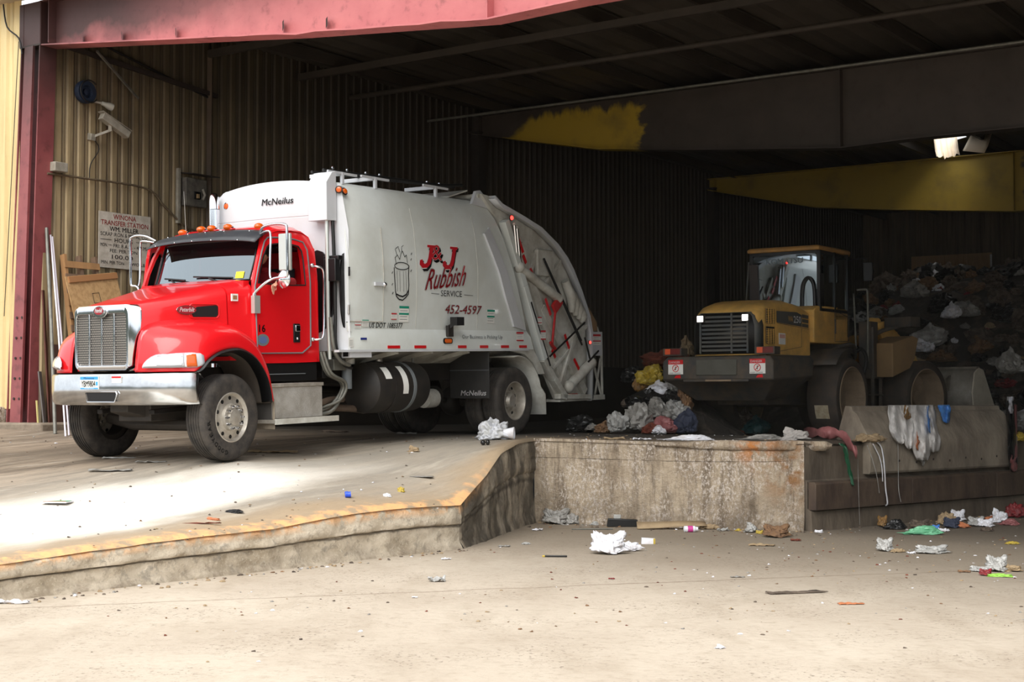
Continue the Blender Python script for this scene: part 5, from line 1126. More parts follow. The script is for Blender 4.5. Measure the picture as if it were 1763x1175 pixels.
for i in range(9):
    t = math.pi*i/16*1.12; rws.append([(math.sin(t)*math.cos(2*math.pi*k/24)*.104-.006, math.sin(t)*math.sin(2*math.pi*k/24)*.084, math.cos(t)*.124+.004+(.03 if (math.cos(2*math.pi*k/24) > .55 and i > 5) else 0)) for k in range(24)])
g.grid(rws, m_hair, closed=True); g.build('hair', m_hair, hd, smooth=70)

# ---------------------------------------------------------------- wheel loader (x forward, y left, z up)
lh = R(36.5); LM = Matrix(((math.sin(lh), -math.cos(lh), 0, 4.667), (math.cos(lh), math.sin(lh), 0, 25.314), (0, 0, 1, 1.117), (0, 0, 0, 1)))
ldr = empty('wheel_loader', LM, 'yellow and grey wheel loader with smooth solid tyres, parked on the raised slab', 'wheel loader')
m_yel = mat('loader_yellow', (.90, .71, .38), .5, col2=(.66, .53, .32), scale=3, amt=.7, spec=.3)
m_lg = mat('loader_grey', (.27, .29, .30), .6, col2=(.36, .33, .28), scale=3, amt=.7)
m_ld = mat('loader_dark_steel', (.20, .20, .20), .65, col2=(.34, .29, .23), scale=4, amt=.8)
m_lt = mat('solid_tyre', (.21, .19, .18), .8, col2=(.33, .28, .23), scale=3, amt=.7)
m_lrim = mat('muddy_rim', (.58, .50, .41), .8, col2=(.42, .36, .29), scale=5)
m_led = mat('lit_led', (1, 1, 1), .3, emit=((1, 1, 1), 9))
m_lgl = glassy('loader_glass', (.16, .20, .19), .42)
# hood
g = MB(); hs_ = []
for x, w_, zt_ in ((-2.16, .50, 2.02), (-2.10, .56, 2.08), (-1.9, .60, 2.17), (-1.6, .62, 2.24), (-1.2, .63, 2.26), (-.7, .63, 2.22), (-.40, .63, 2.14)):
    r_ = [(x, -w_, 1.34), (x, -w_, 1.9)]
    for k in range(1, 10):
        a = math.pi*(1-k/10); r_.append((x, w_*math.copysign(abs(math.cos(a))**.45, math.cos(a)), zt_-.17+.17*math.sin(a)**.7))
    hs_.append(r_+[(x, w_, 1.9), (x, w_, 1.34)])
g.loft(hs_); lhood = g.build('engine_hood', m_yel, ldr, smooth=50)
g = MB(); g.grid([[(-2.19, y, z) for y, z in ((-.53, 1.36), (-.53, 1.8), (-.49, 1.95), (-.42, 2.01), (.42, 2.01), (.49, 1.95), (.53, 1.8), (.53, 1.36))], [(-2.02, y*1.13, z+.01) for y, z in ((-.53, 1.36), (-.53, 1.8), (-.49, 1.95), (-.42, 2.02), (.42, 2.02), (.49, 1.95), (.53, 1.8), (.53, 1.36))]], m_lg)
g.add([(-2.185, y, z) for y, z in ((-.53, 1.36), (-.53, 1.8), (-.49, 1.95), (-.42, 2.01), (.42, 2.01), (.49, 1.95), (.53, 1.8), (.53, 1.36))], [tuple(range(8))], m_blk)
gl_ = g.build('rear_grille', m_lg, lhood, solid=.01)
for k in range(9):
    z = 1.42+k*.066; MB().bar((-2.20, -.40, z), (-2.20, .40, z), .012, .034, m=m_lg).build('grille_slat', m_lg, gl_)
for y in (-.42, -.14, .42): MB().bar((-2.205, y, 1.37), (-2.205, y, 2.0), .03, .02, m=m_lg).build('grille_rib', m_lg, gl_)
for y in (-.40, .40):
    g = MB(); g.box((-2.25, y-.065, 1.865), (-2.19, y+.065, 1.985), m_ld); g.box((-2.256, y-.05, 1.88), (-2.25, y+.05, 1.97), m_led); g.build('rear_lamp', m_led, lhood, bevel=.008)
def lside(g, x0, z0, x1, z1, y, m_, t=.006): g.box((x0, y-t, z0), (x1, y, z1), m_)
g = MB(); yy = -.632
g.prism([(-1.62, yy, 1.87), (-.72, yy, 1.83), (-.72, yy, 2.02), (-.9, yy, 2.06), (-1.62, yy, 2.05)], (0, -.006, 0), m_lg)
for k in range(3): g.prism([(-.70, yy, 1.83+k*.075), (-.47, yy, 1.82+k*.075), (-.47, yy, 1.875+k*.075), (-.70, yy, 1.885+k*.075)], (0, -.006, 0), m_lg)
lettering(g, 'WA', (-1.22, yy-.008, 1.90), (1, 0, 0), EZ, .17, .085, m_yel, bold=.03); lettering(g, '250', (-1.02, yy-.008, 1.885), (1, 0, 0), EZ, .27, .11, m_inkw, bold=.035)
g.box((-1.55, yy-.006, 1.52), (-1.32, yy, 1.70), m_stk); g.box((-1.53, yy-.008, 1.62), (-1.34, yy, 1.68), mat('pale_pink_print', (.85, .65, .6), .5))
g.tube([(-1.6, yy, 1.86), (-.45, yy, 1.80)], .004, 4, m_ld); g.tube([(-1.6, yy, 1.40), (-.72, yy, 1.50), (-.72, yy, 1.80)], .004, 4, m_ld); g.build('side_decal', m_lg, lhood, smooth=0)
for z0 in (1.84, 1.52):
    g = MB(); g.box((-1.98, -.635, z0), (-1.70, -.625, z0+(.24 if z0 > 1.8 else .27)), m_blk)
    for k in range(9): g.box((-1.98, -.645, z0+.01+k*.027), (-1.70, -.632, z0+.02+k*.027), m_yel)
    for k in range(3): g.box((-1.92+k*.08, -.646, z0), (-1.91+k*.08, -.632, z0+.24), m_yel)
    g.build('side_vent', m_blk, lhood)
# lower engine skirts, grey-tan
g = MB(); g.loft([[(-2.0, -.64, 1.0), (-.4, -.64, .95), (-.4, .64, .95), (-2.0, .64, 1.0)], [(-2.0, -.64, 1.36), (-.4, -.64, 1.36), (-.4, .64, 1.36), (-2.0, .64, 1.36)]]); g.build('engine_skirt', mat('muddy_yellow', (.55, .47, .33), .7, col2=(.36, .32, .26), scale=3), ldr)
# counterweight
g = MB(); g.loft([[(-2.42, -.90, 1.32), (-2.42, .90, 1.32), (-1.25, 1.05, 1.34), (-1.25, -1.05, 1.34)], [(-2.45, -.98, 1.24), (-2.45, .98, 1.24), (-1.25, 1.1, 1.26), (-1.25, -1.1, 1.26)], [(-2.45, -.98, .95), (-2.45, .98, .95), (-1.3, 1.1, 1.0), (-1.3, -1.1, 1.0)], [(-2.30, -.90, .88), (-2.30, .90, .88), (-1.4, 1.0, .9), (-1.4, -1.0, .9)], [(-2.0, -.62, .62), (-2.0, .62, .62), (-1.5, .7, .66), (-1.5, -.7, .66)]])
cw = g.build('counterweight', m_ld, ldr, bevel=.02)
g = MB(); g.box((-2.47, -.36, 1.02), (-2.44, .36, 1.27), mat('dusty_panel', (.33, .33, .30), .7, col2=(.25, .24, .21), scale=4)); g.box((-2.49, -.58, .915), (-2.44, .58, .96), m_ld); g.box((-2.50, -.28, .92), (-2.44, .18, .95), m_lrim); g.build('counterweight_panel', m_ld, cw, bevel=.01)
for y0 in (-.85, .60):
    g = MB(); g.box((-2.455, y0, 1.04), (-2.448, y0+.27, 1.26), m_stk); g.box((-2.458, y0, 1.20), (-2.448, y0+.27, 1.27), m_ref); lettering(g, 'DANGER', (-2.459, y0+.25, 1.215), (0, -1, 0), EZ, .20, .035, m_inkw, bold=.02)
    g.tube([(-2.457, y0+.135+.055*math.cos(a), 1.135+.055*math.sin(a)) for a in np.linspace(0, 2*math.pi, 16, endpoint=False)], .006, 5, m_ref, closed=True); g.bar((-2.457, y0+.10, 1.17), (-2.457, y0+.17, 1.10), .006, .01, m=m_ref); g.bar((-2.456, y0+.135, 1.165), (-2.456, y0+.135, 1.105), .006, .02, m=m_ink)
    lettering(g, 'KEEP CLEAR', (-2.459, y0+.25, 1.05), (0, -1, 0), EZ, .21, .016, m_ink); g.build('warning_sticker', m_stk, cw, smooth=0)
    MB().prism([(-2.452, y0+.04, .98), (-2.452, y0+.16, .98), (-2.452, y0+.13, 1.02), (-2.452, y0+.05, 1.03)], (-.005, 0, 0)).build('worn_sticker', m_ref, cw)
for y0 in (-.98, .66):
    g = MB(); g.box((-2.40, y0, 1.34), (-2.20, y0+.34, 1.46), m_ld); g.box((-2.41, y0+.02, 1.36), (-2.40, y0+.20, 1.45), mat('tail_lens_red', (.28, .06, .05), .4, emit=((1, .05, .03), .02))); g.box((-2.41, y0+.20, 1.36), (-2.40, y0+.30, 1.45), mat('tail_lens_amber', (.6, .2, .1), .4, emit=((1, .15, .03), .10))); g.build('tail_lamp', m_ld, cw, bevel=.006)
# cab
CB = [(-.15, -.70), (-.15, .58), (.95, .58), (1.28, .45), (1.28, -.55), (.95, -.70)]
g = MB(); g.loft([[(x-.24 if x < 0 else x, y, 1.58) for x, y in CB], [(x-.24 if x < 0 else x, y, 2.12) for x, y in CB], [(x-.1 if x < 0 else x, y, 2.2) for x, y in CB]]); cl_ = g.build('cab_lower', m_yel, ldr, bevel=.02)
g = MB(); g.prism([(-.0, -.705, 2.20), (-.0, -.705, 2.02), (.55, -.705, 2.20)], (0, -.004, 0), m_yel); g.tube([(.42, -.706, 1.62), (.42, -.706, 2.15), (1.0, -.706, 2.05), (.98, -.706, 1.64)], .006, 5, m_ld, closed=True); g.tube([(.42, -.715, 1.75), (.42, -.715, 2.0)], .015, 6, m_ld); g.build('cab_door_panel', m_yel, cl_)
g = MB()
for x, y in ((-.14, -.69), (-.14, .57), (.42, -.69), (.95, -.69), (.95, .57), (1.26, -.54), (1.26, .44)): g.bar((x, y, 2.12), (x+(.02 if x > 0 else .0), y*.985, 3.14), .06, .05, up=(1, 0, 0), m=m_blk)
g.bar((-.14, -.69, 2.14), (.95, -.69, 2.14), .05, .05, m=m_blk); g.bar((-.14, -.69, 3.12), (1.27, -.6, 3.12), .05, .08, m=m_blk); g.bar((-.14, .57, 3.12), (1.27, .48, 3.12), .05, .08, m=m_blk)
g.bar((-.155, -.69, 3.12), (-.155, .57, 3.12), .02, .06, m=m_blk)
cf = g.build('cab_frame', m_blk, ldr)
def roofsec(z, k, e): return [((-.20 if x < 0 else x+.04)-e*(1 if x < 0 else -1), y*k, z-.02*(x > 1)-.0) for x, y in CB]
g = MB(); g.loft([roofsec(3.14, 1.04, .03), roofsec(3.19, 1.05, .04), roofsec(3.22, 1.0, .0)]); g.build('cab_roof', mat('loader_roof_yellow', (.70, .52, .27), .6, col2=(.45, .36, .26), scale=5), ldr, bevel=.015)
g = MB(); g.prism([(-.16, y, z) for y, z in rrect(-.65, 2.20, .53, 3.10, .07)], (.008, 0, 0)); rw_ = g.build('rear_window', m_lgl, ldr, smooth=0)
g = MB(); lettering(g, 'KOMATSU', (-.165, .28, 2.94), (0, -1, 0), EZ, .68, .09, mat('faint_window_print', (.60, .66, .70), .5), bold=.02); g.build('window_lettering', m_lg, rw_, smooth=0)
g = MB(); g.box((.0, -.70, 2.2), (.42, -.694, 3.08)); g.box((.46, -.70, 2.0), (.93, -.694, 3.06)); g.box((-.1, .574, 2.2), (.93, .58, 3.06)); g.add([(.97, -.68, 1.9), (1.27, -.55, 1.9), (1.27, -.55, 3.08), (.97, -.68, 3.08)], [(0, 1, 2, 3)]); g.add([(1.28, -.53, 1.9), (1.28, .43, 1.9), (1.28, .43, 3.08), (1.28, -.53, 3.08)], [(0, 1, 2, 3)]); g.build('side_windows', m_lgl, ldr, smooth=0)
g = MB(); g.box((.15, -.25, 1.75), (.6, .25, 2.1)); g.loft([[(.05, -.24, 2.05), (.17, -.24, 2.05), (.17, .24, 2.05), (.05, .24, 2.05)], [(-.02, -.2, 2.62), (.08, -.2, 2.65), (.08, .2, 2.65), (-.02, .2, 2.62)]]); g.box((.85, -.3, 2.1), (1.1, .3, 2.25)); g.build('operator_seat', m_blk, ldr, bevel=.04)
g = MB(); g.bar((-.1, -.70, 2.2), (-.1, -.70, 2.75), .03, .16, m=m_blk); g.tube(smooth_path([(-.18, -.62, 2.2), (-.18, -.60, 2.55), (-.18, -.50, 2.68), (-.18, -.40, 2.55), (-.18, -.38, 2.2)], 4), .03, 8, m_blk); g.build('air_cleaner', m_blk, ldr)
g = MB(); g.loft([[(-.18, .40, 2.16), (-.18, .56, 2.16), (.0, .56, 2.16), (.0, .40, 2.16)], [(-.20, .44, 2.95), (-.20, .60, 2.95), (-.1, .60, 2.95), (-.1, .44, 2.95)]]); g.tube([(-.2, .66, 2.16), (-.18, .60, 3.0)], .018, 6, m_lg); g.build('rear_post_cover', mat('brown_grey_plastic', (.22, .19, .18), .6), ldr, bevel=.03)
MB().tube([(.1, .2, 3.2), (.1, .22, 4.0)], .006, 5).build('antenna', m_blk, ldr)
g = MB(); g.tube(smooth_path([(1.1, -.62, 3.05), (1.1, -.9, 3.08), (1.1, -1.0, 3.05)], 4), .012, 6); g.lathe([(0, .001), (.0, .09), (.03, .10), (.04, 0)], (1.1, -1.02, 2.85), (1, 0, 0), 16); g.box((1.09, -1.10, 2.68), (1.14, -.94, 3.0)); g.build('wing_mirror', m_blk, ldr, bevel=.02)
g = MB(); g.tube(smooth_path([(1.32, -.72, 2.55), (1.34, -.86, 2.55), (1.35, -.90, 2.48), (1.36, -.90, 1.9), (1.38, -.88, 1.3)], 4), .018, 8); g.tube([(1.45, -.6, 2.5), (1.5, -.62, 1.5)], .016, 6); g.build('cab_handrail', m_galv, ldr)
# ladder, dark upright, mid fenders, hoses
g = MB(); g.box((1.42, -.92, 1.0), (1.75, -.70, 2.0), m_ld); g.box((1.46, -.96, .35), (1.50, -.90, 1.9), m_ld); g.box((1.80, -.96, .35), (1.84, -.90, 1.5), m_ld)
for z in (.4, .7, 1.0): g.box((1.46, -.98, z), (1.84, -.80, z+.03), m_ld)
g.build('ladder', m_ld, ldr, bevel=.01)
g = MB(); rws = []
for a in np.linspace(-35, 80, 12): rws.append([(.0-.80*math.sin(R(a))*1.0, y, .66+.82*math.cos(R(a))) for y in (-1.18, -.6)])
g.grid(rws[3:9]); g.tube(smooth_path([(.9, -.85, 1.35), (.6, -.95, 1.55), (.2, -.9, 1.52), (-.1, -.8, 1.40)], 4), .03, 8); g.tube(smooth_path([(1.0, -.9, .9), (1.05, -1.0, 1.3), (.95, -.95, 1.5), (.8, -.85, 1.4)], 4), .025, 8, m_rubb); g.build('rear_fender', m_ld, ldr, solid=.02)
g = MB(); g.box((-1.6, -.45, .55), (1.3, .45, 1.2)); g.tube([(0, -.9, .66), (0, .9, .66)], .16, 12); g.box((.5, -.62, 1.0), (1.35, .62, 1.6)); g.build('rear_chassis', m_ld, ldr, bevel=.02)
def lwheel(nm, M, sd):
    r = .665; hw = .26; ax = (0, sd, 0); g = MB()
    g.lathe([(-hw, .52), (-hw-.01, .58), (-hw, .64), (-hw+.04, r), (hw-.04, r), (hw, .64), (hw+.012, .60), (hw+.012, .56), (hw, .52)], (0, 0, 0), ax, 56, m_lt, cap=False); t = g.build('solid_tyre', m_lt, None, smooth=35)
    g = MB(); g.lathe([(hw-.0, .525), (hw+.012, .51), (hw-.01, .50), (-.02, .47), (-.06, .46), (-.06, .26), (-.02, .22), (.0, .14), (.06, .13), (.07, 0)], (0, 0, 0), ax, 48, m_lrim, cap=False); g.lathe([(-hw, .525), (-hw+.01, .50), (-.06, .47)], (0, 0, 0), ax, 40, m_lrim, cap=False); q = g.build('rim', m_lrim, None, smooth=40)
    for k in range(5):
        a = 2*math.pi*k/5; 
        MB().bar(V((math.cos(a)*.485, sd*(hw-.02), math.sin(a)*.485)), V((math.cos(a)*.475, sd*-.04, math.sin(a)*.475)), .02, .012, m=m_lrim).build('rim_weld', m_lrim, q)
    w_ = bpy.data.objects.new(nm, None); C.objects.link(w_); w_.parent = ldr; w_.matrix_local = M; t.parent = w_; q.parent = w_; return w_, t
wr, tr_ = lwheel('wheel', Matrix.Translation((0, -.94, .66)), -1); wl_, _ = lwheel('wheel', Matrix.Translation((0, .94, .66)), 1)
g = MB(); rws = [[(math.sin(R(a))*.672*-1, y, math.cos(R(a))*.672) for y in (-.12, .12)] for a in (100, 110, 120)]; g.grid(rws); g.build('stuck_litter', mat('pale_paper', (.74, .70, .60), .8, col2=(.5, .38, .25), scale=9), wr)
# front frame, articulated towards its right
AR = Matrix.Translation((1.45, 0, 0)) @ Matrix.Rotation(R(-12), 4, 'Z')
lwheel('wheel', AR @ Matrix.Translation((1.45, -.94, .66)), -1); lwheel('wheel', AR @ Matrix.Translation((1.45, .94, .66)), 1)
g = MB(); g.box((.1, -.4, .5), (2.0, .4, 1.3)); g.tube([(1.45, -.9, .66), (1.45, .9, .66)], .16, 12); g.build('front_chassis', m_ld, ldr, bevel=.02).matrix_local = AR
g = MB()
for sd in (-1, 1): g.prism([(.55, sd*.42, 1.2), (.75, sd*.42, 2.1), (1.05, sd*.42, 2.1), (1.6, sd*.42, 1.2)], (0, sd*.08, 0))
g.build('loader_tower', m_yel, ldr, bevel=.02).matrix_local = AR
for sd in (-1, 1):
    g = MB(); g.prism([(.8, sd*.52, 2.0), (1.1, sd*.52, 2.05), (1.9, sd*.52, 1.55), (2.6, sd*.52, .72), (3.0, sd*.52, .35), (2.8, sd*.52, .30), (2.3, sd*.52, .65), (1.7, sd*.52, 1.2), (.95, sd*.52, 1.75)], (0, sd*.09, 0)); g.build('lift_arm', m_yel, ldr, bevel=.02).matrix_local = AR
# front fender boxes
for sd in (-1, 1):
    g = MB(); g.prism([(.42, sd*.62, 1.02), (.42, sd*.62, 1.62), (1.05, sd*.62, 1.76), (1.22, sd*.62, 1.72), (1.1, sd*.62, 1.35), (.95, sd*.62, 1.18)], (0, sd*.56, 0)); fb = g.build('front_fender', mat('muddy_fender', (.58, .47, .32), .7, col2=(.46, .37, .27), scale=3), ldr, bevel=.02, smooth=0); fb.matrix_local = AR
g = MB(); g.tube(smooth_path([(.5, -.6, 1.7), (.7, -.8, 1.86), (1.1, -.95, 1.95)], 4), .04, 8, m_ld); g.box((.95, -1.2, 1.92), (1.25, -.65, 2.10), m_ld); g.box((1.25, -1.17, 1.94), (1.26, -.95, 2.08), m_lens); lq = g.build('work_lamp', m_ld, ldr, bevel=.03); lq.matrix_local = AR
g = MB(); g.tube([(.9, 0, 1.7), (1.8, 0, 1.75)], .10, 14, m_yel); g.tube([(1.8, 0, 1.75), (2.4, 0, 1.5)], .05, 10, m_chr); g.prism([(2.0, -.08, 1.9), (2.2, -.08, 1.9), (2.4, -.08, .9), (2.2, -.08, .9)], (0, .16, 0), m_yel); g.build('tilt_linkage', m_yel, ldr, smooth=40).matrix_local = AR
# bucket
m_bkt = mat('worn_bucket_steel', (.56, .54, .50), .55, metal=.2, col2=(.38, .34, .30), scale=3, amt=.8)
BK = [(2.95, 1.22), (2.80, 1.12), (2.72, .75), (2.78, .38), (2.95, .20), (3.3, .10), (3.95, .06)]
g = MB(); g.grid([[(x, y, z) for y in (-1.30, 1.30)] for x, z in BK]); bk = g.build('bucket', m_bkt, ldr, smooth=50, solid=.03); bk.matrix_local = AR
for sd in (-1, 1):
    g = MB(); g.prism([(x, sd*1.30, z) for x, z in BK]+[(3.45, sd*1.30, .55), (3.10, sd*1.30, 1.18)], (0, sd*.03, 0)); g.build('bucket_cheek', mat('bright_worn_edge', (.80, .77, .70), .5, col2=(.56, .52, .46), scale=3), bk, bevel=.005)
for y in (-.85, -.3, .3, .85): g = MB(); g.prism([(2.80, y, 1.10), (2.74, y, .80), (2.60, y, .78), (2.66, y, 1.0)], (0, .05, 0)); g.build('bucket_rib', m_bkt, bk)
MB().bar((2.93, -1.32, 1.22), (2.93, 1.32, 1.22), .10, .04, m=m_bkt).build('bucket_lip', m_bkt, bk)
# ---------------------------------------------------------------- things on and against the left wall
def wallM(d, z, off=.045):   # local x along the wall into the hall, y out of the wall, z up
    o_ = bp(off, d, z); return Matrix(((BA.x, BB.x, 0, o_.x), (BA.y, BB.y, 0, o_.y), (0, 0, 1, o_.z), (0, 0, 0, 1)))
m_sgn = mat('weathered_sign_white', (.80, .77, .72), .7, col2=(.62, .58, .52), scale=6, amt=.7); m_sred = mat('faded_sign_red', (.72, .26, .24), .7); m_sblk = mat('faded_sign_black', (.13, .12, .13), .7)
sg = empty('wall_sign', wallM(1.04, 3.80, .05), 'hand-painted white sign with red and black lettering on the tan wall above the pallet', 'sign')
g = MB(); g.box((0, 0, 0), (1.04, .012, .87)); g.build('sign_panel', m_sgn, sg)
g = MB()
def sl(t, x, z, w_, h_, m, b_=.012): lettering(MBL := MB(), t, (x, .015, z), (1, 0, 0), EZ, w_, h_, m, bold=b_); MBL.build('lettering_line', m, sg, smooth=0)
sl('WINONA', .28, .765, .46, .075, m_sred, .02); sl('TRANSFER STATION', .04, .665, .95, .075, m_sred, .02); sl('WM. MILLER', .21, .575, .58, .07, m_sblk, .03)
sl('SCRAP IRON & METAL CO.', .03, .495, .96, .06, m_sblk, .008); g.box((.03, .013, .435), (.25, .015, .442), m_sblk); g.box((.74, .013, .435), (.97, .015, .442), m_sblk); sl('HOURS', .31, .405, .36, .065, m_sblk)
sl('MON.', .03, .325, .14, .055, m_sblk); sl('THRU', .18, .345, .08, .022, m_sblk, 0); sl('FRI: 8 A.M. - 4 P.M.', .29, .325, .68, .055, m_sblk); sl('FEE: PER TON', .22, .245, .55, .052, m_sblk); sl('100.00', .26, .145, .42, .065, m_sblk); sl('MIN. PER TON', .05, .06, .45, .05, m_sblk); sl('TWO LB', .60, .06, .33, .05, m_sblk)
g.build('rule_lines', m_sblk, sg, smooth=0)
m_cam = mat('dusty_camera_housing', (.62, .60, .55), .6, col2=(.40, .37, .32), scale=8)
sc = empty('security_camera', wallM(.86, 5.84, .05), 'grey box security camera on a bracket on the left wall, below the blue reel', 'security camera')
g = MB(); g.bar((.05, .20, .26), (.52, .26, .02), .12, .11, m=m_cam); g.bar((.03, .20, .325), (.56, .26, .085), .15, .012, m=m_cam); g.build('housing', m_cam, sc, bevel=.008)
g = MB(); g.bar((.02, .0, -.10), (.02, .02, .0), .08, .10, m=m_cam); g.bar((.03, .03, -.05), (.22, .20, .06), .035, .035, m=m_cam); g.bar((.22, .2, .05), (.20, .22, .15), .05, .05, m=m_cam); g.build('bracket', m_cam, sc)
pipe('camera_cable', [bp(.06, .90, 5.78), bp(.07, 1.02, 5.62), bp(.07, .86, 5.36), bp(.07, .84, 5.12)], .008, m_cable, 'thin dark cable dropping from the security camera down to the conduit', 'cable')
bl = empty('cable_reel', wallM(.72, 6.45, .05), 'dark blue round reel high on the left wall, beside a small white floodlight', 'cable reel')
g = MB(); g.lathe([(0, .10), (.0, .17), (.05, .18), (.10, .17), (.10, .10), (.04, .09), (.04, .05), (.08, .045), (.09, 0)], (0, 0, 0), (0, 1, 0), 28); g.build('drum', mat('dull_blue_plastic', (.13, .18, .27), .6, col2=(.10, .11, .13), scale=8), bl, smooth=40)
g = MB(); g.tube([(.17*math.cos(a), .15, .17*math.sin(a)) for a in np.linspace(.8, 5.6, 16)], .012, 6); g.build('cable_loop', m_cable, bl)
fl_ = empty('floodlight', wallM(1.0, 6.32, .05), 'small white floodlight head pointing sideways, beside the blue reel', 'floodlight')
g = MB(); g.lathe([(0, .03), (.05, .035), (.12, .055), (.18, .06), (.18, .05), (.15, 0)], (.0, .10, 0), (.95, .2, -.25), 16); g.build('lamp_head', mat('off_white_plastic', (.72, .71, .66), .5), fl_, smooth=40)
g = MB(); g.bar((-.08, 0, .02), (.02, .10, .0), .03, .03); g.build('lamp_arm', m_cam, fl_)
eb_ = empty('electrical_box', wallM(2.74, 4.93, .05), 'sooty grey electrical box with a little rain hood, above the exhaust stack', 'electrical box')
m_box = mat('sooty_grey_box', (.30, .28, .26), .7, col2=(.46, .44, .40), scale=7, amt=.8)
g = MB(); g.box((0, 0, 0), (.46, .12, .46)); g.build('box_body', m_box, eb_, bevel=.01)
g = MB(); g.box((.17, .12, .12), (.30, .15, .24), m_blk); g.tube([(.36, .13, .12), (.40, .14, .2), (.36, .13, .3)], .02, 8, m_cam); g.box((.2, .145, .13), (.25, .17, .2), mat('tan_socket', (.6, .5, .36), .6)); g.build('socket', m_blk, eb_)
g = MB(); g.prism([(-.02, 0, .53), (.55, 0, .53), (.60, .28, .50), (.0, .28, .50)], (0, 0, .015)); g.build('rain_hood', m_dark, eb_)
struct(MB().box((-.03, 0, -.3), (.02, .06, .6)).build('trim_box_backer', m_cam)).matrix_world = wallM(2.66, 4.93, .045)
pipe('wall_conduit', [bp(.08, .05, 5.12), bp(.08, .7, 5.13), bp(.08, 1.95, 5.12), bp(.08, 2.35, 4.88), bp(.08, 2.85, 4.58), bp(.08, 3.4, 4.56)], .017, m_cond, 'thin conduit running along the left wall above the sign and dipping toward the truck', 'conduit', sm=5)
g = MB(); g.box((-.02, 0, 0), (.22, .14, .14)); o = g.build('junction_box', m_cam, bevel=.01); o.matrix_world = wallM(.12, 5.16, .05); tag(o, 'small grey junction box beside the red column at the conduit end', 'junction box')
pipe('wall_cable', [bp(.08, 0, 7.45), bp(.08, .8, 7.3), bp(.08, 2.2, 7.02), bp(.08, 3.3, 6.8)], .02, m_cable, 'dark cable sagging along the top of the left wall', 'cable')
g = MB(); g.bar(bp(.35, .72, 7.05), bp(.12, 1.75, 6.52), .03, .03); tag(g.build('brace_rod', m_galv), 'diagonal steel brace rod under the pink beam above the blue reel', 'brace')
pipe('siding_cable', [bp(-.62, -.24, 7.7), bp(-.55, -.22, 7.35), bp(-.30, -.2, 7.15), bp(-.22, -.2, 6.9)], .012, m_cable, 'black cable looping down the yellow siding at the top-left corner', 'cable')
pipe('siding_wire', [bp(-.30, -.2, 7.1), bp(-.42, -.2, 5.2), bp(-.56, -.2, 3.0)], .006, m_cable, 'thin dark wire running down the yellow siding beside the red column', 'wire')
# ceiling pipes and hose
pipe('ceiling_hose', [bp(2.9, 1.0, 7.15), bp(4.3, 1.0, 6.88), bp(5.6, 1.2, 6.8), bp(7.2, 1.1, 6.95), bp(8.7, .9, 7.25), bp(11, .8, 7.6)], .04, mat('pale_dusty_hose', (.46, .44, .41), .7, col2=(.30, .27, .25), scale=4), 'pale dusty hose sagging below the pink beam', 'hose', sm=8)
pipe('ceiling_pipe', [bp(0, 7.0, 7.42), bp(8, 7.0, 7.45), bp(16, 7.0, 7.5)], .05, m_purl, 'thick sooty pipe crossing under the roof in front of the middle beam', 'pipe')
pipe('ceiling_pipe', [bp(-.1, 9.4, 7.35), bp(8, 9.4, 7.36), bp(16, 9.4, 7.4)], .028, m_galv, 'thin bright conduit crossing the roof just in front of the middle beam', 'pipe')
for d_ in (3.2, 5.4): struct(MB().bar(bp(.2, d_, 7.5), bp(20, d_, 7.62), .07, .12).build('ceiling_girt', m_purl))
# torn roof panel hanging at the hole
g = MB(); rws = []
for k in range(17):
    t = k/16; s_ = 6.66+t*.55; wv = .05*abs(math.sin(t*math.pi*4)); rws.append([tuple(bp(s_, 20.55-.0-wv, 7.98)), tuple(bp(s_+.10, 20.35-wv, 7.62)), tuple(bp(s_+.18, 20.2-wv, 7.40+.10*noise.noise(V((k*.9, 3, 0)))+.12*abs(t-.5)))])
g.grid(rws); tag(g.build('torn_roof_panel', mat('torn_translucent_sheet', (.93, .86, .76), .6), smooth=0, solid=.006), 'torn bright roof panel hanging from the hole in the roof', 'roof panel')
g = MB(); g.grid([[tuple(bp(7.55+.5*t, 20.5-.3*j, 7.93-.22*j-.1*t*(j > 0)+.03*noise.noise(V((t*7, j, 2))))) for t in np.linspace(0, 1, 8)] for j in range(3)]); tag(g.build('torn_roof_scrap', mat('torn_translucent_sheet', (.93, .86, .76), .6), solid=.006), 'small torn scrap of roof sheet beside the larger hanging one', 'roof panel')
# leaning timber and poles at the wall foot
def gz(d, s): p = bp(s, d, 0); return hup(p.x, p.y)
m_wood = mat('pallet_wood', (.66, .50, .33), .8, col2=(.46, .35, .24), scale=6, stretch=(1, 1, .3)); m_wgrey = mat('grey_pallet_wood', (.42, .34, .28), .85, col2=(.55, .43, .32), scale=6)
zb = gz(.5, .4); pal = empty('wooden_pallet', wallM(.24, zb, .55) @ Matrix.Rotation(R(10), 4, 'X'), 'tall wooden pallet standing on end against the wall behind the truck hood', 'pallet')
H_ = 3.95-zb-.02
for x in (.04, .33, .62): MB().box((x, 0, 0), (x+.045, .10, H_*1.01)).build('stringer', m_wood if x < .1 else m_wgrey, pal)
for k in range(13):
    z = H_*(.03+.075*k); MB().box((.02, .10, z), (.68, .118, z+.10)).build('deck_board', m_wgrey if k % 3 else m_wood, pal)
osb = empty('particle_board', wallM(.66, zb, .80) @ Matrix.Rotation(R(11), 4, 'X') @ Matrix.Rotation(R(-8), 4, 'Y'), 'tan chipboard sheet with a top batten leaning on the pallet behind the truck hood', 'board')
m_osb = mat('chipboard', (.74, .60, .42), .8, col2=(.60, .46, .30), scale=14, detail=3, contrast=(.45, .58)); MB().box((-.18, 0, 0), (.80, .015, 2.34)).build('sheet', m_osb, osb)
MB().box((-.14, .015, 2.24), (.80, .04, 2.33)).build('batten', mat('batten_wood', (.62, .44, .28), .8), osb)
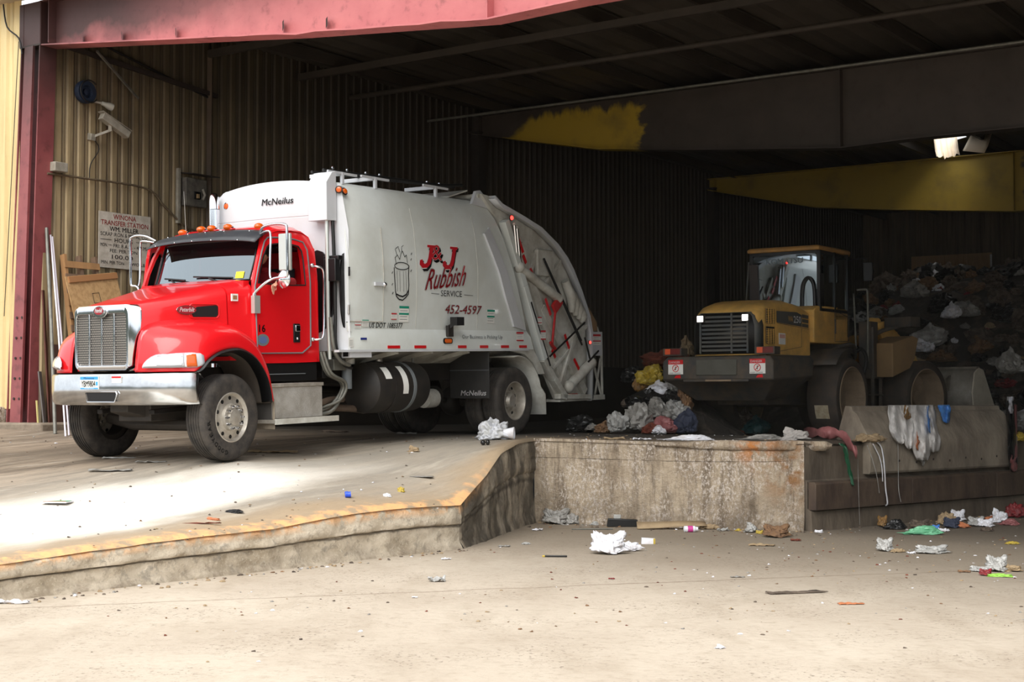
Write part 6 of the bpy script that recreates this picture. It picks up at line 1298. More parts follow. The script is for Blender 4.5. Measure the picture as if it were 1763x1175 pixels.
MB().tube([(.25, .018, 1.9), (.38, .018, 1.9), (.38, .018, 2.05), (.25, .018, 2.05)], .004, 5, closed=True).build('grade_stamp', m_sblk, osb)
def pole(name, top, base, r, m, label, cat='pole'):
    g = MB(); g.tube([base, (V(base)+V(top))/2+V((.01, 0, 0)), top], r, 8); return tag(g.build(name, m, smooth=60), label, cat)
def px_wall(u, v, off=.1):  # point near the left wall plane
    r_ = ray(u, v); n_ = BB; t = ((B0+BB*off)-EYE).dot(n_)/r_.dot(n_); return EYE+r_*t
m_wp = mat('white_pvc', (.86, .84, .88), .4)
pole('white_pole', px_wall(87, 405, .06), up_at(113, 752)+V((0, 0, 0)), .014, m_wp, 'left of two thin white poles leaning against the wall beside the truck bumper'); pole('white_pole', px_wall(90, 408, .06), up_at(119, 750), .014, m_wp, 'right of two thin white poles leaning against the wall beside the truck bumper')
pole('steel_pipe', px_wall(80, 393, .06), up_at(95, 748), .027, m_galv, 'galvanised steel pipe leaning by the red column', 'pipe')
g = MB(); g.bar(px_wall(74, 500, .10), up_at(86, 738), .07, .02); tag(g.build('rusty_bar', mat('rusty_bar_steel', (.36, .20, .16), .8, col2=(.24, .14, .11), scale=6)), 'rusty flat bar leaning in the corner by the red column', 'steel bar')
g = MB(); g.bar(px_wall(68, 640, .12), up_at(78, 738), .09, .02); tag(g.build('grey_board', mat('grey_offcut', (.40, .38, .37), .8)), 'short grey board offcut leaning at the column foot', 'board')
g = MB(); g.bar(px_wall(63, 690, .25), up_at(66, 739), .02, .02); tag(g.build('yellow_stake', mat('pale_yellow_wood', (.80, .76, .50), .7)), 'short pale yellow stake beside the column foot', 'stake')
g = MB(); g.prism([bp(.07, .16, 1.3), bp(.07, 1.5, 1.3), bp(.07, 1.5, 2.55), bp(.07, .16, 2.58)], BB*.02); tag(g.build('kick_board', mat('red_brown_plywood', (.36, .25, .21), .85, col2=(.27, .20, .17), scale=3)), 'reddish brown plywood fixed along the foot of the left wall', 'board')

# ---------------------------------------------------------------- waste
rnd = random.Random(11)
def bag_mesh(name, seed, neck=True, sharp=1.0, sub=4):
    """crumpled film: a lumpy body creased by ridged noise, flattened where it rests"""
    bm = bmesh.new(); bmesh.ops.create_icosphere(bm, subdivisions=sub, radius=1)
    o_ = V((seed*7.3, seed*3.1, 0))
    def rdg(p): return 1-abs(noise.noise(p))*2
    for v in bm.verts:
        p = v.co.copy(); wr = p+V((noise.noise(p*2+o_), noise.noise(p*2-o_), noise.noise(p*2.3+o_*2)))*.35
        q = p*(.80+.38*noise.noise(p*1.1+o_)+sharp*(.22*rdg(wr*2.0+o_)+.12*rdg(wr*4.3-o_)+.035*rdg(wr*9+o_))-.18*sharp)
        if neck and p.z > .75: q = V((q.x*.5, q.y*.5, q.z*1.2))
        if q.z < -.3: q.z = -.3+(q.z+.3)*.35
        if sub == 5:
            q = q*(1+.55*noise.noise(p*.9+o_*1.7)); fl__ = max(0, .15-q.z)*1.1; q = V((q.x*(1+fl__*(.6+noise.noise(p*3+o_))), q.y*(1+fl__*.5), q.z*(1+.45*noise.noise(V((p.x*2.2, p.y*2.2, seed))))))
        v.co = q
    z0 = min(v.co.z for v in bm.verts)
    for v in bm.verts: v.co.z -= z0
    me = bpy.data.meshes.new(name); bm.to_mesh(me); bm.free()
    for p in me.polygons: p.use_smooth = True
    if sub < 5: me.set_sharp_from_angle(angle=R(34))
    me.materials.append(None); return me
BM = [bag_mesh('bag', i, i % 2 == 0, .9+.25*(i % 3), 4) for i in range(8)]; BF = [bag_mesh('bag', 20+i, False, .95, 5) for i in range(6)]
def plast(name, c, rough=.45, alpha=None, c2=None): return mat(name, c, rough, alpha=alpha, col2=c2, scale=2.5, amt=.8, contrast=(.4, .6))
WM_ = {'white': plast('white_plastic', (.88, .89, .92), .45, c2=(.74, .72, .72)), 'grey': plast('grey_film', (.46, .45, .43), .4, c2=(.60, .59, .57)), 'clear': plast('cloudy_film', (.66, .66, .65), .3, c2=(.50, .49, .47)),
    'black': plast('black_film', (.06, .06, .065), .35, c2=(.12, .12, .12)), 'yellow': plast('yellow_film', (.74, .64, .22), .5, c2=(.55, .48, .20)), 'ochre': plast('ochre_film', (.52, .38, .18), .6, c2=(.36, .27, .15)),
    'rust': plast('rust_cloth', (.42, .19, .11), .8, c2=(.30, .13, .09)), 'tan': plast('tan_paper', (.62, .54, .42), .8, c2=(.50, .42, .32)), 'brown': plast('brown_card', (.48, .36, .25), .85, c2=(.36, .27, .2)),
    'pink': plast('pink_film', (.60, .38, .38), .5, c2=(.48, .28, .28)), 'red': plast('red_scrap', (.52, .12, .14), .5, c2=(.35, .08, .1)), 'blue': plast('blue_film', (.20, .45, .75), .4, c2=(.35, .55, .8)),
    'dblue': plast('dark_blue_cloth', (.13, .16, .24), .8, c2=(.2, .22, .28)), 'teal': plast('teal_film', (.10, .28, .28), .5, c2=(.08, .18, .2)), 'green': plast('green_film', (.38, .66, .50), .4, c2=(.50, .75, .60)), 'lime': plast('lime_film', (.55, .74, .30), .5), 'orange': plast('orange_peel', (.70, .43, .28), .6), 'dirt': plast('mixed_refuse', (.24, .20, .17), .9, c2=(.42, .37, .32)), 'white_dull': plast('creased_white_film', (.76, .77, .80), .45, c2=(.62, .62, .60)), 'magenta': plast('magenta_film', (.75, .25, .55), .5)}
def bag(name, me, p, sc, m, label, cat, group=None, rz=None, tilt=0):
    o = bpy.data.objects.new(name, me); C.objects.link(o); o.location = p; o.scale = sc
    o.rotation_euler = (tilt, tilt*.6, rnd.uniform(0, 6.28) if rz is None else rz)
    o.material_slots[0].link = 'OBJECT'; o.material_slots[0].material = WM_[m] if isinstance(m, str) else m
    return tag(o, label, cat, group)
# the big heap at the back
HC = V((14.2, 37.5, 0)); HR = 10.6
def hz(x, y):
    d = math.hypot(x-HC.x, y-HC.y)/HR
    t = max(0., min(1., (1-d)/.62)); return hup(x, y)-.1+3.55*t*t*(3-2*t)+.30*noise.noise(V((x*.5, y*.5, 0)))*min(1, t*3)+.12*noise.noise(V((x*2, y*2, 4)))*min(1, t*4)
g = MB(); rws = []
for i in range(90):
    a = R(150+i*160/89); rws.append([tuple(V((HC.x+math.cos(a)*HR*k/44, HC.y+math.sin(a)*HR*k/44, hz(HC.x+math.cos(a)*HR*k/44, HC.y+math.sin(a)*HR*k/44)-.02))) for k in range(3, 45)])

def clampW(p):
    q = V(p)-B0; s_, d_ = q.dot(BB), q.dot(BA); s2, d2_ = max(s_, .5), min(d_, 32.7); w__ = B0+BB*s2+BA*d2_; return (w__.x, w__.y, p[2])
rws = [[clampW(p) for p in r_] for r_ in rws]
g.grid(rws); o = g.build('refuse_heap', mat('heap_refuse', (.17, .15, .13), .9, col2=(.34, .30, .26), scale=2.6, detail=8, contrast=(.5, .62), amt=.8, bump=1.0, bscale=7), smooth=0)
tag(o, 'dark mass of loose mixed refuse piled at the back behind the loader', 'refuse heap', kind='stuff')
LBL = {'white': 'white plastic bag lying in the big refuse heap at the back', 'grey': 'grey film bag lying in the big refuse heap at the back', 'black': 'black bag lying in the big refuse heap at the back', 'brown': 'brown cardboard scrap in the big refuse heap at the back', 'tan': 'tan paper bundle in the big refuse heap at the back', 'red': 'red scrap in the big refuse heap at the back', 'clear': 'cloudy plastic bag lying in the big refuse heap at the back', 'dirt': 'dirty crumpled bag lying in the big refuse heap at the back', 'blue': 'blue plastic scrap in the big refuse heap at the back'}
cnt = 0
while cnt < 230:
    a = R(rnd.uniform(175, 285)); rr_ = HR*rnd.uniform(.30, .99); x = HC.x+math.cos(a)*rr_; y = HC.y+math.sin(a)*rr_
    k = x/y
    if not (.235 < k < .36) or (V((x, y, 0))-B0).dot(BA) > 32 or (V((x, y, 0))-B0).dot(BB) < 1: continue
    m = rnd.choice(['black']*8+['dirt']*8+['brown']*3+['red', 'grey', 'tan', 'clear', 'white']+(['blue', 'grey', 'tan'] if cnt % 11 == 0 else [])); s_ = rnd.uniform(.10, .34)*(1.25 if m in ('black', 'grey', 'dirt') else .8)
    bag('garbage_bag' if m in ('white', 'grey', 'black', 'clear', 'dirt') else 'refuse_scrap', rnd.choice(BM), (x, y, hz(x, y)-s_*.35), (s_, s_*rnd.uniform(.6, 1.1), s_*rnd.uniform(.45, .9)), m, LBL[m], 'garbage bag' if m in ('white', 'grey', 'black', 'clear', 'dirt') else 'scrap', m+' pieces in the big heap', tilt=rnd.uniform(-.5, .5)); cnt += 1
for (u, v, D_, w_, h_, m, lb) in ((1637, 540, 31.5, 0.24, 0.22, 'white', 'big pale bag high in the heap, leftmost of the two large light bags'), (1668, 538, 31.6, 0.22, 0.20, 'grey', 'dimmer large bag high in the heap, right of the palest one'), (1600, 585, 30, 0.40, 0.29, 'clear', 'large cloudy bag above the bucket in the heap'), (1592, 600, 29.8, .25, .18, 'white', 'small white bag in front of the large cloudy bag in the heap'), (1575, 505, 33, 0.29, 0.23, 'grey', 'dim grey bag near the top of the heap beside the loader mirror'), (1742, 630, 27.5, .30, .30, 'grey', 'grey bag low at the right edge of the heap'), (1570, 640, 29.0, .35, .25, 'tan', 'torn tan sack just above the loader bucket'), (1622, 618, 29.5, .30, .14, 'brown', 'brown cardboard piece in the middle of the heap')):
    p = atD(u, v, D_); bag('garbage_bag', rnd.choice(BM), (p.x, p.y, p.z-h_*.5), (w_, w_, h_), m, lb, 'garbage bag')
# the smaller pile between truck and loader
g = MB(); rws = []
for i in range(28):
    x = .4+i*.13; r_ = []
    for j in range(24):
        y = 23.2+j*.16; d = math.hypot((x-2.75)/1.35, (y-25.3)/1.75); t = max(0, 1-d); r_.append((x, y, hup(x, y)-.05+1.15*t**1.3+.08*noise.noise(V((x*3, y*3, 0)))*min(1, t*4)))
    rws.append(r_)
g.grid(rws); tag(g.build('refuse_pile', MATS['heap_refuse'], smooth=0), 'low mound of loose refuse between the truck and the loader', 'refuse heap', kind='stuff')
SP = [(1064, 745, 23.7, .20, .30, 'clear', 'cloudy white bag at the front left of the pile between truck and loader'), (1100, 742, 23.8, .26, .40, 'grey', 'bulging grey bag low in the pile between truck and loader'), (1132, 722, 24.1, .32, .38, 'grey', 'large grey bag in the middle of the pile beside the loader'),
    (1165, 722, 24.1, .26, .30, 'clear', 'translucent bag low beside the loader wheel, above a printed one'), (1148, 748, 23.7, .27, .26, 'pink', 'pinkish food bag at the bottom of the pile beside the loader'), (1182, 748, 23.6, .20, .34, 'dblue', 'printed dark bag leaning by the loader left wheel'), (1120, 748, 23.6, .16, .14, 'rust', 'rust-coloured wrapper between grey and pink bags in the pile'),
    (1135, 750, 23.5, .16, .13, 'white', 'small white bag at the front foot of the pile'), (1118, 700, 24.4, .40, .26, 'black', 'long black bag across the middle of the pile'), (1150, 697, 24.3, .30, .24, 'black', 'short black bag on the middle of the pile nearer the loader'), (1132, 678, 24.6, .30, .22, 'white', 'crumpled white bag near the top of the pile'),
    (1105, 690, 24.6, .20, .16, 'grey', 'small grey bag left of the black ones in the pile'), (1160, 672, 24.6, .22, .20, 'clear', 'cloudy bag with red flecks near the top of the pile'), (1178, 708, 24.2, .16, .36, 'brown', 'upright brown paper sack beside the loader counterweight'),
    (1120, 660, 24.9, .26, .30, 'yellow', 'dull yellow bag on the top of the pile'), (1152, 652, 24.9, .20, .20, 'yellow', 'pointed yellow bag tip right of the other yellow bag'), (1103, 672, 24.9, .17, .30, 'ochre', 'ochre bag under the yellow one on the pile'), (1138, 645, 24.8, .09, .10, 'black', 'small black lid on the yellow bag'),
    (1145, 632, 25.3, .48, .26, 'rust', 'rust-brown cloth bundle on top of the pile behind the yellow bag'), (1182, 612, 25.7, .13, .30, 'tan', 'tan pointed sack rising behind the loader tail lamp'), (1042, 748, 23.9, .18, .16, 'brown', 'brown torn bag at the left end of the pile'), (1000, 745, 24.6, .26, .26, 'black', 'round black bag on the floor behind the truck'),
    (1083, 697, 24.8, .15, .14, 'dirt', 'dirty bag left on the slope of the pile'), (1020, 742, 24.2, .14, .09, 'grey', 'flat grey film on the floor behind the truck'), (1090, 655, 25.6, .22, .26, 'black', 'dim black bag at the back left of the pile'), (1087, 725, 24.4, .10, .07, 'red', 'small red and green wrapper on the grey bags'),
    (1300, 748, 25.2, .28, .26, 'teal', 'dark teal bag on the floor under the loader'), (1285, 735, 25.6, .26, .30, 'dirt', 'grey-brown bag under the loader behind the teal one'), (1303, 722, 25.9, .10, .08, 'magenta', 'magenta scrap under the loader'), (1270, 752, 25.0, .14, .08, 'rust', 'rust-coloured scrap under the loader beside its left wheel')]
for (u, v, D_, w_, h_, m, lb) in SP:
    p = atD(u, v, D_); zf = max(hup(p.x, p.y), p.z-.0); bag('garbage_bag', rnd.choice(BM), (p.x, p.y, zf if v > 740 else p.z-.05), (w_, w_*.9, h_*.75), m, lb, 'garbage bag' if 'scrap' not in lb and 'wrapper' not in lb else 'scrap')
# ---- flat and crumpled litter
def flat(name, p, w_, d_, h_, m, label, cat, seed=0, rz=0, nx=10, thick=.004):
    g = MB(); rws = []
    for i in range(nx+1):
        r_ = []
        for j in range(nx+1):
            x = (i/nx-.5)*w_; y = (j/nx-.5)*d_; e = 1+.25*noise.noise(V((i*.6, j*.6, seed)))
            r_.append((x*e, y*e, abs(noise.noise(V((i*.35, j*.35, seed*3.7))))*h_*1.6+.004))
        rws.append(r_)
    g.grid(rws); o = g.build(name, WM_[m] if isinstance(m, str) else m, smooth=50, solid=thick); o.location = p; o.rotation_euler = (0, 0, rz); return tag(o, label, cat)
def yard(u, v): return atz(u, v, 0)
Y = [  # u, v(base), w m, depth m, h m, colour, label, category, kind
 (1047, 955, .36, .20, .26, 'white', 'large crumpled white bag on the yard in front of the dock wall', 'plastic bag', 'b'), (1080, 950, .26, .13, .12, 'white', 'flat tail of white plastic trailing right from the large crumpled bag', 'plastic bag', 'b'),
 (957, 903, .34, .16, .22, 'grey', 'dusty grey bag in the corner of the dock wall', 'plastic bag', 'b'), (985, 903, .16, .12, .14, 'grey', 'smaller grey bag end beside the dusty bag in the corner', 'plastic bag', 'b'), (1000, 902, .08, .06, .05, 'orange', 'orange wrapper beside the grey bag in the wall corner', 'wrapper', 'b'),
 (925, 914, .14, .08, .03, 'white', 'red-spotted white paper in the corner below the dock wall', 'paper', 'f'), (1025, 905, .10, .06, .05, 'clear', 'small crumpled clear cup by the dock wall', 'cup', 'b'),
 (1220, 912, .22, .10, .08, 'tan', 'crumpled pale paper by the foot of the dock wall', 'paper', 'b'), (1245, 915, .16, .06, .04, 'clear', 'cloudy film strip right of the crumpled pale paper', 'plastic film', 'f'),
 (1295, 918, .15, .10, .13, 'clear', 'wadded clear bag left of the brown sack at the wall end', 'plastic bag', 'b'), (1308, 920, .09, .05, .05, 'yellow', 'yellow wrapper in front of the brown sack', 'wrapper', 'b'), (1272, 915, .07, .04, .03, 'yellow', 'small yellow scrap left of the wadded clear bag', 'scrap', 'b'),
 (1337, 926, .30, .20, .17, 'brown', 'brown paper sack at the corner of the dock wall', 'paper sack', 'b'), (1312, 940, .30, .16, .02, 'tan', 'grey flattened card in front of the brown paper sack', 'cardboard', 'f'), (1370, 932, .12, .08, .03, 'rust', 'rusty-red scraps right of the brown sack', 'scrap', 'f'),
 (1410, 918, .10, .06, .04, 'white', 'small white scrap at the foot of the push wall', 'scrap', 'b'),
 (1597, 921, .42, .16, .10, 'green', 'pale green film sheet in front of the litter row at the right', 'plastic film', 'b'), (1520, 908, .12, .10, .16, 'ochre', 'brown folded card at the left end of the litter row', 'cardboard', 'b'), (1545, 912, .26, .12, .12, 'black', 'black rag in the litter row by the push wall', 'rag', 'b'), (1585, 910, .26, .12, .12, 'dirt', 'grey-brown bag between the black rag and the navy clothes', 'bag', 'b'),
 (1630, 905, .22, .16, .20, 'tan', 'pale torn bag behind the navy cloth in the litter row', 'bag', 'b'), (1640, 910, .20, .14, .15, 'dblue', 'navy cloth in the litter row at the right', 'cloth', 'b'), (1612, 913, .09, .07, .07, 'blue', 'bright blue wrapper in the litter row', 'wrapper', 'b'), (1625, 916, .14, .08, .05, 'white', 'white scrap right of the bright blue wrapper', 'scrap', 'f'),
 (1650, 898, .18, .12, .17, 'white', 'white bag rising behind the orange scrap in the litter row', 'plastic bag', 'b'), (1660, 910, .18, .10, .08, 'orange', 'orange-brown scrap in the litter row', 'scrap', 'b'), (1682, 907, .20, .14, .14, 'clear', 'cloudy pale bag in the middle right of the litter row', 'plastic bag', 'b'), (1698, 908, .20, .12, .12, 'white', 'spiky white tissue wad in the litter row', 'tissue', 'b'), (1722, 900, .18, .13, .16, 'white', 'white bag at the right of the litter row beside the orange crumbs', 'plastic bag', 'b'), (1710, 898, .20, .10, .07, 'orange', 'orange paper behind the spiky tissue wad', 'paper', 'b'),
 (1748, 892, .24, .18, .24, 'red', 'dark red bag at the right edge of the litter row', 'plastic bag', 'b'), (1742, 905, .22, .14, .08, 'pink', 'pink wrapper in front of the dark red bag', 'wrapper', 'b'), (1700, 915, .14, .10, .05, 'dirt', 'dark dirty scrap in front of the white tissue wad', 'scrap', 'b'),
 (1524, 950, .17, .10, .16, 'clear', 'standing clear film scrap on the yard, left of the clear sheet', 'plastic film', 'b'), (1545, 952, .14, .08, .05, 'tan', 'tan film scrap joined right of the standing clear scrap', 'plastic film', 'b'), (1605, 954, .34, .12, .10, 'clear', 'clear plastic sheet lying alone on the yard at the right', 'plastic film', 'b'), (1569, 954, .10, .04, .02, 'white', 'thin white strip left of the clear plastic sheet', 'scrap', 'f'),
 (1718, 985, .20, .12, .17, 'clear', 'pointed clear bag in the small litter cluster at the right', 'plastic bag', 'b'), (1690, 985, .20, .10, .06, 'clear', 'flat clear film left in the small litter cluster', 'plastic film', 'b'), (1698, 992, .11, .08, .07, 'red', 'dark red wrapper in the small litter cluster', 'wrapper', 'b'), (1722, 994, .20, .08, .03, 'lime', 'lime green wrapper in the small litter cluster', 'wrapper', 'b'), (1740, 985, .18, .12, .07, 'tan', 'tan and pink food scraps in the small litter cluster', 'scrap', 'b'), (1660, 986, .12, .06, .02, 'brown', 'brown scrap left of the small litter cluster', 'scrap', 'f'), (1743, 938, .13, .07, .04, 'yellow', 'yellowish paper scrap near the right edge of the yard', 'paper', 'b'),
 (868, 942, .14, .06, .02, 'grey', 'grey film scrap near the ramp corner', 'scrap', 'f'), (768, 964, .11, .05, .015, 'white', 'white paper scrap near the ramp face', 'paper', 'f'), (752, 1002, .16, .10, .05, 'clear', 'clear cup lid scrap alone on the open yard', 'scrap', 'f'), (905, 938, .09, .06, .03, 'clear', 'clear crushed cup left of the black comb', 'cup', 'b'),
 (1370, 1022, .55, .10, .02, 'dirt', 'long dark strip scrap in the middle of the yard', 'scrap', 'f'), (1465, 1041, .22, .08, .01, 'orange', 'faded orange paper patch on the yard', 'paper', 'f'), (1241, 1118, .06, .04, .03, 'white', 'small white pellet in the foreground', 'scrap', 'b'), (15, 1040, .34, .06, .04, 'white', 'white flat lath at the foot of the ramp, left edge', 'lath', 'f'), (714, 1030, .05, .04, .01, 'white', 'tiny white fleck in the left foreground yard', 'scrap', 'f'), (1270, 995, .14, .04, .01, 'grey', 'pale thin strip right of centre on the yard', 'scrap', 'f'), (1053, 998, .06, .03, .01, 'red', 'tiny dark red chip on the yard', 'scrap', 'f')]
for (u, v, w_, d_, h_, m, lb, ct, kd) in Y:
    p = yard(u, v); nm = lb and ct.replace(' ', '_')
    if kd == 'b': bag(nm, rnd.choice(BF), (p.x, p.y+d_*.3, 0), (w_*.56, d_*.6, h_*.66), m, lb, ct, rz=rnd.uniform(-.2, .2))
    else: flat(nm, (p.x, p.y, 0), w_, d_, h_, m, lb, ct, seed=u % 17, rz=rnd.uniform(-.3, .3))
# shaped single items
p = yard(1116, 937); g = MB(); g.prism([(-.085, -.03, .0), (.075, -.03, .0), (.085, -.03, .065), (-.08, -.03, .075)], (0, .07, 0)); g.box((.06, -.031, .0), (.085, -.029, .068), WM_['yellow']); o = g.build('foam_cup', WM_['white'], bevel=.012); o.location = p; tag(o, 'small white foam container on its side in front of the dock wall', 'container')
p = yard(958, 960); g = MB(); g.box((-.13, -.012, 0), (.12, .014, .022)); g.box((-.16, -.01, 0), (-.125, .012, .02), WM_['yellow']); o = g.build('black_comb', WM_['black'], bevel=.006); o.location = p; o.rotation_euler = (0, 0, R(-6)); tag(o, 'black comb-like strip with a yellow end on the yard', 'strip')
p = yard(1190, 917); g = MB(); g.lathe([(0, .025), (.01, .042), (.15, .042), (.16, .03), (.19, .028), (.20, 0)], (-.1, 0, .042), (1, .1, 0), 18, WM_['white']); g.lathe([(.05, .043), (.12, .043)], (-.1, 0, .042), (1, .1, 0), 18, WM_['magenta'], cap=False); o = g.build('drink_can', WM_['white'], smooth=40); o.location = p; tag(o, 'white and pink can lying at the foot of the dock wall', 'can')
p = yard(1072, 908); g = MB(); g.prism([(-.22, 0, 0), (.2, 0, 0), (.21, 0, .10), (-.2, 0, .12)], (0, .08, .0)); g.box((-.12, .02, .11), (-.02, .06, .17), WM_['clear']); o = g.build('black_tray', WM_['black'], bevel=.01); o.location = p; tag(o, 'black plastic tray lying against the dock wall', 'tray')
p = yard(1150, 912); g = MB(); g.grid([[(x, -.05, .03+.02*math.sin(x*3)), (x, .08, .10+.02*math.sin(x*4)-.04*x)] for x in np.linspace(-.42, .52, 12)]); o = g.build('cardboard_strip', WM_['tan'], solid=.008); o.location = p; tag(o, 'long curled strip of tan cardboard along the dock wall', 'cardboard')
p = yard(1300, 902); g = MB(); g.prism([(-.06, 0, .12), (.05, 0, .05), (.10, 0, .10), (-.03, 0, .23), (-.07, .0, .22)], (0, .01, 0)); g.add([(-.06, -.005, .0), (.09, -.005, .0), (.09, -.005, .1), (-.06, -.005, .13)], [(0, 1, 2, 3)], WM_['tan']); o = g.build('folded_paper', mat('bluish_white_paper', (.82, .84, .92), .6), solid=.002); o.location = p; tag(o, 'folded bluish-white paper standing by the dock wall above the brown sack', 'paper')
p = yard(1020, 913); o = MB().tube([(-.28, 0, .01), (.28, .02, .012)], .010, 6).build('thin_rod', m_galv); o.location = p; tag(o, 'thin grey rod lying in front of the dock wall', 'rod')
# on the raised slab and ramp
SL = [(98, 868, .26, .22, .03, WM_['tan'], 'open magazine with a green page lying on the white ramp', 'magazine', 'm'), (405, 882, .20, .08, .03, 'black', 'black rag on the ramp near its edge', 'rag', 'b'), (366, 896, .12, .05, .03, 'orange', 'orange-brown chip beside the kerb paint', 'chip', 'b'),
 (690, 847, .07, .05, .06, 'yellow', 'yellow bottle cap end on the ramp near the corner', 'cap', 'b'), (666, 855, .08, .05, .04, 'white', 'white pebble-like scrap on the ramp edge near the blue cap', 'scrap', 'b'), (712, 778, .12, .08, .07, 'tan', 'small tan stone on the ramp below the mud flap', 'stone', 'b'),
 (700, 748, .30, .14, .03, 'grey', 'pale film scrap on the slab beside the fuel tank', 'plastic film', 'f'), (190, 812, .50, .09, .02, 'grey', 'string of small white paper bits in front of the front wheels', 'paper', 'f'), (205, 790, .4, .10, .02, 'clear', 'pale wisp of film beside the left front wheel', 'plastic film', 'f'), (260, 797, .35, .08, .02, 'grey', 'bluish-grey flattened wrapper between the front wheels', 'wrapper', 'f'),
 (470, 780, .62, .14, .03, 'tan', 'flattened pale bag beside the front wheel', 'plastic bag', 'f'), (725, 822, .30, .10, .01, 'grey', 'faint grey film scrap on the ramp near the corner', 'plastic film', 'f'), (345, 903, .40, .03, .015, 'rust', 'thin rusty twig beside the orange kerb paint', 'twig', 'f'), (1195, 758, .55, .12, .07, 'white', 'flat white tissue on the dock lip below the loader', 'tissue', 'b'), (1105, 758, .25, .08, .03, 'white', 'white paper on the dock lip left of the flat tissue', 'paper', 'f'), (1058, 757, .30, .08, .03, 'tan', 'tan torn card on the dock lip', 'cardboard', 'f'),
 (1320, 757, .50, .12, .07, 'grey', 'grey film on the dock lip left of the folded newspaper', 'plastic film', 'b'), (575, 745, .4, .14, .04, 'dirt', 'dark clump of litter behind the side step', 'scrap', 'b')]
for (u, v, w_, d_, h_, m, lb, ct, kd) in SL:
    p = up_at(u, v); nm = ct.replace(' ', '_')
    if kd == 'b': bag(nm, rnd.choice(BF), (p.x, p.y, p.z-.01), (w_*.56, d_*.6, h_*.7), m, lb, ct, rz=rnd.uniform(-.2, .2))
    elif kd == 'm':
        g = MB(); g.prism([(-.14, -.10, .0), (.13, -.10, .0), (.15, .10, .0), (-.12, .10, .0)], (0, 0, .012), WM_['white']); g.add([(-.10, -.02, .014), (.12, -.06, .014), (.14, .09, .016), (-.02, .09, .016)], [(0, 1, 2, 3)], WM_['green']); g.tube([(-.12, -.08, .016), (.12, -.08, .018)], .003, 4, WM_['orange']); o = g.build(nm, WM_['white'], smooth=0); o.location = p+V((0, 0, .012)); tag(o, lb, ct)
    else: flat(nm, p, w_, d_, h_, m, lb, ct, seed=u % 13, rz=rnd.uniform(-.2, .2))
p = up_at(597, 858); g = MB(); g.lathe([(0, .035), (.035, .035), (.04, .03)], (0, 0, 0), (1, .2, .1), 16); g.lathe([(.0, .03), (.035, .034)], (.03, 0, 0), (1, .2, .1), 16); o = g.build('bottle_cap', mat('bright_blue_plastic', (.16, .32, .82), .4), smooth=30); o.location = p+V((-.02, 0, .034)); tag(o, 'bright blue bottle cap on the ramp near the orange kerb', 'bottle cap')
# tied white bag with paper cup and black knob near the rear wheel
p = up_at(848, 757); bag('plastic_bag', BF[0], (p.x, p.y, p.z-.01), (.21, .17, .19), WM_['white_dull'], 'crumpled white carrier bag on the slab corner by the rear wheel', 'plastic bag', rz=.4)
p = up_at(876, 757); g = MB(); g.lathe([(0, .05), (.02, .055), (.15, .085), (.17, .092), (.18, .088), (.17, .075), (.06, .05), (.05, 0)], (-.10, 0, .085), (1, -.15, 0), 20); o = g.build('paper_cup', WM_['white'], smooth=40); o.location = p; tag(o, 'large white paper cup lying open toward the right on the slab corner', 'cup')
p = up_at(836, 767); g = MB(); g.ball((-.035, 0, .035), .035, None, 10, 6); g.ball((.03, 0, .038), .038, None, 10, 6, (.8, 1, 1)); o = g.build('rubber_bung', WM_['black'], smooth=60); o.location = p; tag(o, 'small black twin-lobed rubber piece in front of the white carrier bag', 'rubber piece')
# folded newspaper, red film, green strip, strings along the dock lip
def dock_pt(u, v, D_): return atD(u, v, D_)
p = up_at(1368, 758); bag('newspaper', BF[3], (p.x, p.y, p.z-.01), (.17, .09, .10), mat('newsprint', (.66, .64, .62), .8, col2=(.38, .36, .36), scale=22, contrast=(.5, .55)), 'crumpled grey newspaper on the dock lip in front of the loader wheel', 'newspaper', rz=.1)
def tk(u): k = (u-CX)/FPX; return (20*k-3.92)/(.761-.649*k)
def tko(u, o_): k = (u-CX)/FPX; return (20*k-3.92-o_*(.649+.761*k))/(.761-.649*k)
def zk_o(u, v, o_): q = P3+D3*tko(u, o_)+N3*o_; r_ = ray(u, v); return EYE.z+r_.z*(q.y/r_.y)
def zk(u, v): q = P3+D3*tk(u); r_ = ray(u, v); return EYE.z+r_.z*(q.y/r_.y)
def ribbon(name, pts, w_, m, label, cat, wob=.02, tw=0., nw=6, fold=.02, solid=.003):
    """limp strip hanging along pts (u, v, outward offset from the push wall line)"""
    P_ = smooth_path([P3+D3*tko(u, o_)+N3*o_+V((0, 0, zk_o(u, v, o_))) for u, v, o_ in pts], 7); g = MB(); rws = []; n_ = len(P_)
    for i, q in enumerate(P_):
        t = i/(n_-1); ww = w_(t) if callable(w_) else w_; r_ = []
        for j in range(nw+1):
            s_ = (j/nw-.5); r_.append(q+D3*s_*ww+N3*(fold*math.sin(j*2.2+i*.25)*min(1, ww*8)+wob*noise.noise(V((i*.3, j*.7, w_(.5)*9 if callable(w_) else w_*9))))+V((0, 0, .01*math.sin(j*1.7))))
        rws.append(r_)
    g.grid(rws); o = g.build(name, WM_[m] if isinstance(m, str) else m, smooth=60, solid=solid); return tag(o, label, cat)
ribbon('plastic_film', [(1388, 752, .0), (1410, 750, .02), (1435, 752, .05), (1458, 758, .10), (1472, 770, .12)], .10, 'pink', 'reddish film draped along the dock lip beside the concrete block', 'plastic film', nw=8, fold=.03) if False else None
g = MB(); P_ = smooth_path([up_at(1385, 752)+V((0, 0, .06)), up_at(1405, 756)+V((0, 0, .09)), up_at(1430, 758)+V((0, 0, .10)), up_at(1452, 760)+V((0, 0, .07)), atD(1466, 770, 20.4), atD(1474, 780, 20.4)], 6); rws = []
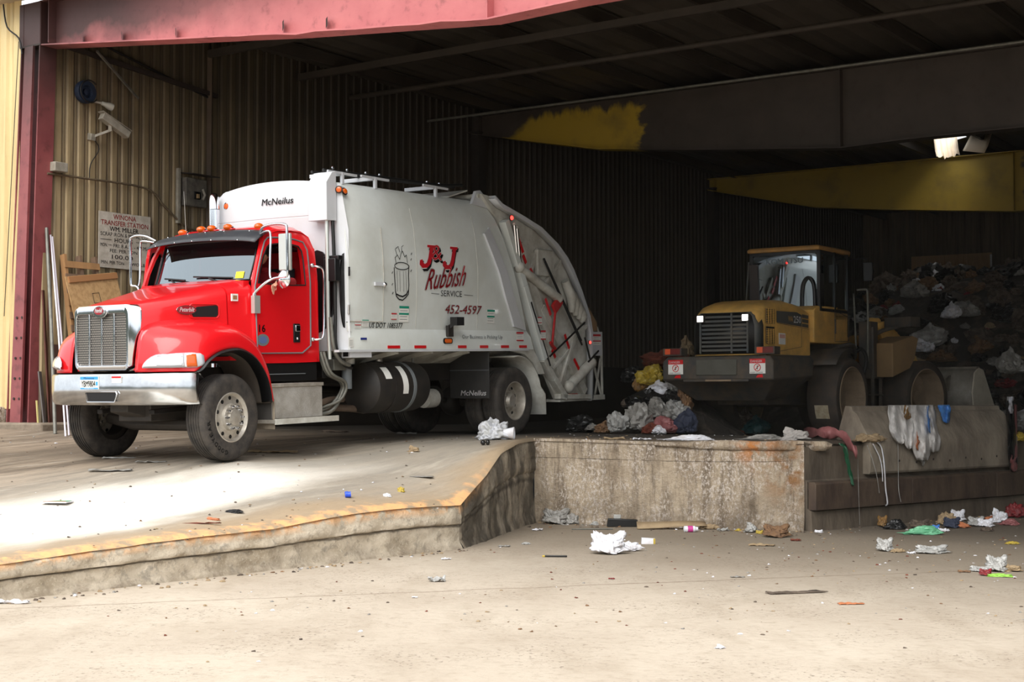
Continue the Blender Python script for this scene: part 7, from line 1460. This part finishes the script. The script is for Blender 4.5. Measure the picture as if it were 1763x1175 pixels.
for i, q in enumerate(P_): rws.append([q+V((0, .02*math.sin(a), .065*math.cos(a)*(1+.45*math.sin(i*.7+a*2))))+V((0, .06*math.sin(a), 0)) for a in np.linspace(0, 2*math.pi, 12, endpoint=False)])
g.grid(rws, closed=True); tag(g.build('plastic_film', WM_['pink'], smooth=60), 'reddish twisted film lying along the dock lip and over its end', 'plastic film')
p = up_at(1490, 760); bag('plastic_bag', BF[2], (p.x-.0, p.y-.1, 1.16), (.22, .12, .10), 'tan', 'olive and white crumpled packet at the foot of the concrete block', 'packet', rz=.5)
m_gr = mat('dark_green_film', (.06, .28, .18), .4)
ribbon('green_strip', [(1446, 764, .10), (1453, 772, .16), (1457, 790, .17), (1462, 812, .17), (1467, 836, .20)], lambda t: .10-.05*t, m_gr, 'dark green plastic strip hanging down over the push wall', 'plastic strip')
STR = [([(1492, 768, .15), (1500, 790, .17), (1508, 820, .2), (1512, 850, .2)], .012, 'thin grey string hanging left of the white strap'), ([(1505, 760, .15), (1516, 770, .17), (1521, 800, .19), (1523, 840, .21), (1526, 866, .22), (1522, 872, .22)], .030, 'broad white strap hanging over the push wall, longest beside the block'), ([(1502, 765, .16), (1512, 785, .17), (1517, 805, .18), (1518, 830, .2)], .022, 'shorter white strap hanging just left of the broad one'), ([(1540, 712, .0), (1544, 740, .14), (1545, 790, .2), (1545, 840, .2), (1549, 865, .2)], .010, 'long thin white string hanging in front of the concrete block'), ([(1476, 775, .12), (1476, 830, .2), (1478, 905, .22)], .005, 'hair-thin pale string reaching almost to the yard')]
for pts, w_, lb in STR: ribbon('hanging_string' if w_ < .015 else 'hanging_strap', pts, w_, 'clear' if w_ < .02 else 'white', lb, 'string' if w_ < .015 else 'strap', nw=2, fold=.002, wob=.004)
# bags draped over the block
def drape(u0, u1, ub0, ub1, vb, m, label, cat='plastic bag', name='draped_bag', seed=0, v0=699, bulge=.05):
    g = MB(); rws = []; n_ = 22
    for i in range(n_+1):
        t = i/n_; v = v0+(vb-v0)*max(0, (t-.12)/.88); mw = 2.2*noise.noise(V((t*3.3, seed*2.1, 0))); tp = 1-.55*max(0, (t-.78)/.22)**2-.10*math.sin(t*7+seed); ua = u0+(ub0-u0)*t+mw; uc = u1+(ub1-u1)*t+mw; um = (ua+uc)/2; ua = um+(ua-um)*tp; uc = um+(uc-um)*tp; r_ = []
        for j in range(13):
            s_ = j/12; u = ua+(uc-ua)*s_; z = zk(u, v) if t > .12 else 1.675
            zz = zk((ua+uc)/2, v); base = float(np.interp(zz, [.7, 1.17, 1.21, 1.56, 1.62, 1.68], [.13, .14, .12, -.09, -.15, -.18])) if t > .12 else -.18-(.12-t)*1.6
            off = .012+bulge*math.sin(math.pi*s_)*(.3+t)+.07*abs(noise.noise(V((s_*4+t, t*3.5, seed*3.1))))+.03*math.sin(s_*11+seed+t*5)*(1-abs(noise.noise(V((t*4, s_*3, seed)))))
            edge_ = .03*noise.noise(V((t*5, seed, j > 6)))*(j in (0, 12))
            if i == n_: z -= .03*abs(noise.noise(V((j*.9, seed, 5))))
            z = z+(zk_o(u, v, base+off)-zk(u, v) if t > .12 else 0); q = P3+D3*(tko(u, base+off)+edge_)+N3*(base+off)+V((0, 0, z)); r_.append(q)
        rws.append(r_)
    g.grid(rws); return tag(g.build(name, WM_[m] if isinstance(m, str) else m, smooth=60, solid=.004), label, cat)
m_drp = mat('frosted_bag_film', (.80, .79, .78), .3, col2=(.58, .56, .54), scale=7, amt=.7, stretch=(1, 1, .3))
drape(1526, 1548, 1534, 1568, 764, m_drp, 'frosted bag hanging down the block, leftmost of the white ones', seed=1); drape(1549, 1574, 1552, 1580, 772, m_drp, 'frosted bag with a brown stain hanging second from the left on the block', seed=2, v0=698); drape(1568, 1598, 1568, 1606, 792, m_drp, 'longest frosted bag hanging over the middle of the block', seed=3, v0=697, bulge=.09)
drape(1590, 1606, 1594, 1620, 778, m_drp, 'frosted bag with a grey knotted end, rightmost of the white ones', seed=4); drape(1556, 1566, 1554, 1568, 722, 'ochre', 'brown paper caught between the hanging frosted bags', 'paper', 'paper_scrap', 5, bulge=.08); drape(1593, 1598, 1598, 1603, 745, 'blue', 'blue strip between the hanging frosted bags', 'plastic strip', 'blue_strip', 6, bulge=.1)
drape(1584, 1590, 1584, 1590, 802, m_drp, 'narrow knotted tail below the longest frosted bag', 'plastic bag', 'bag_tail', 7, v0=780)
drape(1575, 1582, 1576, 1581, 775, 'orange', 'orange smear of food wrapper on the longest hanging bag', 'wrapper', 'wrapper', 8, v0=752, bulge=.14)
drape(1614, 1635, 1622, 1636, 728, 'blue', 'small blue and white bag hanging over the right part of the block', seed=9)
drape(1730, 1742, 1735, 1752, 812, 'black', 'long torn black bag hanging at the right end of the block', seed=10, v0=688); drape(1733, 1745, 1736, 1744, 712, 'white', 'white rag knotted over the black bag at the block end', 'rag', 'rag', 11, v0=683, bulge=.12); drape(1737, 1750, 1738, 1750, 812, 'pink', 'red-pink meat wrapper at the bottom of the long black bag', 'wrapper', 'wrapper', 12, v0=785, bulge=.12)
p = atD(1757, 752, 23.4); bag('plastic_bag', BF[1], (p.x, p.y, p.z-.1), (.18, .14, .10), 'yellow', 'yellow and white packet at the right frame edge above the push wall', 'packet')
# crumbs and grit along the foot of the walls and over the yard
def crumbs(name, paths, n_, label, smin, smax, zf, cols):
    g = MB(); r2 = random.Random(5)
    for _ in range(n_):
        pa = r2.choice(paths); t = r2.random(); x = pa[0][0]*(1-t)+pa[1][0]*t+r2.gauss(0, pa[2]); y = pa[0][1]*(1-t)+pa[1][1]*t+r2.gauss(0, pa[2]); s_ = r2.uniform(smin, smax); z = zf(x, y); a = r2.uniform(0, 6.28)
        q = [(x+math.cos(a+b_)*s_*r2.uniform(.5, 1.4), y+math.sin(a+b_)*s_*r2.uniform(.5, 1.4), z+.002) for b_ in (0, 1.6, 3.1, 4.7)]
        top_ = [(p_[0]*.6+x*.4, p_[1]*.6+y*.4, z+s_*r2.uniform(.15, .7)) for p_ in q]
        g.add(q+top_, [(4, 5, 6, 7), (0, 1, 5, 4), (1, 2, 6, 5), (2, 3, 7, 6), (3, 0, 4, 7)], WM_[r2.choice(cols)])
    return tag(g.build(name, WM_['dirt'], smooth=0), label, 'debris', kind='stuff')
crumbs('wall_foot_debris', [((.45, 21.1), (3.9, 19.8), .10), ((4.1, 19.9), (9, 23.9), .22), ((5.2, 20.6), (8.2, 22.9), .3), ((-4.4, 13.0), (-.5, 17.55), .10), ((.45, 21.1), (3.9, 19.8), .25)], 620, 'small scraps and grit strewn along the foot of the dock walls', .006, .032, lambda x, y: 0, ['dirt', 'dirt', 'brown', 'tan', 'grey', 'tan', 'dirt', 'tan', 'white'])
crumbs('yard_grit', [((-3, 12.5), (4.5, 12.5), .9), ((0, 16), (6, 17), 1.4), ((1, 18.5), (7, 20), .9), ((3, 15), (6, 17), 1.0)], 520, 'tiny grit and crumbs scattered over the yard', .005, .022, lambda x, y: 0, ['dirt', 'brown', 'tan', 'white', 'rust', 'grey'])
crumbs('slab_grit', [((-4, 14), (-1, 18), .5), ((-5.5, 16), (-1.5, 20), .8), ((-7, 20), (-4, 21), .6), ((.6, 21.5), (4, 20.4), .10), ((.5, 22.5), (4, 23.2), .5), ((-3, 21), (0, 22), .8)], 420, 'tiny scraps and grit scattered over the raised slab', .005, .024, hup, ['dirt', 'brown', 'tan', 'white', 'grey', 'dirt'])
# far hills and tree line behind the camera, mirrored in the glass
g = MB(); rws = []
for i in range(81):
    a = R(180+i*180/80+0); rr_ = 170; h_ = 16+22*abs(noise.noise(V((i*.07, 0, 1))))+7*noise.noise(V((i*.4, 2, 1)))
    rws.append([(math.cos(a)*rr_, math.sin(a)*rr_, -1), (math.cos(a)*rr_*1.05, math.sin(a)*rr_*1.05, h_*.6), (math.cos(a)*rr_*1.2, math.sin(a)*rr_*1.2, h_), (math.cos(a)*rr_*1.5, math.sin(a)*rr_*1.5, 0)])
g.grid(rws); struct(g.build('hills', mat('wooded_hill', (.16, .20, .15), .9, col2=(.24, .26, .18), scale=.1)))
